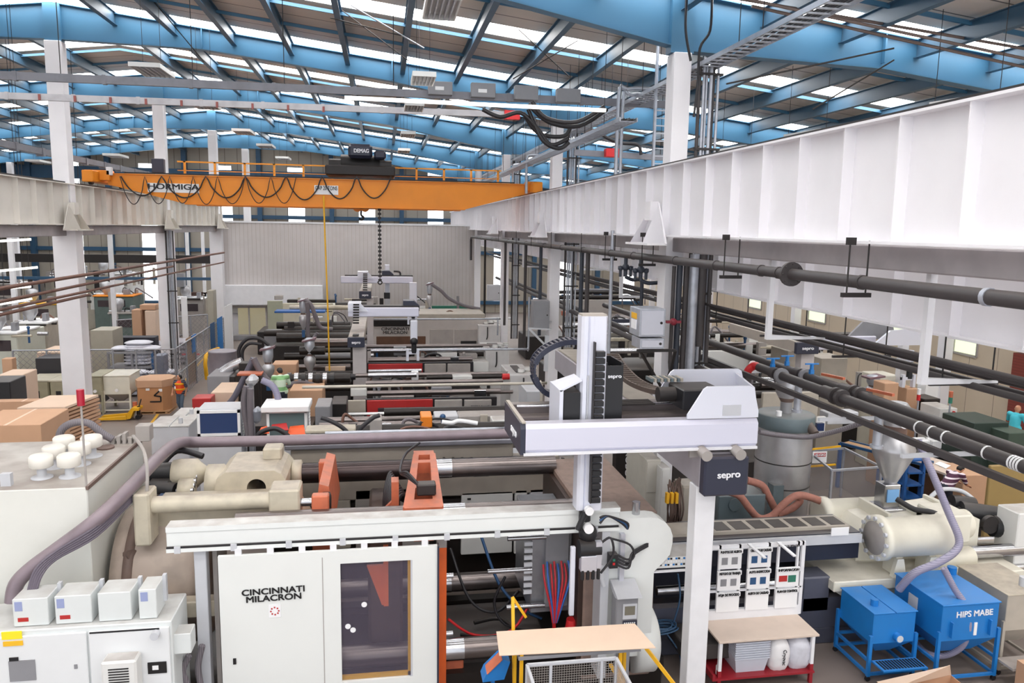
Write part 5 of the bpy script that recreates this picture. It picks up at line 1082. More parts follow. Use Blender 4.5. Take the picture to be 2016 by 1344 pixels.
# ================================================================ platform stand, cardboard cover and mesh cage in front of the press
sg = thing('step_stand', (2.9, 10.7, 0), 'yellow tubular step stand in front of the press carrying a cardboard sheet', 'stand')
for i, (x, y) in enumerate(((1.95, 10.85), (3.7, 10.85), (3.45, 10.3), (1.95, 10.3))): MB().box(x-.025, x+.025, y-.025, y+.025, 0, 2.17).go('leg', YELLOW, sg)
MB().bar((3.8, 10.6, 2.15), (5.0, 10.2, .6), .05).go('handrail', YELLOW, sg); MB().bar((3.3, 10.3, 1.9), (3.9, 10.2, .9), .05).go('brace', YELLOW, sg)
MB().box(1.9, 3.75, 10.25, 10.9, 2.1, 2.15).go('deck', GREY, sg)
p = P(1000, 1215, Y=11.2); MB().bar((1.95, 10.85, 1.2), (1.98, 11.3, 2.55), .05).bar((1.98, 11.3, 2.55), (2.2, 11.3, 2.2), .04).go('brace', YELLOW, sg)
MB().slab([(1.62, 10.28, 2.19), (3.95, 10.17, 2.19), (3.86, 10.88, 2.2), (1.67, 10.93, 2.2)], .012).go('cardboard_sheet', CARDL, label='long flat cardboard sheet lying on the yellow stand', cat='cardboard sheet')
cg = thing('mesh_cage', (2.65, 10.0, 0), 'grey wire mesh cage with an open top at the bottom edge of the scene', 'cage')
X0, X1, Y0, Y1, Z0, Z1 = 2.0, 3.33, 9.2, 10.12, .6, 2.1
for x in (X0, X1, X0+.35, X1-.22): 
    MB().box(x-.02, x+.02, Y1-.02, Y1+.02, 0, Z1).go('post', LGREY, cg)
for x in (X0, X1): MB().box(x-.02, x+.02, Y0-.02, Y0+.02, 0, Z1).go('post', LGREY, cg)
for (p, q_) in (((X0, Y1, Z1), (X1, Y1, Z1)), ((X0, Y0, Z1), (X1, Y0, Z1)), ((X0, Y0, Z1), (X0, Y1, Z1)), ((X1, Y0, Z1), (X1, Y1, Z1))): MB().bar(p, q_, .04).go('rail', LGREY, cg)
def mesh_panel(p, u, v, nu, nv, r, mt, parent, name='wire_mesh'):
    m = MB(); p, u, v = Vector(p), Vector(u), Vector(v)
    for i in range(nu+1): m.bar(p+u*(i/nu), p+u*(i/nu)+v, r)
    for j in range(nv+1): m.bar(p+v*(j/nv), p+v*(j/nv)+u, r)
    return m.go(name, mt, parent)
mesh_panel((X0, Y1, Z0), (X1-X0, 0, 0), (0, 0, Z1-Z0), 36, 40, .005, MGREY, cg); mesh_panel((X0, Y0, Z0), (0, Y1-Y0, 0), (0, 0, Z1-Z0), 24, 40, .005, MGREY, cg)
mesh_panel((X1, Y0, Z0), (0, Y1-Y0, 0), (0, 0, Z1-Z0), 24, 40, .005, MGREY, cg); MB().box(X0, X1, Y0, Y1, Z0-.02, Z0).go('cage_floor', GREY, cg)
bc = thing('control_console', tuple(P(960, 1344, Y=10.9)), 'small blue sloping operator console beside the mesh cage', 'console')
q = P(972, 1310, Y=10.9); X0, Z0 = q.x-.18, q.z-.2
MB().prism([(X0, Z0), (X0+.33, Z0+.02), (X0+.42, Z0+.3), (X0+.3, Z0+.36), (X0+.05, Z0+.12)], 1, 10.8, 11.1).go('console_body', BIN, bc)
MB().slab([(X0+.06, 10.78, Z0+.14), (X0+.29, 10.78, Z0+.36), (X0+.29, 11.0, Z0+.38), (X0+.06, 11.0, Z0+.16)], .01).go('console_panel', MORANGE, bc)
MB().box(X0+.15, X0+.2, 10.9, 11.0, 0, Z0+.05).go('console_post', BIN, bc)
# control pendant on the platen
pn = thing('control_pendant', tuple(P(1235, 1230, Y=11.9)), 'grey control pendant with screen and keypad standing by the platen', 'control panel')
a = rect(1212, 1168, 1256, 1240, 11.75); MB().box(a[0], a[1], 11.75, 12.0, a[2]-.3, a[3], .02).go('pendant_body', GREY, pn)
MB().prism([(11.6, a[3]-.02), (12.05, a[3]+.12), (12.05, a[3]), (11.75, a[3]-.06)], 0, a[0]-.02, a[1]+.02).go('pendant_hood', LGREY, pn)
b = rect(1226, 1188, 1254, 1218, 11.74); MB().box(b[0], b[1], 11.73, 11.75, b[2], b[3], .005).go('bezel', LGREY, pn)
b = rect(1230, 1193, 1250, 1210, 11.73); MB().box(b[0], b[1], 11.722, 11.732, b[2], b[3]).go('screen', mat('screen_olive', C8(120, 116, 104), .2), pn)
b = rect(1226, 1221, 1254, 1238, 11.74); MB().box(b[0], b[1], 11.735, 11.75, b[2], b[3]).go('keypad', NAVY, pn)
for i in range(6):
    for j in range(2): MB().box(b[0]+.02+.035*i, b[0]+.04+.035*i, 11.73, 11.736, b[3]-.05-.05*j, b[3]-.03-.05*j).go('key', PAPER, pn)
MB().box(a[0]+.1, a[1]-.1, 11.8, 11.95, 0, a[2]-.28).go('pendant_post', GREY, pn)
sb = rect(1200, 1092, 1217, 1119, 11.85); t = MB().box(sb[0], sb[1], 11.85, 12.0, sb[2], sb[3], .005).go('push_button_box', BLACK, label='small black box with green and red buttons on the platen edge', cat='switch')
for k, mt in ((.62, GREEN), (.35, REDS)): MB().box((sb[0]+sb[1])/2-.02, (sb[0]+sb[1])/2+.02, 11.84, 11.85, sb[2]+(sb[3]-sb[2])*k-.02, sb[2]+(sb[3]-sb[2])*k+.02).go('button', mt, t)
for k in range(4): MB().tube([(sb[1], 11.92, sb[3]-.06*k-.03), (sb[1]+.2, 11.9, sb[3]-.12-.05*k), (sb[1]+.35, 12.0, sb[3]-.02*k), (4.9, 12.3, sb[3]+.14-.02*k)], .02, 6).go('cable', HOSEB, t)
MB().tube([P(1205, 1060, Y=11.95), P(1240, 1072, Y=11.95), P(1248, 1095, Y=11.95), P(1230, 1112, Y=11.95)], .02, 6).go('cable', HOSEB, t)
q = P(1180, 1125, Y=11.95); m = MB().cyl((q.x, 11.92, q.z+.15), (q.x+.03, 11.92, q.z-.1), .05).cyl((q.x+.03, 11.92, q.z-.1), (q.x+.07, 11.92, q.z-.25), .035)
m.go('plug_connector', LGREY, label='grey industrial plug hanging against the platen edge', cat='plug')
tp = thing('terminal_panel', tuple(P(1320, 1115, Y=12.6)), 'flat terminal box with rows of blue and white connectors left of the white post', 'terminal box')
a = rect(1280, 1096, 1366, 1117, 12.2); MB().prism([(12.2, a[2]), (12.2, a[3]), (12.6, a[3]+.05), (12.6, a[2]+.1)], 0, a[0], a[1]).go('terminal_body', MWHITE, tp)
MB().box(a[0]-.04, a[1], 12.15, 12.2, a[2]-.06, a[2]-.03).go('lip', WHITE, tp)
for i in range(14):
    for j in range(3): MB().box(a[0]+.03+.048*i, a[0]+.065+.048*i, 12.192, 12.2, a[3]-.045-.055*j, a[3]-.015-.055*j).go('connector', (BIN, PAPER, INK)[(i*2+j) % 3] if j != 1 else PAPER, tp)
MB().bar((a[0]-.3, 12.4, a[3]), (a[0]-.02, 12.4, a[3]-.02), .03).go('bracket', WHITE, tp)
for k in range(5): MB().tube([(a[0], 12.3, a[3]-.05-.02*k), (a[0]-.2, 12.25, a[3]-.08-.04*k), (a[0]-.35, 12.3, a[3]-.2-.03*k), (a[0]-.45, 12.4, a[3]-.12)], .015, 6).go('cable', MGREY, tp)
m = MB(); c = P(1300, 1215, Y=13.2); rnd = random.Random(3)
for k in range(9):
    r1, r2 = rnd.uniform(.2, .36), rnd.uniform(.1, .2); ox, oy = rnd.uniform(-.06, .06), rnd.uniform(-.06, .06)
    m.tube([(c.x+ox+r1*math.cos(t*.5236*1.0), 13.2+oy+r2*math.sin(t*.5236), .72+.012*k+.02*math.sin(t+k)) for t in range(13)], .016, 6, 3)
m.tube([(c.x+.3, 13.3, .75), (c.x+.42, 13.3, 1.3), (c.x+.35, 13.3, 1.8)], .018, 6); m.tube([(c.x+.1, 13.1, .7), (c.x+.3, 12.9, .4), (c.x+.25, 12.7, .1)], .018, 6)
m.go('air_hose', mat('hose_blue', C8(52, 84, 116), .4), label='tangled coil of dark blue air hose beside the platen foot', cat='hose')
MB().box(5.45, 6.6, 12.6, 13.45, .4, .7, .02).go('machine_step', mat('step_dark', C8(70, 66, 64), .5, grime=.4), label='dark low step on the press base left of the work table', cat='step')
# cabinets behind the platen
def cabinet(name, r, Y, d, lb, mt=MWHITE, zb=0, cat='cabinet', split=0):
    a = rect(*r, Y); t = thing(name, ((a[0]+a[1])/2, Y+d/2, zb), lb, cat)
    MB().box(a[0], a[1], Y, Y+d, zb if zb is not None else a[2], a[3], .015).go('body', mt, t)
    n = max(1, split)
    for k in range(n):
        w = (a[1]-a[0])/n; d_ = MB().box(a[0]+w*k+.02, a[0]+w*(k+1)-.02, Y-.02, Y, (zb or a[2])+.08, a[3]-.05, .006).go('door', mt, t)
        MB().box(a[0]+w*(k+.85), a[0]+w*(k+.85)+.03, Y-.04, Y-.02, ((zb or a[2])+a[3])/2-.06, ((zb or a[2])+a[3])/2+.06).go('handle', BLACK, d_)
    return t, a
t, a = cabinet('control_cabinet', (1271, 904, 1300, 975), 16.1, 1.4, 'tall pale control cabinet behind the platen, left of the narrow one', mat('cab_side', C8(206, 202, 192), .45, grime=.15, dust=.7))
cabinet('control_cabinet', (1301, 921, 1319, 985), 15.8, .5, 'narrow white cabinet beside the tall pale one behind the platen')
t = thing('robot_cabinet', tuple(P(1240, 960, Y=17.9)), 'dark cabinet lettered sideways behind the platen', 'cabinet')
a = rect(1212, 880, 1250, 985, 17.9); MB().box(a[0], a[1], 17.9, 18.2, 0, a[3]).go('body', mat('cab_dark', C8(38, 30, 30), .5, grime=.3), t)
text('ROBOT', ((a[0]+a[1])/2+.05, 17.89, (a[2]+a[3])/2+.2), .14, .8, INKW, t, spin=-math.pi/2, bold=.02)
cabinet('control_cabinet', (1342, 955, 1372, 1040), 15.9, .5, 'putty coloured panel with a round vent left of the white post', PUTTY)
m = MB(); rnd = random.Random(5); q = P(1325, 1000, Y=15.3)
for k in range(26):
    x = q.x+rnd.uniform(-.15, .15); m.tube([(x, 15.3, q.z+.5+rnd.uniform(-.1, .2)), (x+rnd.uniform(-.1, .1), 15.25+rnd.uniform(-.1, .1), q.z), (x+rnd.uniform(-.1, .1), 15.3, q.z-.5)], .018, 5)
m.go('hose_cluster', BROWN, label='cluster of small brown water hoses with yellow taps behind the platen', cat='hose', kind='stuff')
for k in range(3): q = P(1312+k*9, 975, Y=15.2); MB().box(q.x-.03, q.x+.03, 15.1, 15.2, q.z-.15, q.z+.08).go('tap', YELLOW, label='small yellow tap on top of the brown hose cluster', cat='tap', group='yellow taps behind the platen')
# dryer
dy = thing('material_dryer', tuple(P(1545, 1010, Z=.9)), 'tall shiny insulated dryer drum with a small loader on its lid', 'dryer')
YD = 17.0; l = P(1492, 880, Y=YD); r = P(1593, 870, Y=YD); cx_, R_ = (l.x+r.x)/2, (r.x-l.x)/2*.98; zb, zm, zt = P(1545, 1005, Y=YD).z, P(1545, 850, Y=YD-.5).z, P(1548, 812, Y=YD).z
MB().lathe((cx_, YD, 0), [(R_*.9, zb), (R_*.98, zb+.05), (R_, zm-.6), (R_, zm)], 40).go('drum', TANK, dy)
MB().lathe((cx_, YD, 0), [(R_*1.02, zm), (R_*1.04, zm+.02), (R_*1.04, zt-.03), (R_*1.0, zt), (R_*.3, zt+.01)], 40).go('lid', TEAL, dy)
for z in (zb+.75, zb+1.35): MB().lathe((cx_, YD, z), [(R_*1.0, -.015), (R_*1.02, 0), (R_*1.0, .015)], 40).go('band', DARK, dy)
MB().box(cx_-R_*.85, cx_-R_*.45, YD-R_*1.02, YD-R_*.6, zb+.1, zb+.9).go('service_panel', TEAL, dy)
MB().cyl((cx_+.3, YD-R_*.8, zm+.15), (cx_+.35, YD-R_*1.15, zm), .12, .1).go('air_port', mat('port_brown', C8(96, 84, 78), .5, grime=.3), dy)
MB().cyl((cx_-.35, YD-.3, zt), (cx_-.35, YD-.3, zt+.12), .07).go('cap', PAPER, dy)
q = P(1550, 770, Y=YD)
MB().lathe((cx_, YD, zt), [(.14, .0), (.14, .28), (.27, .5), (.28, .95), (.2, 1.0)], 24).go('lid_loader', TANK, dy)
MB().lathe((cx_, YD, zt), [(.145, .28), (.2, .38), (.2, .4), (.145, .3)], 24).go('loader_window', BROWN, dy)
for x, y in ((-.35, -.3), (.35, -.3), (.35, .3), (-.35, .3)): MB().box(cx_+x-.04, cx_+x+.04, YD+y-.04, YD+y+.04, 0, zb+.03).go('leg', DARK, dy)
MB().tube([P(1495, 850, Y=16.2), P(1530, 856, Y=16.2), P(1590, 860, Y=16.1), P(1640, 850, Y=15.8), P(1680, 838, Y=15.5), P(1712, 827, Y=15.2)], .06, 8).go('suction_hose', HOSE, label='grey suction hose passing in front of the dryer drum to the loader', cat='hose')
t = thing('blower_box', tuple(P(1460, 1025, Z=.4)), 'teal blower box in front of the dryer with a round fan cover', 'blower')
a = rect(1413, 985, 1505, 1060, 15.7); MB().box(a[0], a[1], 15.7, 16.5, 0, P(1460, 975, Y=15.7).z, .02).go('body', TEAL, t)
q = P(1447, 993, Y=15.68); MB().cyl((q.x, 15.66, q.z), (q.x, 15.7, q.z), .15, n=28).go('fan_cover', TEAL, t)
TH = [([(1425, 965), (1455, 975), (1475, 1000), (1495, 1020), (1520, 1015), (1545, 990), (1570, 975), (1600, 980), (1635, 995)], 15.4, 'terracotta air hose snaking from the blower box to the barrel, the longest'), ([(1470, 945), (1500, 955), (1512, 975), (1525, 1000)], 15.8, 'terracotta air hose dropping from behind the lettered end box'), ([(1530, 1012), (1560, 1000), (1575, 985), (1570, 975)], 15.9, 'short terracotta air hose looping beneath the dryer drum')]
for pts, y, lb in TH: MB().tube([P(a_, b_, Y=y) for a_, b_ in pts], .085, 10).go('air_hose', HOSER, label=lb, cat='hose')
# guard cage with danger sign
gc = thing('guard_cage', tuple(P(1680, 960, Z=.5)), 'dark clear-panelled guard cage carrying a red danger sign behind the dryer', 'cage')
F = [P(1592, 885, Z=1.7), P(1600, 905, Z=1.7)]
A_, B_, C_, D_ = P(1595, 905, Z=1.6), P(1640, 927, Z=1.6), P(1730, 920, Z=1.6), P(1655, 880, Z=1.6)
A0 = P(1590, 890, Z=1.6)
cor = [P(1592, 888, Z=1.6), P(1638, 926, Z=1.6), P(1735, 919, Z=1.6), P(1662, 882, Z=1.6)]
for i in range(4):
    p, q_ = cor[i], cor[(i+1) % 4]; MB().bar(p, q_, .06).go('rail', GALV, gc); MB().box(p.x-.03, p.x+.03, p.y-.03, p.y+.03, 0, 1.6).go('post', GALV, gc)
    MB().slab([(p.x, p.y, .3), (q_.x, q_.y, .3), (q_.x, q_.y, 1.55), (p.x, p.y, 1.55)], .01).go('clear_panel', mat('clear_panel', C8(150, 148, 152), .1, alpha=.14), gc)
a = rect(1598, 888, 1626, 910, 21); 
sgn = MB().box(a[0], a[1], 20.95, 20.97, a[2], a[3]).go('danger_sign', PAPER, gc); MB().box(a[0]+.05, a[1]-.05, 20.94, 20.95, a[3]-.16, a[3]-.04).go('sign_band', RED, sgn)
text('PELIGRO', ((a[0]+a[1])/2, 20.935, a[3]-.1), .08, .32, INKW, gc, bold=.02)
MB().bar(P(1590, 885, Y=21.2), P(1655, 878, Y=21.2), .05).bar(P(1592, 918, Y=21.2), P(1645, 914, Y=21.2), .05).go('yellow_bar', YELLOW, gc)
bn = thing('work_bench', tuple(P(1760, 960, Z=.2)), 'blue steel bench with wooden top running behind the guard cage', 'bench')
p0_, p1_ = P(1655, 872, Z=1.5), P(1820, 915, Z=1.5); d = (p1_-p0_); nn = Vector((-d.y, d.x, 0)).normalized()*.5
MB().slab([p0_, p1_, p1_+nn, p0_+nn], .06).go('bench_top', WOOD, bn)
MB().bar(p0_, p1_, .08).bar(p0_+nn, p1_+nn, .08).go('bench_edge', DBLUE, bn)
for t_ in (0, .5, .98): 
    q = p0_+d*t_; MB().box(q.x-.05, q.x+.05, q.y-.05, q.y+.05, 0, 1.5).go('leg', mat('bench_blue', C8(38, 92, 160), .45), bn)
lad = thing('shelf_frame', tuple(P(1800, 1000, Z=0)), 'blue steel shelf frame right of the silver loader', 'shelf')
a = rect(1784, 905, 1818, 985, 19.5)
for x in (a[0], a[1]):
    for y in (19.5, 20.6): MB().box(x-.04, x+.04, y, y+.1, 0, a[3]).go('post', MATS['bench_blue'], lad)
for k in range(5): MB().box(a[0], a[1], 19.5, 20.7, a[3]-.05-.38*k, a[3]-.38*k).go('shelf', MATS['bench_blue'], lad)
# ================================================================ rows of machines behind the big press
def mp(par, nm, mt, r, Y, d, bev=.02, zb=None):
    a = rect(*r, Y); return MB().box(a[0], a[1], Y, Y+d, a[2] if zb is None else zb, a[3], bev).go(nm, mt, par)
def tubeX(par, nm, mt, x0, x1, y, Y, r, n=12):
    a, b = P(x0, y, Y=Y), P(x1, y, Y=Y); return MB().cyl((a.x, Y, (a.z+b.z)/2), (b.x, Y, (a.z+b.z)/2), r, n=n).go(nm, mt, par)
# --- generic guarded machine
def trim(t, a, b, Y, ytop, n):           # fittings, hoses and small gear along the top of a machine
    rn = random.Random(int(Y*10)); z0 = P(900, ytop, Y=Y).z
    for k in range(n):
        x = rn.uniform(a+.2, b-.3); y = Y+rn.uniform(.5, 2.6); w = rn.uniform(.08, .3); c = rn.random()
        if c < .4: MB().box(x, x+w*1.6, y, y+w, z0-1.2, z0+rn.uniform(-.25, .22), .01).go('valve_block', rn.choice((MGREY, DARK, STEEL, PUTTY, MWHITE)), t)
        elif c < .65: MB().tube([(x, y, z0-.4), (x+.05, y, z0+rn.uniform(.1, .3)), (x+rn.uniform(.3, .8), y+.1, z0+rn.uniform(.05, .25)), (x+rn.uniform(.8, 1.2), y, z0-.4)], rn.uniform(.025, .05), 6).go('hydraulic_hose', rn.choice((HOSEB, HOSEB, HOSE, RUST)), t)
        elif c < .85: MB().cyl((x, y, z0-.1), (x+rn.uniform(.4, 1.4), y, z0-.1), rn.uniform(.05, .1), n=10).go('cylinder', rn.choice((STEEL, BAR, CREAM, DARK)), t)
        else: MB().cyl((x, y, z0-.5), (x, y, z0+.2), .05, n=8).sph((x, y, z0+.22), .08, 8).go('accumulator', rn.choice((GALV, MGREY, DBLUE)), t)
# --- machine 2
m2 = thing('injection_moulding_machine', (1, 18.5, 0), 'grey beige moulding machine directly behind the big press, under the mauve conduit', 'machine')
GB = mat('guard_beige', C8(166, 158, 148), .5, grime=.2, dust=.5)
mp(m2, 'guard_top', GB, (572, 880, 1010, 906), 16.5, .3)
mp(m2, 'guard_lid', mat('lid_grey', C8(150, 150, 160), .4, .3, grime=.3, dust=.4), (560, 870, 1015, 880), 16.45, .9)
a = rect(575, 906, 1100, 960, 16.6)
MB().box(a[0], a[1], 16.6, 16.9, 2.35, a[3]+.02, .02).go('guard_panel', GB, m2)
for r, mt in (((700, 962, 845, 1100), MGREY), ((908, 968, 1009, 1090), MWHITE), ((1013, 964, 1037, 1090), MWHITE), ((1042, 962, 1086, 1090), LGREY), ((655, 985, 690, 1080), PUTTY)):
    d = mp(m2, 'guard_door', mt, r, 16.6, .2); 
    if mt is MWHITE:
        q = P(r[0]+12, 980, Y=16.6); MB().box(q.x, q.x+.08, 16.57, 16.6, q.z-.04, q.z).go('handle', BLACK, d)
MB().box(-2.5, 4.2, 17, 21, 0, 2.2, .05).go('machine_bed', DARK, m2)
MB().box(-2.5, 4.2, 16.7, 17, .2, 2.3, .05).go('bed_side', OIL, m2)
for y, z, x0, x1, r, mt in ((17.6, 3.35, -1.8, 5.2, .1, GALV), (18.4, 3.45, -1.6, 3.2, .13, OIL), (19.3, 3.3, -1.6, 4.6, .13, BAR), (18.0, 3.2, -1.6, 2.5, .08, STEEL), (20.2, 3.45, 0, 5, .11, OIL), (20.8, 3.1, -1.5, 4.8, .1, BAR)):
    MB().cyl((x0, y, z), (x1, y, z), r, n=14).go('tie_bar', mt, m2)
mp(m2, 'orange_clamp', mat('clamp_orange', C8(232, 132, 36), .45, grime=.1), (829, 820, 851, 842), 18.2, .6)
mp(m2, 'bar_clamp', MGREY, (728, 826, 752, 848), 18.2, .5); mp(m2, 'crosshead', CREAM, (600, 846, 700, 853), 18, .5)
mp(m2, 'cover_box', MGREY, (904, 818, 1000, 836), 19.2, .6); mp(m2, 'cover_box', LGREY, (856, 819, 903, 835), 19.3, .6); mp(m2, 'white_block', MWHITE, (970, 827, 1000, 843), 18.5, .5)
mp(m2, 'platen', PUTTY, (1000, 838, 1030, 860), 18, .6)
MB().box(-2, 4.5, 16.9, 17.3, 3.1, 3.22, .01).go('guide_way', LGREY, m2)
for pts in ([(632, 822), (650, 828), (672, 840), (685, 852)], [(705, 852), (715, 838), (735, 822), (748, 817)], [(870, 830), (890, 832), (905, 828), (940, 833)]):
    MB().tube([P(a_, b_, Y=17.4) for a_, b_ in pts], .05, 8).go('hydraulic_hose', HOSEB if pts[0][0] < 800 else PAPER, m2)
for k in range(14): 
    q = P(872+k*18, 905, Y=16.45); MB().box(q.x, q.x+.05, 16.4, 16.5, q.z-.06, q.z+.05).go('hose_clip', DARK, m2)
tubeX(m2, 'cable_run', HOSEB, 640, 1090, 905, 16.38, .035)
trim(m2, -1.8, 4.4, 16.9, 882, 26)
# white T-shaped line of cabinets left of it : guard windows of machines set in white frames
def guard_window_unit(nm, lb, r, Y, pane):
    a = rect(*r, Y); t = thing(nm, ((a[0]+a[1])/2, Y, 0), lb, 'machine panel')
    f = MB(); w = .07
    f.box(a[0], a[0]+w, Y, Y+.06, a[2], a[3]); f.box(a[1]-w, a[1], Y, Y+.06, a[2], a[3]); f.box(a[0], a[1], Y, Y+.06, a[3]-w, a[3]); f.box(a[0], a[1], Y, Y+.06, a[2], a[2]+w); f.go('frame', PAPER, t)
    MB().box(a[0]+w, a[1]-w, Y+.02, Y+.05, a[2]+w, a[3]-w).go('screen', pane, t)  # tinted pane of the guard window
    MB().box(a[0], a[1], Y+.06, Y+.9, 0, a[3]+.03, .01).go('cabinet_body', LGREY, t)
    v = MB()
    for k in range(9): v.bar((a[1]+.03, Y+.2, a[3]-.1-.08*k), (a[1]+.03, Y+.5, a[3]-.03-.08*k), .02)
    v.go('vent_slats', PAPER, t); return t, a
guard_window_unit('framed_guard_window', 'deep blue guard window in a white frame beside the hose mast', (388, 808, 473, 858), 20.5, mat('pane_blue', C8(44, 64, 108), .2))
guard_window_unit('framed_guard_window', 'grey green guard window in a white frame behind a grey hose', (525, 808, 605, 870), 20.3, mat('pane_green', C8(110, 128, 132), .2))
t = thing('cloth_cover', tuple(P(570, 850, Y=19.6)), 'orange and red plastic sheet draped over the second guard window', 'cover')
for r, mt in (((508, 838, 530, 852), mat('sheet_orange', C8(232, 96, 48), .5)), ((530, 832, 568, 846), RED), ((565, 836, 602, 856), MATS['sheet_orange'])):
    q = [P(r[0], r[3], Y=19.7), P(r[2], r[3], Y=19.6), P(r[2]-4, r[1], Y=20), P(r[0]+6, r[1]+3, Y=20)]; MB().slab(q, .02).go('sheet_fold', mt, t)
mp(t, 'white_lid', PAPER, (513, 800, 608, 812), 20.1, 1.0)
for r, Y, lb in (((297, 840, 372, 880), 22.2, 'pale grey equipment lid box left of the blue guard window, the nearer one'), ((341, 821, 392, 850), 24.2, 'pale grey equipment lid box behind the nearer one, beside the window')):
    a = rect(*r, Y); t = thing('equipment_box', ((a[0]+a[1])/2, Y, 0), lb, 'equipment box')
    MB().box(a[0], a[1], Y, Y+1.1, 0, a[3], .02).go('body', LGREY, t); MB().box(a[0]-.03, (a[0]+a[1])/2-.02, Y-.03, Y+1.1, a[3], a[3]+.05, .01).box((a[0]+a[1])/2+.02, a[1]+.03, Y-.03, Y+1.1, a[3], a[3]+.05, .01).go('lid', MWHITE, t)
    MB().cyl((a[1]-.25, Y+.2, a[3]+.05), (a[1]-.25, Y+.2, a[3]+.2), .06).go('knob', LGREY, t)
def press(Y, lb, guard, bars, bits, z_bed=1.2, xr=None, depth=3):
    x0 = P(guard[0][1][0], 700, Y=Y).x; x1 = P(guard[-1][1][2], 700, Y=Y).x
    t = thing('injection_moulding_machine', ((x0+x1)/2, Y+1.5, 0), lb, 'machine')
    a, b = xr if xr else (x0-1, x1+1)
    MB().box(a, b, Y+.1, Y+depth, 0, z_bed, .04).go('machine_bed', DARK, t)
    for i_, (nm, r, mt) in enumerate(guard): mp(t, nm, mt, r, Y-.012*i_-(.03 if 'window' in nm else -.05 if 'frame' in nm else 0), .12)
    for (xa, xb, y, dY, r, mt) in bars: tubeX(t, 'tie_bar', mt, xa, xb, y, Y+dY, r)
    for (nm, r, dY, d, mt) in bits: mp(t, nm, mt, r, Y+dY, d)
    trim(t, a, b, Y, min([q[1][1] for q in guard]), 22 if Y < 40 else 12)
    return t
WIN = mat('window_dark', C8(70, 62, 66), .1, grime=.3); FR = mat('frame_black', C8(38, 36, 40), .4)
m3 = press(26, 'moulding machine with a red sliding guard and hatched logo, the nearer red one',
    [('guard_frame', (716, 783, 978, 826), FR), ('red_guard', (722, 787, 852, 826), RED), ('guard_window', (744, 802, 838, 826), WIN), ('guard_panel', (856, 787, 910, 822), MGREY), ('guard_panel', (914, 787, 968, 822), MGREY), ('guard_panel', (684, 788, 720, 812), PUTTY)],
    [(720, 990, 752, 1.2, .09, BAR), (700, 1000, 737, 2.2, .08, BAR), (725, 820, 738, 2, .1, STEEL), (720, 985, 772, .8, .1, BAR), (620, 735, 765, 1.4, .08, OIL), (600, 700, 736, 3, .11, OIL), (640, 700, 742, 2.4, .11, HOSEB), (840, 1000, 742, 1.8, .07, OIL)],
    [('platen', (810, 732, 824, 748), 2.0, .3, PAPER), ('crosshead', (892, 740, 930, 752), 1.5, .5, MWHITE), ('cover', (690, 765, 722, 780), .6, .5, MWHITE), ('cover', (885, 768, 950, 783), .8, .5, MGREY), ('white_rail', (645, 814, 795, 817), -.8, .2, PAPER), ('cover', (850, 762, 890, 780), .8, .4, GREY), ('slide_box', (870, 755, 945, 764), 1.0, .3, DARK)], 1.5, (-1.1, 4.8))
text('FERROMATIK\nMILACRON', (P(950, 803, Y=25.99).x, 25.9, P(950, 803, Y=25.99).z), .1, .62, INK, m3, bold=.04)
for k in range(4): q = P(924+k*3, 803, Y=25.98); MB().slab([(q.x, 25.92, q.z-.1), (q.x+.04, 25.92, q.z-.1), (q.x+.09, 25.92, q.z+.1), (q.x+.05, 25.92, q.z+.1)], .01).go('logo_bar', INK, m3)
m4 = press(33.5, 'moulding machine with a red sliding guard behind the first one, partly hidden by its bars',
    [('guard_frame', (722, 713, 932, 742), FR), ('red_guard', (725, 716, 832, 735), RED), ('guard_panel', (836, 716, 878, 742), MGREY), ('guard_panel', (881, 716, 926, 742), MGREY), ('guard_panel', (880, 732, 905, 738), MWHITE)],
    [(730, 1000, 689, 1.4, .1, STEEL), (725, 930, 708, .8, .14, BAR), (600, 690, 690, 2, .12, OIL), (560, 690, 701, 1.4, .16, OIL), (540, 690, 722, .8, .12, BAR), (720, 990, 681, 2.2, .09, BAR), (820, 1000, 697, 1.8, .12, OIL), (600, 720, 714, 2.5, .1, OIL), (725, 830, 730, -.6, .08, STEEL)],
    [('crosshead', (860, 694, 900, 706), 1.2, .5, MWHITE), ('platen', (775, 683, 800, 700), 1.6, .4, GREY), ('end_cover', (932, 712, 962, 745), .5, 1.5, MWHITE), ('printed_sheet', (733, 733, 786, 741), -.5, .3, PAPER), ('beige_box', (640, 722, 680, 730), .5, .4, CARDL), ('cover', (905, 697, 940, 706), 1.3, .4, MGREY)], 1.5, (-1.3, 4.7))
mw = mat('guard_white', C8(190, 184, 180), .5, grime=.1, dust=.4)
m5 = press(43, 'long pale moulding machine lettered in black with a brown tinted window, before the enclosure',
    [('guard_panel', (735, 628, 958, 682), mw), ('guard_window', (741, 662, 838, 684), mat('window_brown', C8(110, 84, 70), .12, grime=.4)), ('guard_panel', (846, 648, 892, 684), MGREY), ('guard_panel', (895, 648, 944, 684), MGREY), ('guard_window', (907, 671, 938, 690), INK), ('guard_panel', (948, 640, 956, 690), GREY)],
    [(570, 735, 605, 3, .14, CREAM), (545, 690, 640, 1, .2, OIL), (560, 735, 648, .8, .2, OIL), (735, 1005, 627, 1.5, .06, PAPER), (520, 735, 655, .6, .18, OIL), (690, 735, 664, .4, .16, BAR)],
    [('top_cover', (735, 618, 955, 628), .8, 3, PUTTY), ('dark_top', (735, 630, 810, 642), -.1, .2, OIL), ('barrel_block', (648, 640, 690, 652), .8, .8, MWHITE), ('barrel_cover', (555, 636, 640, 650), 1.2, .8, IU), ('blue_throat', (540, 612, 640, 616), 2.0, 1, MATS['bench_blue']) , ('cabinet', (520, 652, 560, 690), 2, 1, GREY)], 1.8, (-6, 4.9))
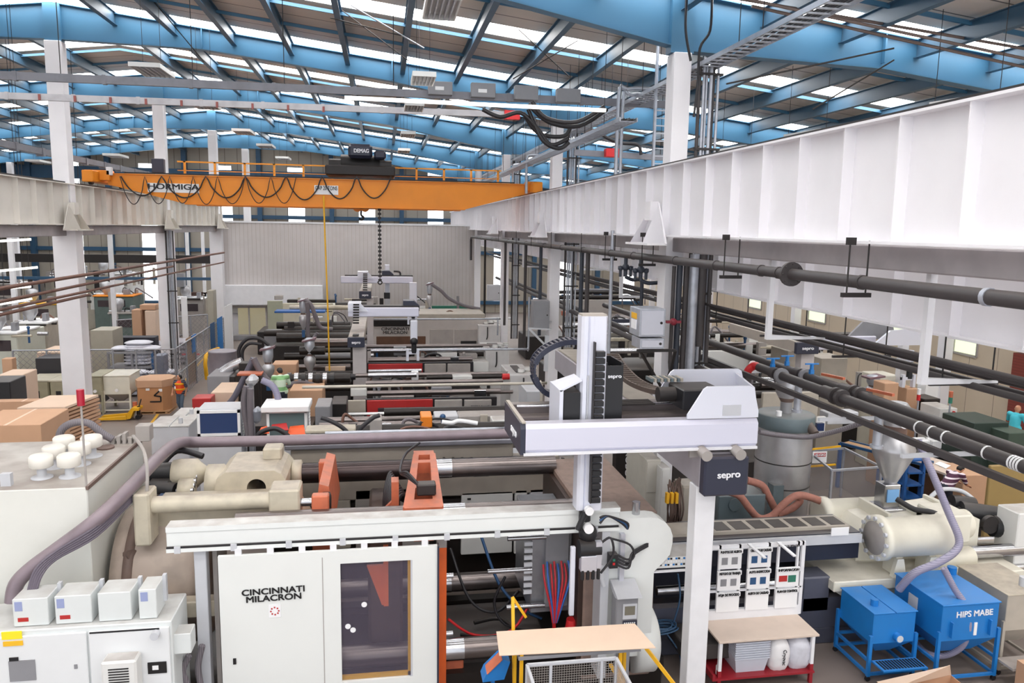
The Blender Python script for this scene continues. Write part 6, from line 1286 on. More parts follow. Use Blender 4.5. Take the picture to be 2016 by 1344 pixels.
q = P(778, 651, Y=42.9); text('CINCINNATI\nMILACRON', (q.x, 42.9, q.z), .17, 1.5, INK, m5, bold=.02)
m6 = press(51, 'cream moulding machine just before the corrugated enclosure, with a green side column',
    [('guard_panel', (557, 597, 656, 650), mat('cream_guard', C8(206, 200, 180), .5, grime=.1)), ('guard_panel', (562, 612, 654, 614), FR), ('guard_panel', (562, 640, 654, 643), FR), ('side_cabinet', (527, 592, 557, 652), mat('sage', C8(170, 172, 150), .5, grime=.1))],
    [(560, 660, 601, .6, .16, IU), (660, 740, 600, 1, .16, OIL)],
    [('top_rail', (565, 590, 660, 596), 1, .5, OIL), ('cap', (540, 582, 556, 590), .5, .5, MGREY), ('green_panel', (850, 602, 930, 622), 2.2, .2, GREEN), ('cover', (740, 604, 850, 618), 2, 1, MWHITE)], 1.5, (-8, 6.5))
# long white service pipes crossing the rows
for i, (x0, x1, y, Y, lb) in enumerate(((595, 1066, 760, 23.2, 'long pale service pipe crossing in front of the red guarded machines'), (800, 1040, 688, 31.6, 'thin steel service pipe above the farther red guarded machine'), (640, 1000, 848, 17.2, 'pale guide pipe just above the mauve conduit'), (728, 980, 628, 41.5, 'pale pipe above the lettered far machine'))):
    a, b = P(x0, y, Y=Y), P(x1, y+(0 if i else -4), Y=Y); z = (a.z+b.z)/2
    MB().tube([(a.x, Y, z), (b.x-.4, Y, z), (b.x-.1, Y, z), (b.x, Y, z+.1*(i == 1)), (b.x, Y, z-.9 if i != 1 else z+2.2)], .045, 8, 2).go('service_pipe', GALV if i else mat('pipe_cream', C8(206, 198, 186), .4, grime=.2), label=lb, cat='pipe')
# electrical towers at the right ends of the rows
def tower(r, rt, Y, lb):
    a = rect(*r, Y); zt = a[3]; d = 2.3; t = thing('electrical_tower', ((a[0]+a[1])/2, Y, 0), lb, 'cabinet')
    MB().box(a[0], a[1], Y, Y+d, 0, zt, .02).go('body', mat('tower_white', C8(206, 204, 204), .45, grime=.15, dust=.5), t)
    MB().box(a[0]+.3, a[1]-.3, Y+.5, Y+d-.4, zt, zt+.03).go('top_grille', DARK, t)
    for k in range(3): MB().cyl((a[0]+.5+.3*k, Y+.5+.35*k, zt+.02), (a[0]+.5+.3*k, Y+.5+.35*k, zt+.14), .13).go('top_cap', MWHITE, t)
    MB().tube([(a[0]+.5, Y-.03, zt-.1), (a[0]+.5, Y-.05, zt-.6), (a[0]+.45, Y-.05, zt-.8)], .03, 6).go('cable', HOSEB, t); return t
tower((1004, 738, 1050, 800), 0, 27.5, 'pale electrical tower with grey caps at the right end of the red machine, nearer one')
tower((956, 688, 1002, 745), 0, 34.5, 'pale electrical tower with grey caps beyond the nearer one')
tower((942, 640, 985, 690), 0, 42.5, 'pale electrical tower at the end of the lettered far machine')
q = P(1000, 741, Y=26.4); MB().cyl((q.x-.2, 26.4, q.z), (q.x+.05, 26.4, q.z), .11).go('red_end_cap', REDS, label='small red round cap on a white stub left of the nearer electrical tower', cat='cap')
mp(thing('side_cabinet', tuple(P(1075, 800, Z=0)), 'lilac grey cabinet right of the nearer electrical tower', 'cabinet'), 'body', LGREY, (1037, 770, 1068, 800), 24, 1.5, zb=0)
# --- smaller gantry robots
def robot(Y, lb, box, beam, post, arm, hood=None, cover=None, chain_=True, txt='sepro', ln=6.5, arm_top=None):
    t = thing('gantry_robot', tuple(P((box[0]+box[2])/2, box[3], Y=Y)), lb, 'robot')
    a = rect(*box, Y); b = rect(*beam, Y)
    MB().box(a[0], a[1], Y, Y+.15, a[2], a[3], .02).go('end_cover', NAVY, t)
    MB().box(a[0]+.03, a[1]-.03, Y+.15, Y+ln, a[2]+.05, a[3]+.02, .01).go('gantry_beam', mat('beam_dusty', C8(186, 176, 166), .5, grime=.15, dust=.6), t)
    text(txt, ((a[0]+a[1])/2, Y-.01, (a[2]+a[3])/2), (a[3]-a[2])*.28, (a[1]-a[0])*.5, INKW, t, bold=.03)
    p = rect(*post, Y); MB().box(p[0], p[1], Y+.3, Y+.65, 0, a[2]+.05, .01).go('post', mat('post_grey', C8(196, 190, 190), .45, grime=.15), t)
    MB().box(b[0], b[1], Y+1.2, Y+1.4, b[2], b[3], .03).go('cross_beam', MATS['beam_lilac'], t)
    MB().box(b[0]+.2, b[1], Y+1.4, Y+1.9, b[3]-.05, b[3]+.05).go('beam_top', DARK, t)
    ar = rect(*arm, Y+1.05); MB().box(ar[0], ar[1], Y+1.05, Y+1.25, ar[2], ar[3], .02).go('vertical_arm', ALUW, t)
    cx = (ar[0]+ar[1])/2; MB().sph((cx, Y+1.1, ar[2]), .16, 12).cyl((cx, Y+1.1, ar[2]), (cx, Y+1.1, ar[2]-.45), .1).go('wrist', BLACK, t)
    g = MB().box(cx-.3, cx-.2, Y+1.0, Y+1.15, ar[2]-.75, ar[2]-.3).box(cx+.1, cx+.2, Y+1.0, Y+1.15, ar[2]-.75, ar[2]-.3).box(cx-.3, cx+.2, Y+1.05, Y+1.15, ar[2]-.5, ar[2]-.4).go('gripper', ALUW, t)
    if hood: h = rect(*hood, Y+1.5); MB().prism([(h[0], h[2]), (h[1], h[2]), (h[1], h[2]+(h[3]-h[2])*.5), (h[1]-(h[1]-h[0])*.35, h[3]), (h[0], h[3])], 1, Y+1.5, Y+2.2).go('hood', NAVY, t)
    if cover: h = rect(*cover, Y+1.2); MB().prism([(h[0], h[2]), (h[1], h[2]), (h[1]-(h[3]-h[2])*.9, h[3]), (h[0], h[3])], 1, Y+1.15, Y+1.2).box(h[0], h[1]-(h[3]-h[2])*.9, Y+1.2, Y+2.2, h[3]-.04, h[3]).go('side_cover', ALUW, t)
    if chain_:
        m = MB(); x = a[0]+(a[1]-a[0])*.3
        for k in range(14): m.box(x, x+.22, Y+1.0-.07*k, Y+1.05-.07*k, b[3]+.1-.09*k if k < 8 else a[3]+.03, b[3]+.16-.09*k if k < 8 else a[3]+.07)
        m.go('energy_chain', DARK, t)
    return t
robot(28.5, 'gantry robot on a grey post above the red guarded machines, with a long lilac beam', (684, 664, 718, 684), (682, 612, 828, 631), (694, 684, 721, 762), (808, 631, 822, 672), (794, 592, 826, 612), (685, 597, 725, 613))
robot(39, 'far gantry robot with a white beam and tall white arm, before the enclosure', (707, 573, 731, 588), (668, 547, 815, 561), (722, 585, 735, 640), (806, 556, 821, 610), (752, 533, 775, 547), (704, 535, 736, 548), ln=5)
t = thing('hanging_robot', tuple(P(763, 600, Y=41)), 'slim upright robot arm hanging behind the far gantry robot', 'robot arm')
mp(t, 'arm', ALUW, (758, 521, 767, 595), 41, .3); mp(t, 'arm_head', BLACK, (756, 576, 768, 588), 40.9, .3); mp(t, 'gripper', LGREY, (757, 588, 768, 603), 40.9, .2)
MB().tube([P(775, 534, Y=40.6), P(786, 535, Y=40.6), P(788, 541, Y=40.6), P(784, 546, Y=40.6)], .05, 6).go('cable_loop', HOSEB, label='black cable loop at the hood of the far gantry robot', cat='cable')
robot(22.6, 'gantry robot in the right bay with a dark lettered end box and white post', (1568, 674, 1613, 697), (1622, 672, 1770, 700), (1586, 697, 1612, 745), (1790, 690, 1800, 720), None, None, False, ln=5)
a = rect(1698, 640, 1800, 675, 23); MB().prism([(a[0], a[2]), (a[0]+.6, a[3]), (a[1]-.2, a[3]), (a[1], a[2])], 1, 23.9, 24.0).go('robot_cover', GREY, label='grey trapezoid robot cover behind the pipe bundle in the right bay', cat='robot cover')
MB().prism([(a[0]+.5, a[2]-.1), (a[0]+1.1, a[3]-.2), (a[1]+.4, a[3]-.1), (a[1]+.4, a[2]-.1)], 1, 23.1, 23.2).go('robot_cover', ALUW, label='white trapezoid robot cover below the second girder in the right bay', cat='robot cover')
# --- hopper loaders and hose masts
def loader(px, Y, yt, yb, w, lb, leg=0):
    a, b = P(px, yt, Y=Y), P(px, yb, Y=Y); H = a.z-b.z; r = w*.5*(P(px+1, yt, Y=Y)-P(px, yt, Y=Y)).length
    t = thing('hopper_loader', (a.x, Y, b.z), lb, 'hopper loader'); z = b.z
    MB().lathe((a.x, Y, z), [(r*.25, 0), (r*.3, H*.05), (r*.95, H*.28), (r, H*.42), (r*.6, H*.5)], 20).go('hopper', TANK, t)
    MB().lathe((a.x, Y, z), [(r*.55, H*.5), (r*.55, H*.56)], 16).go('neck', BROWN, t)
    MB().lathe((a.x, Y, z), [(r*.6, H*.56), (r*.85, H*.7), (r*.85, H*.95), (r*.5, H)], 20).go('vacuum_chamber', GALV, t)
    MB().slab([(a.x-r*1.2, Y-r, z+H*.93), (a.x+r*1.1, Y-r, z+H*1.02), (a.x+r*1.1, Y+r, z+H*1.02), (a.x-r*1.2, Y+r, z+H*.93)], .06).go('lid', mat('lid_maroon', C8(120, 92, 100), .5, grime=.3), t)
    MB().box(a.x-r*.35, a.x+r*.35, Y-r*.35, Y+r*.35, z-.35, z+.02).go('throat', DBLUE, t)
    if leg: MB().box(a.x-.08, a.x+.08, Y, Y+.16, 0, z-.3).go('stand_pipe', GREY, t)
    return t
loader(596, 40, 588, 650, 17, 'silver hopper loader with hoses left of the yellow cable')
loader(609, 33, 665, 735, 24, 'silver hopper loader over a blue throat, in front of the lettered machine')
loader(800+0, 0, 0, 0, 0, '') if False else None
loader(846, 47, 556, 606, 13, 'small silver hopper loader with a long hose before the enclosure', 1)
loader(527, 30, 682, 750, 25, 'large silver hopper loader with maroon lid beside the arched black hoses')
loader(1720, 23.5, 738, 782, 26, 'silver hopper loader among the cardboard boxes in the right bay')
for i, (pts, Y, r, mt, lb) in enumerate((
    ([(600, 590), (612, 600), (622, 625), (632, 645), (655, 648)], 39.5, .11, HOSE, 'grey hose from the silver loader left of the yellow cable'),
    ([(604, 595), (607, 620), (606, 650), (612, 690), (620, 720), (612, 740)], 38, .1, HOSE, 'grey hose dropping from the far silver loader'),
    ([(850, 560), (868, 572), (885, 588), (915, 602), (945, 608)], 46.5, .1, HOSE, 'long sagging hose right of the small loader by the enclosure'),
    ([(499, 705), (480, 745), (462, 780), (450, 795)], 27, .1, mat('hose_slate', C8(104, 102, 116), .5), 'straight slate hose leaning down left from the hose mast'),
    ([(499, 705), (515, 735), (535, 755), (560, 760), (590, 750), (612, 755), (618, 763)], 26.5, .11, HOSE, 'grey hose sweeping right from the hose mast'),
    ([(515, 748), (535, 758), (545, 775), (550, 800), (549, 815)], 21, .09, MATS['hose_lilac'], 'lilac hose hanging over the grey green guard window'),
    ([(485, 760), (480, 790), (485, 830), (492, 870)], 20.5, .08, HOSE, 'left vertical hose on the hose mast beside the blue guard window'),
    ([(493, 765), (492, 800), (494, 840), (496, 870)], 20.4, .08, HOSE, 'right vertical hose on the hose mast beside the blue guard window'),
    ([(475, 720), (470, 690), (485, 668), (510, 666), (530, 680)], 31, .07, HOSEB, 'black hose arching over the large loader, outer one'),
    ([(478, 715), (478, 690), (492, 676), (515, 678)], 31, .06, HOSEB, 'black hose arching over the large loader, inner one'),
    ([(506, 860), (515, 850), (540, 843), (560, 852), (575, 866)], 18.8, .06, HOSEB, 'dark hose curling below the orange sheet'),
    ([(625, 655), (615, 672), (612, 700)], 36, .08, HOSE, 'short hose curving down from the loader to the barrels'))):
    MB().tube([P(a_, b_, Y=Y) for a_, b_ in pts], r, 8).go('vacuum_hose', mt, label=lb, cat='hose')
hm = thing('hose_mast', tuple(P(495, 860, Z=2)), 'cluttered mast of galvanised pipes and filters carrying the feed hoses', 'mast')
mp(hm, 'mast_pipe', GALV, (488, 745, 498, 880), 21, .3, zb=0); mp(hm, 'filter_can', TANK, (482, 742, 505, 762), 20.8, .5, .1); mp(hm, 'mast_box', DARK, (470, 715, 505, 735), 28, .5); mp(hm, 'orange_shelf', MORANGE, (466, 735, 515, 740), 26, .5); mp(hm, 'bucket', GALV, (496, 805, 512, 835), 20.8, .4, .08)
for x in (470, 508): mp(hm, 'mast_leg', DARK, (x, 735, x+5, 800), 27.9, .2, zb=0)
# barrels at the left of the rows
t = thing('barrel_unit', tuple(P(600, 700, Z=1.5)), 'dark injection barrels with fittings between the loader and the grey post', 'injection unit')
for x0, x1, y, Y, r, mt in ((560, 690, 745, 26.6, .17, OIL), (545, 690, 664, 41, .25, OIL), (600, 690, 673, 40, .2, BAR), (620, 690, 700, 34, .12, GREY), (590, 640, 690, 33, .18, OIL)):
    tubeX(t, 'barrel', mt, x0, x1, y, Y, r)
for k in range(7): tubeX(t, 'heater_band', STEEL if k % 2 else BLACK, 566+14*k, 574+14*k, 745, 26.6, .2)
MB().box(-6, -1.2, 26.8, 29, 0, 1.6, .03).go('bed', DARK, t); MB().box(-6, -1.4, 33.8, 36, 0, 1.6, .03).go('bed', DARK, t)
def clutter(specs):
    for (nm, lb, cat, r, Y, d, mt, zb) in specs:
        a = rect(*r, Y); o = MB().box(a[0], a[1], Y, Y+d, a[2] if zb is None else zb, a[3], .02); o.go(nm, mt, label=lb, cat=cat)
clutter([
 ('cardboard_box', 'wide brown cardboard box behind the worker in the green vest', 'box', (570, 768, 635, 800), 25.3, 1.3, CARD, 0),
 ('cardboard_box', 'low brown cardboard box at the rows of barrels, left of the grey post', 'box', (535, 717, 583, 727), 31.5, 1, CARD, 0),
 ('cardboard_box', 'open cardboard carton beside the red tool chest', 'box', (415, 772, 465, 790), 27.5, 1.8, CARDL, 0),
 ('tool_chest', 'red metal tool chest beside the aisle', 'tool chest', (378, 784, 415, 797), 26.5, .7, RED, 0),
 ('machine_cabinet', 'grey sloping cabinet beside the aisle with a black side', 'cabinet', (408, 740, 452, 770), 29.5, 1.6, GREY, 0),
 ('machine_cabinet', 'dark end of the sloping cabinet beside the aisle', 'cabinet', (452.5, 741, 463, 770), 29.5, 1.6, BLACK, 0),
 ('machine_cabinet', 'dark cabinet with grey top in front of the second red machine, right of the guard windows', 'cabinet', (652, 795, 682, 812), 24, 1.2, DARK, 0),
 ('machine_cabinet', 'slim grey machine side panel left of the nearer red guard', 'cabinet', (620, 800, 650, 815), 23, 1.2, GREY, 0),
 ('office_cabinet', 'grey door cabinet right of the enclosure window', 'cabinet', (530, 650, 556, 665), 54, 1, GREY, 0),
])
bar_ = thing('drum', tuple(P(440, 745, Z=0)), 'large grey fibre drum at the side of the aisle', 'drum')
q = P(440, 745, Y=37); R_ = .62; zt = P(440, 692, Y=37).z
MB().lathe((q.x, 37, 0), [(R_, 0), (R_, zt*.4), (R_*1.03, zt*.42), (R_, zt*.44), (R_, zt), (R_*1.04, zt+.02), (R_*.95, zt+.06)], 28).go('body', mat('drum_grey', C8(150, 144, 152), .5, grime=.3), bar_)
MB().tube([P(437, 734, Y=30.5), P(455, 722, Y=30.5), P(478, 712, Y=30.5)], .2, 14).go('air_duct', mat('duct_foil', C8(210, 210, 214), .25, .9, bump=.4), label='crinkled silver foil air duct slanting up beside the hose mast', cat='duct')
# barrier
yb = thing('safety_barrier', tuple(P(407, 760, Z=0)), 'bright yellow tubular safety barrier at the aisle side', 'barrier')
a = P(407, 740, Y=43); MB().tube([(a.x, 43, 0), (a.x, 43, P(407, 700, Y=43).z), tuple(P(430, 686, Y=46))], .1, 10, 3).go('rail', YELLOW, yb)
# ================================================================ the left store behind the columns
FEN = mat('fence_steel', C8(170, 172, 180), .4, .6, grime=.2)
def fence(a, b, h, n, lb, chain=True):
    a, b = Vector(a), Vector(b); t = thing('wire_fence', tuple((a+b)/2), lb, 'fence'); d = b-a
    for k in range(n+1):
        p = a+d*(k/n); MB().cyl((p.x, p.y, 0), (p.x, p.y, h), .045, n=8).go('post', FEN, t)
    MB().cyl(a+Vector((0, 0, h)), b+Vector((0, 0, h)), .035, n=8).go('top_rail', FEN, t); MB().cyl(a+Vector((0, 0, h*.5)), b+Vector((0, 0, h*.5)), .025, n=8).go('middle_rail', FEN, t)
    if chain:
        m = MB(); L = d.length; s = .28; u = d.normalized(); k = -h
        while k < L:
            for sg in (0, 1):
                t0, t1 = max(k, 0), min(k+h, L)
                if t1 > t0:
                    z0, z1 = (t0-k, t1-k) if sg == 0 else (h-(t0-k), h-(t1-k)); m.bar(a+u*t0+Vector((0, 0, z0)), a+u*t1+Vector((0, 0, z1)), .012)
            k += s
        m.go('chain_link', mat('chain_link', C8(130, 130, 136), .5, .4), t, kind='stuff')
    return t
def g(x, y): p = P(x, y, Z=0); return (p.x, p.y, 0)
c1, c2, c3 = P(62, 672, Y=40), P(354, 716, Z=1), None
fence((-12.3, 37.6, 0), (-16.5, 37.6, 0), 2.5, 3, 'chain link fence panel left of the nearest left column')
fence((-11.3, 37.6, 0), (-9.6, 37.6, 0), 2.5, 2, 'chain link fence panel between the column and the walking worker')
fence((-9.6, 37.8, 0), (-9.9, 52.5, 0), 2.5, 7, 'long chain link fence running back along the aisle')
fence((-16, 50, 0), (-11.4, 53, 0), 2.4, 5, 'far chain link fence around the bag store')
# banners and screens on the long fence
for i, (y0, y1, z0, z1, mt, lb) in enumerate(((40.3, 42.2, .2, 2.6, mat('board_brown', C8(166, 140, 118), .7, grime=.2), 'brown board fastened to the aisle fence'), (41.3, 42.2, 1.7, 2.6, BIN, 'small blue sign on the aisle fence'), (45.5, 46.6, .3, 2.7, DBLUE, 'dark blue vertical banner on the aisle fence'), (47.2, 48.6, .5, 2.8, BIN, 'blue and white banner on the aisle fence'), (49, 51.6, .3, 3.3, PAPER, 'tall white panel on the aisle fence'))):
    MB().box(-9.75+.04*i, -9.72+.04*i, y0, y1, z0, z1).go('fence_sign', mt, label=lb, cat='sign')
cab = thing('fire_hose_stand', tuple(P(372, 748, Z=0)), 'red fire hose stand with an extinguisher against the aisle fence', 'fire equipment')
q = P(372, 748, Z=0); MB().cyl((q.x, q.y, 0), (q.x, q.y, 1.7), .06).bar((q.x-.3, q.y, 1.4), (q.x+.6, q.y, 1.4), .08).go('stand', REDS, cab); MB().lathe((q.x+.3, q.y, 0), [(.1, .02), (.1, .55), (.04, .65)], 14).go('extinguisher', REDS, cab)
# gaylord on its pallet
gl = thing('cardboard_gaylord', tuple(P(300, 805, Z=0)), 'eight sided cardboard bulk box with a big black arrow mark, on a pallet', 'box')
a = rect(266, 750, 333, 802, 35.2); x0, x1, zt = a[0], a[1], a[3]; y0, y1 = 35.2, 36.6; c = .3
oct_ = lambda e=0: [(x0-e, y0+c), (x0+c*.4, y0-e), (x1-c*.9, y0-e), (x1+e, y0+c*1.4), (x1+e, y1-c), (x1-c, y1+e), (x0+c, y1+e), (x0-e, y1-c)]
MB().prism(oct_(), 2, .14, zt).go('body', mat('gaylord', C8(190, 138, 96), .8, grime=.1), gl); MB().prism(oct_(.05), 2, zt-.28, zt+.03).go('lid', CARD, gl)
pm_ = MB()
for x in (x0+.1, (x0+x1)/2, x1-.2): pm_.box(x, x+.1, y0, y1, .02, .1)
pm_.box(x0, x1, y0-.05, y1, .1, .14).box(x0, x1, y0-.05, y1, 0, .02).go('pallet', WOOD, gl)
xm = (x0+x1)/2; MB().bar((xm-.1, y0-.015, .55), (xm+.35, y0-.015, .55), .02, .06).bar((xm+.35, y0-.015, .55), (xm+.35, y0-.015, .78), .06, .02).bar((xm+.35, y0-.015, .78), (xm+.08, y0-.015, .82), .02, .06).bar((xm+.08, y0-.015, .82), (xm+.3, y0-.015, 1.02), .02, .06).go('print_mark', INK, gl)
MB().box(x0+.45, x0+.6, y0-.02, y0, 1.05, 1.15).go('label_sheet', PAPER, gl); MB().box(x1-.42, x1-.28, y0-.02, y0, 1.0, 1.12).go('label_sheet', PAPER, gl)
# white totes on frames
def tote(r, Y, d, lb, mt=IU, yb=795):
    a = rect(*r, Y); t = thing('material_tote', ((a[0]+a[1])/2, Y+d/2, 0), lb, 'bin'); h = a[3]
    MB().box(a[0], a[1], Y, Y+d, h*.5, h, .02).go('body', mt, t); MB().box(a[0]-.03, a[1]+.03, Y-.03, Y+d+.03, h, h+.05, .01).go('lid', mt, t)
    MB().add([(a[0]+.05, Y+.02, h*.5), (a[1]-.05, Y+.02, h*.5), (a[1]-.05, Y+d, h*.5), (a[0]+.05, Y+d, h*.5), (a[0]+.45, Y+.5, h*.25), (a[1]-.45, Y+.5, h*.25), (a[1]-.45, Y+d-.4, h*.25), (a[0]+.45, Y+d-.4, h*.25)], [(0, 1, 5, 4), (1, 2, 6, 5), (2, 3, 7, 6), (3, 0, 4, 7), (7, 6, 5, 4)]).go('cone', MGREY, t)
    for x in (a[0], a[1]):
        for y in (Y, Y+d): MB().box(x-.04, x+.04, y-.04, y+.04, 0, h*.62).go('leg', mt, t)
    for z in (.12, h*.3): MB().box(a[0], a[1], Y-.03, Y+.03, z-.03, z+.03).go('cross_bar', mt, t)
    q = P((r[0]+r[2])/2, (r[1]*.55+r[3]*.45), Y=Y); MB().cyl((q.x, Y-.05, h*.62), (q.x, Y, h*.62), .07).go('sight_glass', PAPER, t); return t
tote((204, 741, 256, 800), 35.6, 1.5, 'dirty white material tote on a tube frame beside the cardboard bulk box')
tote((174, 742, 201, 800), 35.4, 1.6, 'olive grey material tote on a frame, right of the nearest left column', mat('tote_olive', C8(158, 152, 128), .5, grime=.3))
for i, (r, Y) in enumerate((((48, 749, 96, 775), 34.8), ((98, 749, 131, 775), 34.6))):
    a = rect(*r, Y); t = MB().box(a[0], a[1], Y, Y+1.5, 0, a[3], .05).go('plastic_tote', MATS['tote_olive'], label=['olive plastic bin left of the nearest column, the left one of two', 'olive plastic bin just left of the nearest column'][i], cat='bin'); MB().box(a[0]-.03, a[1]+.03, Y-.03, Y+1.55, a[3]-.06, a[3]+.02, .02).go('lid', mat('tote_lid', C8(186, 180, 162), .6, grime=.2), t)
    MB().box((a[0]+a[1])/2-.1, (a[0]+a[1])/2+.1, Y-.01, Y, a[3]-.75, a[3]-.45).go('dark_slot', INK, t)
# pallet jack
pj = thing('pallet_jack', tuple(P(230, 825, Z=0)), 'bright yellow hand pallet jack on the floor by the aisle line', 'pallet jack')
q = P(226, 829, Z=0); ox, oy = q.x-.75, q.y
for dy in (0, .55): MB().prism([(ox, .05), (ox+1.2, .05), (ox+1.2, .2), (ox+.1, .12)], 1, oy+dy, oy+dy+.16).go('fork', YELLOW, pj)
MB().prism([(ox+1.15, .05), (ox+1.35, .08), (ox+1.5, .42), (ox+1.7, .42), (ox+1.7, .52), (ox+1.42, .54), (ox+1.15, .2)], 1, oy+.05, oy+.65).go('frame', YELLOW, pj)
MB().cyl((ox+1.6, oy+.2, .1), (ox+1.6, oy+.55, .1), .1).cyl((ox+1.6, oy+.35, .15), (ox+1.62, oy+.35, .55), .07).go('pump', BLACK, pj)
MB().cyl((ox+1.62, oy+.35, .5), (ox+1.72, oy+.4, .85), .025).go('handle', BLACK, pj)
q = P(267, 822, Z=0); tl = MB().cyl((q.x, q.y, 0), (q.x, q.y, .35), .09).go('signal_tower', PAPER, label='small white signal column with orange and green rings behind the pallet jack', cat='signal light')
MB().cyl((q.x, q.y, .35), (q.x, q.y, .45), .09).go('green_ring', GREEN, tl); MB().cyl((q.x, q.y, .45), (q.x, q.y, .7), .09).go('orange_ring', MORANGE, tl)
# shelving with white bags
sh = thing('bag_rack', (-12.0, 40, 0), 'blue grey steel rack loaded with white bags behind the fence', 'rack')
a = rect(213, 692, 300, 735, 40.5)
for x in (a[0], a[0]+1.1, a[1]): MB().box(x-.05, x+.05, 40.5, 40.6, 0, a[3]).go('upright', DBLUE if x > a[0]+2 else GREY, sh)
for z in (.5, 1.15, a[3]-.05): MB().box(a[0], a[1], 40.45, 41.8, z-.05, z+.03).go('shelf', GREY, sh)
def bag(x, y, z, w, d, h, lb, mt, grp): 
    m = MB(); vs = []; n, L = 14, 6
    for j in range(L+1):
        t = j/L; e = math.sin(math.pi*(.08+.84*t))**.5
        for i in range(n):
            an = 2*math.pi*i/n; c, s = math.cos(an), math.sin(an); q = (abs(c)**4+abs(s)**4)**-.25; vs.append((x+c*q*e*w/2, y+s*q*e*d/2, z+h*t))
    m.add(vs, [(j*n+i, j*n+(i+1) % n, (j+1)*n+(i+1) % n, (j+1)*n+i) for j in range(L) for i in range(n)], True); m.add(vs, [tuple(range(n-1, -1, -1)), tuple(range(L*n, L*n+n))])
    return m.go('sack', mt, label=lb, cat='bag', group=grp)
rnd = random.Random(4); SK = mat('sack_white', C8(214, 214, 224), .5, grime=.15, scale=8)
for k in range(7): bag(a[1]-.8+rnd.uniform(-.05, .05), 41.1, 1.2+.17*k, 1.3, .9, .2, 'white sack in the neat pile at the right end of the steel rack', SK, 'piled sacks at the right of the rack')
for k in range(3): bag(a[0]+.5+.7*k, 41.0, a[3], .9, .8, .22, 'white sack lying on the top shelf of the steel rack', SK, 'sacks on the top shelf of the rack')
for k in range(6):
    for j in range(2): bag(-12.0+1.3*j+rnd.uniform(-.1, .1), 39.3, .02+.2*k, 1.3, .9, .22, 'white sack in the stack on the floor before the rack', SK, 'floor stack of sacks by the rack')
for i, (x, y, z) in enumerate(((-14.5, 47, 0), (-13.2, 47.5, 0), (-12.2, 48.5, 0))):
    for k in range(5): bag(x+rnd.uniform(-.1, .1), y, z+.28*k, 1.7, 1.4, .32, ['grey wrapped sack in the left heap of the far bag store', 'grey wrapped sack in the middle heap of the far bag store', 'grey wrapped sack in the right heap of the far bag store'][i], mat('sack_grey', C8(166, 162, 170), .5, grime=.4, scale=8, bump=.4), ['left heap of far sacks', 'middle heap of far sacks', 'right heap of far sacks'][i])
PUT2 = mat('putty_two', C8(170, 164, 150), .5, grime=.15)
G1 = mat('green_grey', C8(96, 112, 108), .5, grime=.3)
def machine_s(lb, r, Y, d, mt, win=None, top=None, zb=0):
    a = rect(*r, Y); t = thing('moulding_machine', ((a[0]+a[1])/2, Y+d/2, 0), lb, 'machine')
    MB().box(a[0], a[1], Y, Y+d, zb, a[3], .04).go('body', mt, t); w = a[1]-a[0]; h = a[3]-a[2]
    MB().box(a[0]+w*.1, a[0]+w*.8, Y-.03, Y, a[2]+h*.3, a[2]+h*.75, .01).go('window', WIN, t)
    MB().box(a[0]-.05, a[1]+.05, Y-.08, Y+d*.8, a[3], a[3]+.1, .02).go('top_cover', PAPER if top is None else top, t)
    tubeX(t, 'tie_bar', STEEL, r[0], r[2], r[1]-5, Y+1, .1); MB().box(a[0]+w*.7, a[0]+w*.85, Y+.4, Y+.8, a[3]+.1, a[3]+.5, .02).go('top_unit', GREY, t)
    q = (a[0]+w*.25, Y+.6, a[3]+.1); MB().lathe(q, [(.1, 0), (.35, .4), (.35, .8), (.15, .9)], 14).go("hopper", TANK, t); trim(t, a[0]-1.5, a[1]+1.5, Y-.8, r[1]-2, 12)
    return t
machine_s('white moulding machine with a dark window cut by the left edge', (-30, 658, 35, 705), 38.5, 3, mat('pale_green', C8(200, 202, 190), .5, grime=.1))
machine_s('putty coloured machine cabinet left of the nearest column', (38, 638, 96, 700), 42, 2.5, PUTTY)
machine_s('grey machine with an orange top beyond the left fence', (185, 584, 262, 612), 56, 2.5, G1, top=ORANGE)
machine_s('dark green machine in the far left bay beside the tall window', (215, 618, 270, 655), 54.5, 2, G1, top=MGREY)
machine_s('cream far machine behind the second left column', (40, 600, 110, 632), 54, 2.5, PUT2, top=YELLOW)
machine_s('grey far machine by the left windows', (-20, 560, 40, 590), 60, 3, MGREY)
machine_s('long grey far machine under the gable wall', (100, 545, 170, 575), 63.6, 1.6, PUT2)
machine_s('pale machine before the far gable between the left columns', (180, 540, 260, 572), 66, 3, MWHITE)
machine_s('far machine at the foot of the bright gable window', (350, 590, 400, 622), 60, 2, MGREY)
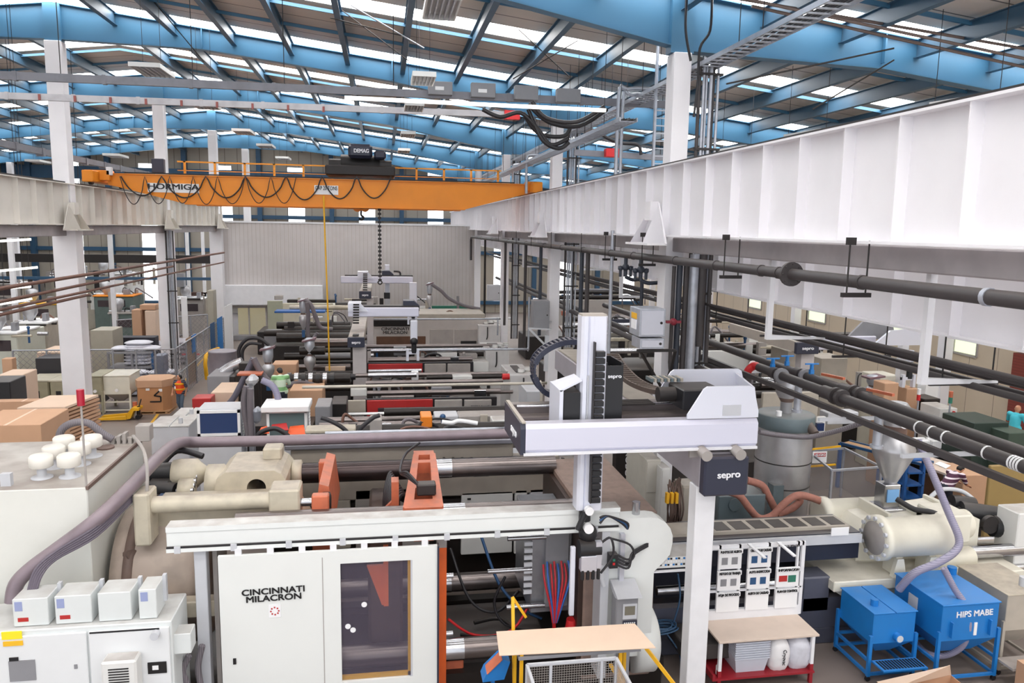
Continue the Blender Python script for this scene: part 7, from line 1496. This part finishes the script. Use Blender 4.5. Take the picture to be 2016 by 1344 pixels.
clutter([
 ('cardboard_box', 'brown carton on the sacks near the second left column, upper one', 'box', (275, 600, 306, 610), 49.5, 1, CARD, None),
 ('cardboard_box', 'brown carton below the upper one near the second left column', 'box', (259, 610, 277, 628), 49.2, 1, CARD, 0),
 ('cardboard_box', 'taped pale carton left of the second left column', 'box', (285, 612, 306, 626), 49.3, 1, CARDL, 0),
 ('machine_cabinet', 'beige crate cabinet hung behind the left fence', 'cabinet', (178, 650, 222, 672), 43, 1.6, PUT2, 0),
 ('machine_cabinet', 'blue grey steel locker right of the white sacks', 'cabinet', (303, 700, 323, 738), 38.5, .8, mat('locker', C8(118, 122, 138), .5, grime=.1), 0),
 ('shelving', 'dark framed open shelf behind the white bag rack', 'shelf', (224, 664, 305, 690), 45, .8, mat('shelf_dark', C8(40, 40, 52), .5), 0),
 ('machine_cabinet', 'dark grille panel with a white top left of the nearest column', 'cabinet', (70, 705, 128, 736), 36.6, 1.2, mat('grille_dark', C8(46, 44, 48), .5, grime=.2), 0),
 ('worktable', 'pale sheet laid on boxes left of the nearest column', 'table', (72, 693, 128, 704), 37.8, 2, CARDL, 0),
 ('cardboard_box', 'brown carton leaning at the left edge', 'box', (4, 706, 24, 738), 33, .4, CARD, 0),
 ('cardboard_box', 'open flap carton at the left edge below the white machine', 'box', (-5, 738, 45, 752), 30, 1.2, CARDL, 0),
 ('machine_cabinet', 'black machine base at the left edge', 'cabinet', (-30, 752, 20, 775), 28, 1.2, BLACK, 0),
 ('electrical_cabinet', 'grey wall cabinet right of the second left column', 'cabinet', (344, 538, 362, 565), 60, .5, GREY, None),
 ('machine_cabinet', 'olive cabinet near the enclosure corner', 'cabinet', (408, 572, 420, 610), 54.5, 1, PUT2, 0),
 ('air_handler', 'long pale duct box high on the far gable, left part', 'duct', (90, 535, 135, 545), 74, 1.5, MGREY, None),
 ('white_sheet_stack', 'stack of white trays before the tall gable window', 'trays', (224, 545, 236, 590), 60, 1, PAPER, 0),
 ('roller_door', 'brown roller door in the far wall left of the enclosure', 'door', (377, 575, 412, 608), 70, .3, mat('door_brown', C8(74, 52, 46), .6), 0),
 ('signal_box', 'small white panel on a pole with a red lamp right of the second left column', 'panel', (356, 584, 367, 597), 52, .2, PAPER, 0),
])
for i, (x, y0, y1, Y) in enumerate(((18, 470, 604, 44), (215, 463, 605, 50), (367, 463, 600, 66), (398, 463, 600, 70))):
    a, b = P(x, y0, Y=Y), P(x+5, y1, Y=Y); MB().box(a.x-.12, a.x+.12, Y, Y+.2, 0, 7.78).go('steel_post', WHITE, label=['slim white post at the left edge of the left bay', 'slim white post between the two left columns', 'slim white post right of the second left column', 'second slim white post right of the second left column'][i], cat='post')
MB().box(WX0, -12, 62, 62.4, 5.3, 5.9).go('cable_trunking', DARK, label='long dark trunking crossing the far left bay under the windows', cat='trunking')
MB().box(WX0, -12, 58, 58.2, 4.3, 4.5).go('cable_trunking', NAVB, label='navy trunking below the dark one in the far left bay', cat='trunking')
for i, (a, b, Y) in enumerate((((-10, 475), (60, 471), 30), ((-10, 534), (73, 526), 30), ((150, 546), (170, 545), 40), ((-5, 568), (60, 564), 32), ((155, 581), (172, 579), 36), ((-5, 600), (62, 588), 36))):
    p_, q_ = P(*a, Y=Y), P(*b, Y=Y); sl0 = MB().bar(p_, q_, .12, .08).go('strip_light', MATS['tube_glow'], label=['white strip light at the left edge, highest in the left bay', 'second white strip light at the left edge of the left bay', 'short white strip light right of the nearest column, upper', 'third white strip light at the left edge', 'short white strip light right of the nearest column, lower', 'lowest white strip light at the left edge'][i], cat='light', group='strip lights in the left bay')
    for e_ in (p_+(q_-p_)*.2, p_+(q_-p_)*.8): MB().cyl(e_, (e_.x, e_.y, roofz(e_.x)-.03), .01, n=4).go('hanger_wire', DARK, sl0)
# ================================================================ right bay behind the columns
m7 = press(26.5, 'pale moulding machine in the right bay behind the column pipes',
    [('guard_panel', (1380, 690, 1470, 745), MWHITE), ('guard_panel', (1475, 700, 1570, 745), MGREY)], [(1370, 1500, 680, 1, .12, BAR), (1180, 1380, 690, 2, .1, STEEL), (1380, 1560, 690, 1.5, .15, OIL)], [('cover', (1500, 700, 1560, 715), .5, .5, PUTTY)], 1.5, (11, 19))
m8 = press(21.2, 'long machine in the right bay behind the dryer, with panels and a small screen',
    [('guard_panel', (1500, 772, 1610, 850), PUTTY), ('guard_panel', (1606, 820, 1625, 860), MWHITE)], [(1430, 1600, 762, 1, .15, OIL), (1440, 1560, 748, 1.5, .1, STEEL), (1480, 1640, 775, .4, .12, OIL)], [('cover', (1370, 745, 1440, 765), 1.0, 1, DARK), ('white_box', (1630, 812, 1690, 835), .5, .5, LGREY)], 1.4, (9.2, 12), depth=2.4)
q = rect(1608, 833, 1622, 848, 21.0); MB().box(q[0], q[1], 20.98, 21.1, q[2], q[3]).go('screen', SCREEN, m8)
m9 = press(36, 'pale machine seen between the first and second right columns',
    [('guard_panel', (1110, 700, 1190, 740), MGREY), ('guard_panel', (1110, 665, 1240, 672), CREAM), ('guard_panel', (1110, 690, 1240, 696), CREAM)], [(1110, 1240, 650, 2, .1, OIL), (1110, 1240, 640, 3, .12, STEEL), (1110, 1300, 628, 5, .14, OIL)], [('orange_cap', (1108, 613, 1118, 622), 3, .4, MORANGE)], 1.5, (8, 14))
m10 = press(48, 'far pale machine in the right bay', [('guard_panel', (1090, 590, 1200, 640), MGREY)], [(1090, 1250, 585, 1, .15, OIL), (1090, 1250, 575, 2, .12, DARK)], [('cover', (1130, 570, 1200, 580), 2, 1, NAVY)], 1.5, (9, 20))
for k_, (Y_, xa, xb, yt, lb) in enumerate(((31, 1300, 1520, 668, 'grey machine row in the right bay behind the robot post'), (39, 1180, 1420, 640, 'dark machine row in the right bay beyond the tall column'), (27.6, 1640, 1760, 780, 'grey machine body under the cooling pipes in the right bay'))):
    press(Y_, lb, [('guard_panel', (xa, yt, (xa+xb)//2, yt+50), (MGREY, PUTTY, MGREY)[k_]), ('guard_panel', ((xa+xb)//2+4, yt+6, xb, yt+50), (PUTTY, MGREY, PUTTY)[k_])], [(xa, xb, yt-8, 1, .1, OIL), (xa, xb-40, yt-14, 1.8, .12, BAR)], [('cover', (xa+20, yt-12, xa+60, yt), .6, .6, (MWHITE, NAVY, MWHITE)[k_])], 1.2 if Y_ != 17.6 else .6, depth=2.5)
clutter([
 ('storage_container', 'deep blue container box beyond the right bay', 'container', (1579, 613, 1655, 650), 45, 3, mat('deep_blue', C8(22, 38, 92), .5), 0),
 ('machine_cabinet', 'tan machine cabinet behind the grey robot post in the right bay', 'cabinet', (1550, 690, 1585, 728), 24.6, 1.2, PUTTY, 0),
 ('machine_cabinet', 'brown grey machine panel right of the robot post', 'cabinet', (1616, 705, 1668, 750), 25, 1.2, PUTTY, 0),
 ('cardboard_box', 'tall brown carton with a round blue sticker in the right bay', 'box', (1740, 754, 1768, 800), 22.5, .6, CARD, 0),
 ('cardboard_box', 'brown carton right of the slim white pillar in the right bay', 'box', (1785, 765, 1808, 800), 23.5, 1, CARD, 0),
 ('machine_cabinet', 'beige curved machine body behind the silver loader in the right bay', 'cabinet', (1728, 740, 1770, 800), 24.2, 1, IU, 0),
 ('wall_cabinet', 'white wall cabinet before the brick pier', 'cabinet', (1822, 748, 1848, 783), 27, .5, PAPER, None),
 ('machine_cabinet', 'white control unit with red buttons before the brick pier', 'cabinet', (1851, 804, 1884, 836), 22.3, 1, MWHITE, 0),
 ('machine_cabinet', 'dark rack of cables left of the unit with red buttons', 'cabinet', (1818, 785, 1850, 830), 23.5, .8, DARK, 0),
 ('material_crate', 'large dark green plastic crate near the turquoise shirted worker', 'crate', (1917, 832, 1985, 875), 20.3, 1.4, mat('crate_green', C8(44, 58, 52), .5, grime=.2), 0),
 ('material_crate', 'second green plastic crate at the right edge', 'crate', (1985, 852, 2030, 895), 19.6, 1.2, mat('crate_green2', C8(62, 78, 68), .5, grime=.2), 0),
 ('cardboard_box', 'large brown carton with a blue sticker behind the striped worker', 'box', (1895, 935, 1942, 990), 19.2, 1.2, CARD, 0),
 ('cardboard_box', 'small tan carton left of the striped worker', 'box', (1847, 945, 1868, 975), 20.5, .8, CARD, 0),
 ('partition_panel', 'big olive tan partition panel at the right edge', 'panel', (1942, 915, 2060, 1080), 16.3, .1, mat('olive_panel', C8(150, 126, 78), .6, grime=.1), 0),
 ('machine_cabinet', 'tall white cabinet corner at the far right edge', 'cabinet', (2004, 1010, 2060, 1060), 13.8, .6, MWHITE, 0),
 ('yellow_cart', 'yellow cart top behind the fat pipes near the green crate', 'cart', (1889, 840, 1908, 850), 22.5, .8, YELLOW, 0),
])
q = P(1751, 783, Y=22.48); MB().cyl((q.x, 22.46, q.z), (q.x, 22.49, q.z), .1, n=20).go('round_spot', BIN, bpy.data.objects['cardboard_box.013']) if False else None
a = rect(1865, 815, 1872, 832, 22.28)
ub = [o for o in bpy.data.objects if str(o.get('label', '')).startswith('white control unit with red buttons')][0]
for k in range(4): q = P(1878, 811+6*k, Y=22.27); MB().cyl((q.x, 22.24, q.z), (q.x, 22.3, q.z), .04, n=8).go('push_button', REDS, ub)
sl_ = MB().box(P(1775, 700, Y=24).x, P(1788, 700, Y=24).x, 24, 24.25, 0, 4.6).go('steel_post', WHITE, label='slim white pillar among the cartons in the right bay', cat='post')
for i, (x, y0, y1, Y) in enumerate(((1873, 770, 835, 22.0), (1810, 765, 812, 23))):
    a, b = P(x, y0, Y=Y), P(x, y1, Y=Y); t = MB().cyl((a.x, Y, 0), (a.x, Y, a.z-.4), .03, n=8).go('signal_tower', GALV, label=['thin signal tower with orange and green lamps on the unit with red buttons', 'red and white signal post left of the brick pier'][i], cat='signal light')
    MB().cyl((a.x, Y, a.z-.4), (a.x, Y, a.z-.2), .06).go('green_lamp', GREEN if i == 0 else REDS, t); MB().cyl((a.x, Y, a.z-.2), (a.x, Y, a.z), .06).go('orange_lamp', MORANGE if i == 0 else PAPER, t)
# packing bench by the striped worker
pb = thing('packing_bench', tuple(P(1870, 900, Z=1)), 'wooden packing bench with papers left of the striped worker', 'bench')
A1 = [P(1790, 905, Z=1.4), P(1862, 932, Z=1.4), P(1885, 915, Z=1.4), P(1820, 895, Z=1.4)]
MB().slab(A1, .06).go('bench_top', PLY, pb)
for p in A1: MB().box(p.x-.04, p.x+.04, p.y-.04, p.y+.04, 0, 1.36).go('leg', GREY, pb)
MB().slab([P(1840, 912, Z=1.42), P(1862, 922, Z=1.42), P(1872, 916, Z=1.42), P(1850, 908, Z=1.42)], .005).go('paper_sheet', PAPER, pb)
gb = thing('parts_bin', tuple(P(1885, 905, Z=1)), 'grey brown open parts trough behind the packing bench', 'bin')
MB().slab([P(1848, 890, Z=1.5), P(1945, 925, Z=1.5), P(1945, 940, Z=1.1), P(1848, 905, Z=1.1)], .05).go('trough_side', mat('tan_side', C8(150, 128, 112), .6, grime=.2), gb)
rnd = random.Random(8)
for k in range(7):
    q = P(1790+k*9, 876-(k % 3)*3, Z=1.6); MB().box(q.x-.2, q.x+.2, q.y-.06, q.y+.06, 1.5, 1.75, .01).go('white_part', PAPER, label='white moulded part in the tray behind the silver loader', cat='part', group='white moulded parts in the tray')
q = P(1820, 880, Z=1.5); MB().box(q.x-1.4, q.x+1.2, q.y-.7, q.y+.5, 1.4, 1.48).box(q.x-1.3, q.x+1.1, q.y-.6, q.y+.4, 0, 1.4).go('parts_table', BLACK, label='dark table holding white moulded parts', cat='table')
# ================================================================ people
def capsules(caps, voxel, nm, mt, parent, M_):
    m = MB()
    for (a, b, r1, r2) in caps:
        a, b = M_ @ Vector(a), M_ @ Vector(b)
        m.cyl(a, b, r1, r2, 14); m.sph(a, r1, 14); m.sph(b, r2, 14)
    o = m.go(nm, mt, parent)
    rm = o.modifiers.new('remesh', 'REMESH'); rm.mode = 'VOXEL'; rm.voxel_size = voxel; rm.use_smooth_shade = True
    sm = o.modifiers.new('smooth', 'SMOOTH'); sm.iterations = 3; sm.factor = .5
    return o
def hand(w, d, side, up=Vector((0, 0, 1))):   # palm, four unequal curled fingers and a thumb from the wrist w along d
    w, d = Vector(w), Vector(d).normalized(); s = d.cross(up); s = s.normalized() if s.length > .1 else Vector((1, 0, 0)); n = s.cross(d).normalized()
    out = [(w, w+d*.05, .026, .03)]
    for i in range(4):
        b = w+d*.075+s*(.03-.02*i); out.append((w+d*.02+s*(.02-.013*i), b, .016, .012)); L = (.034, .04, .037, .028)[i]
        k1 = b+d*L-n*.012; out += [(b, k1, .0105, .0095), (k1, k1+d*L*.5-n*.03, .0095, .008)]
    t0 = w+d*.025+s*.032*side; t1 = t0+d*.03+s*.028*side; out += [(w+d*.01, t0, .014, .013), (t0, t1, .013, .011), (t1, t1+d*.025-n*.01, .011, .009)]
    return out
def person(lb, loc, face, J, shirt, trousers, shoes, sleeve=.55, hairm=None, vest=None, stripes=None, H=1.72, hair=True):
    t = thing('person', tuple(loc), lb, 'person'); k = H/1.72
    M_ = Matrix.Translation(loc) @ Matrix.Rotation(face, 4, 'Z') @ Matrix.Scale(k, 4)
    V = {a: Vector(b) for a, b in J.items()}
    pel, ch, nk, hd = V['pelvis'], V['chest'], V['neck'], V['head']
    up = (ch-pel).normalized(); hu = (hd-nk).normalized()
    fw_ = V.get('look', Vector((0, 1, 0))).normalized(); rt = fw_.cross(Vector((0, 0, 1))).normalized()
    c = [(nk-up*.06, nk+hu*.05, .058, .055), (hd-hu*.02, hd+hu*.05, .082, .09), (hd+fw_*.03-hu*.06, hd+fw_*.045-hu*.075, .06, .045), (hd+fw_*.095-hu*.005, hd+fw_*.108-hu*.025, .014, .017)]
    for s in (-1, 1): c.append((hd+rt*s*.088-hu*.01, hd+rt*s*.09+hu*.015, .018, .02))
    c += [(pel, ch, .14, .15)]
    for s, q in ((-1, 'L'), (1, 'R')):
        sh, el, wr = V['sh'+q], V['el'+q], V['wr'+q]; hp, kn, an, to = V['hip'+q], V['kn'+q], V['an'+q], V['toe'+q]
        c += [(ch+up*.08, sh, .07, .06), (sh, el, .05, .042), (el, wr, .042, .028), (hp, kn, .075, .055), (kn, an, .052, .038), (an, to, .04, .03)]
        c += hand(wr, V.get('hd'+q, (wr-el)), -s)
    body = capsules(c, .011*k, 'body', SKIN, t, M_)
    ex = M_ @ (hd+fw_*.1); 
    for s in (-1, 1):
        e = M_ @ (hd+fw_*.088+rt*s*.034+hu*.012); MB().sph(e, .013*k, 8).go('eye', PAPER, t); e2 = M_ @ (hd+fw_*.098+rt*s*.034+hu*.012); MB().sph(e2, .007*k, 8).go('pupil', INK, t)
    MB().bar(M_ @ (hd+fw_*.094-hu*.05-rt*.022), M_ @ (hd+fw_*.094-hu*.05+rt*.022), .008*k).go('mouth', mat('lips', C8(150, 84, 76), .5), t)
    if hair:
        hc = [(hd+hu*.055-fw_*.02, hd+hu*.06-fw_*.03, .095, .09), (hd-fw_*.045-hu*.0, hd-fw_*.05+hu*.02, .075, .085)]
        capsules(hc, .014, 'hair', hairm or HAIR, t, M_)
    sc = [(pel+up*.02, ch, .165, .175), (ch, ch+up*.1, .17, .12)]
    for q in 'LR':
        sh, el, wr = V['sh'+q], V['el'+q], V['wr'+q]; hp = V['hip'+q]
        sc += [(ch+up*.06, sh, .1, .085), (pel, hp+up*.06, .15, .13)]
        e_ = sh.lerp(el, min(sleeve*1.6, 1)); sc.append((sh, e_, .075, .062))
        if sleeve >= 1: sc.append((el, el.lerp(wr, .9), .058, .045))
    capsules(sc, .018*k, 'shirt', shirt, t, M_)
    tcp = [(pel-up*.02, pel+up*.03, .16, .165)]
    for q in 'LR':
        hp, kn, an = V['hip'+q], V['kn'+q], V['an'+q]; tcp += [(hp, kn, .1, .075), (kn, an+Vector((0, 0, .02)), .07, .06), (pel, hp, .12, .1)]
    capsules(tcp, .018*k, 'trousers', trousers, t, M_)
    for q in 'LR': capsules([(V['an'+q]-Vector((0, 0, .02)), V['toe'+q], .052, .042), (V['an'+q]-Vector((0, 0, .035)), V['an'+q]+(V['an'+q]-V['toe'+q])*.3-Vector((0, 0, .03)), .04, .035)], .012, 'shoe', shoes, t, M_)
    if vest:
        vc = [(pel+up*.06, ch, .18, .19), (ch, ch+up*.08, .185, .14)]+[(ch+up*.07, V['sh'+q]-(V['sh'+q]-ch)*.25, .1, .085) for q in 'LR']
        vo = capsules(vc, .018*k, 'vest', vest, t, M_)
        for z in (.06, .3):
            p = pel+up*(.12+z); a = M_ @ p; m = MB().lathe(a, [(.205*k, -.03), (.212*k, 0), (.205*k, .03)], 24); m.go('reflective_band', YELLOW, vo)
        a = M_ @ (ch+fw_*.19-up*.1); MB().box(a.x-.04, a.x+.04, a.y-.01, a.y+.01, a.z-.06, a.z+.06).go('badge', PAPER, vo)
    return t
JEAN = mat('denim', C8(82, 96, 112), .8, grime=.2); NAVT = mat('navy_trousers', C8(34, 38, 54), .8); SHOE = mat('shoes', C8(30, 28, 28), .6)
walk = dict(pelvis=(0, 0, .93), chest=(0, .02, 1.28), neck=(0, .03, 1.47), head=(0, .05, 1.6), look=(-.3, 1, 0), shL=(-.19, .02, 1.42), shR=(.19, .02, 1.42), elL=(-.26, -.08, 1.15), elR=(.27, .06, 1.15), wrL=(-.24, .02, .92), wrR=(.26, .2, .95),
            hipL=(-.09, 0, .9), hipR=(.09, 0, .9), knL=(-.1, .12, .5), knR=(.1, .02, .49), anL=(-.1, .16, .09), anR=(.1, -.2, .12), toeL=(-.11, .34, .04), toeR=(.11, -.04, .04))
# the photograph's walking man comes towards the camera, looking to his right
q = P(357, 814, Z=0)
orange = mat('vest_orange', C8(240, 84, 30), .6, emit=0)
check = mat('shirt_check', C8(52, 50, 66), .8, lines=(2, .08, .3, C8(120, 118, 130)))
w2 = dict(walk); w2['look'] = (.9, .8, 0)
person('walking man in an orange high visibility vest and jeans in the aisle', (q.x, q.y, 0), math.pi*.93, w2, check, JEAN, SHOE, sleeve=.5, vest=orange, H=1.74)
stand = dict(pelvis=(0, 0, .95), chest=(0, .03, 1.3), neck=(0, .05, 1.48), head=(0, .09, 1.6), look=(0, 1, -.1), shL=(-.2, .03, 1.43), shR=(.2, .03, 1.43), elL=(-.28, .12, 1.18), elR=(.28, .12, 1.18), wrL=(-.2, .36, 1.12), wrR=(.2, .36, 1.12), hdL=(0, 1, -.1), hdR=(0, 1, -.1),
             hipL=(-.1, 0, .92), hipR=(.1, 0, .92), knL=(-.12, .03, .5), knR=(.12, .02, .5), anL=(-.13, 0, .09), anR=(.13, -.01, .09), toeL=(-.15, .2, .04), toeR=(.15, .19, .04))
GV = mat('shirt_green_white', C8(206, 222, 200), .7, lines=(2, .34, .35, C8(130, 180, 120)))
q = P(552, 728, Y=24.6); fz = q.z-1.66
person('man in a pale green and white work vest bending over behind the guard windows', (q.x, 24.6, max(fz, 0)), .3, dict(stand, look=(-.2, 1, -.4), head=(0, .14, 1.57)), GV, NAVT, SHOE, sleeve=.6)
plat = MB().box(q.x-.8, q.x+1.0, 24.1, 25.2, 0, max(fz, .05)).go('work_platform', DARK, label='dark work platform under the man in the pale green vest', cat='platform')
STR = mat('shirt_stripes', C8(78, 40, 66), .8, lines=(2, .13, .3, C8(226, 214, 222)))
q = P(1882, 1015, Z=.0); yy = 18.6; q = P(1890, 925, Y=yy)
bend = dict(pelvis=(0, -.1, .93), chest=(0, .22, 1.17), neck=(0, .4, 1.3), head=(0, .52, 1.36), look=(0, 1, -.45), shL=(-.2, .34, 1.25), shR=(.2, .34, 1.25), elL=(-.24, .5, 1.0), elR=(.24, .48, 1.0), wrL=(-.16, .74, .92), wrR=(.16, .72, .9), hdL=(0, 1, -.3), hdR=(0, 1, -.3),
            hipL=(-.1, -.08, .9), hipR=(.1, -.08, .9), knL=(-.12, .0, .48), knR=(.12, .0, .48), anL=(-.13, -.05, .09), anR=(.13, -.05, .09), toeL=(-.15, .14, .04), toeR=(.15, .14, .04))
bz = q.z-1.4; person('man in a maroon and white striped shirt bending to work at the right', (q.x-.35, yy, max(bz, 0)), -1.25, bend, STR, NAVT, SHOE, sleeve=.5)
if bz > .05: MB().box(q.x-1.2, q.x+.9, yy-.7, yy+.7, 0, bz).go('work_platform', DARK, label='dark platform the striped shirted man stands on', cat='platform')
TQ = mat('shirt_turquoise', C8(70, 190, 208), .7)
q = P(2003, 808, Y=22.5); bz = max(q.z-1.62, 0)
person('man in a turquoise shirt working at the right edge beyond the pipes', (q.x-.05, 22.5, bz), -1.2, stand, TQ, NAVT, SHOE, sleeve=.55, hairm=mat('hair_grey', C8(120, 110, 104), .6), hair=False, H=1.78)
if bz > .05: MB().box(q.x-1, q.x+1, 22, 23, 0, bz).go('work_platform', DARK, label='platform the man in the turquoise shirt stands on', cat='platform')
q = P(1381, 628, Y=34); bz = max(q.z-1.66, 0)
person('distant worker in a green shirt with an orange collar right of the tall column', (q.x, 34, bz), 2.6, stand, GREEN, NAVT, SHOE, sleeve=.55)
if bz > .05: MB().box(q.x-.8, q.x+.8, 33.5, 34.5, 0, bz).go('work_platform', GREY, label='platform under the distant green shirted worker', cat='platform')
q = P(107, 645, Y=46); bz = max(q.z-1.2, 0)
person('distant worker in a grey shirt bending by the left machines', (q.x, 46, bz), 1.2, bend, mat('shirt_grey', C8(150, 150, 156), .8), NAVT, SHOE, sleeve=.5)
if bz > .05: MB().box(q.x-.8, q.x+.8, 45.5, 46.5, 0, bz).go('work_platform', GREY, label='platform under the distant grey shirted worker', cat='platform')
q = P(612, 785, Y=25.1)
person('worker of whom only dark hair shows above the wide brown box', (q.x, 24.7, max(q.z-1.62, 0)), 3.0, stand, mat('shirt_brown', C8(90, 70, 62), .8), NAVT, SHOE, sleeve=.5) if False else None
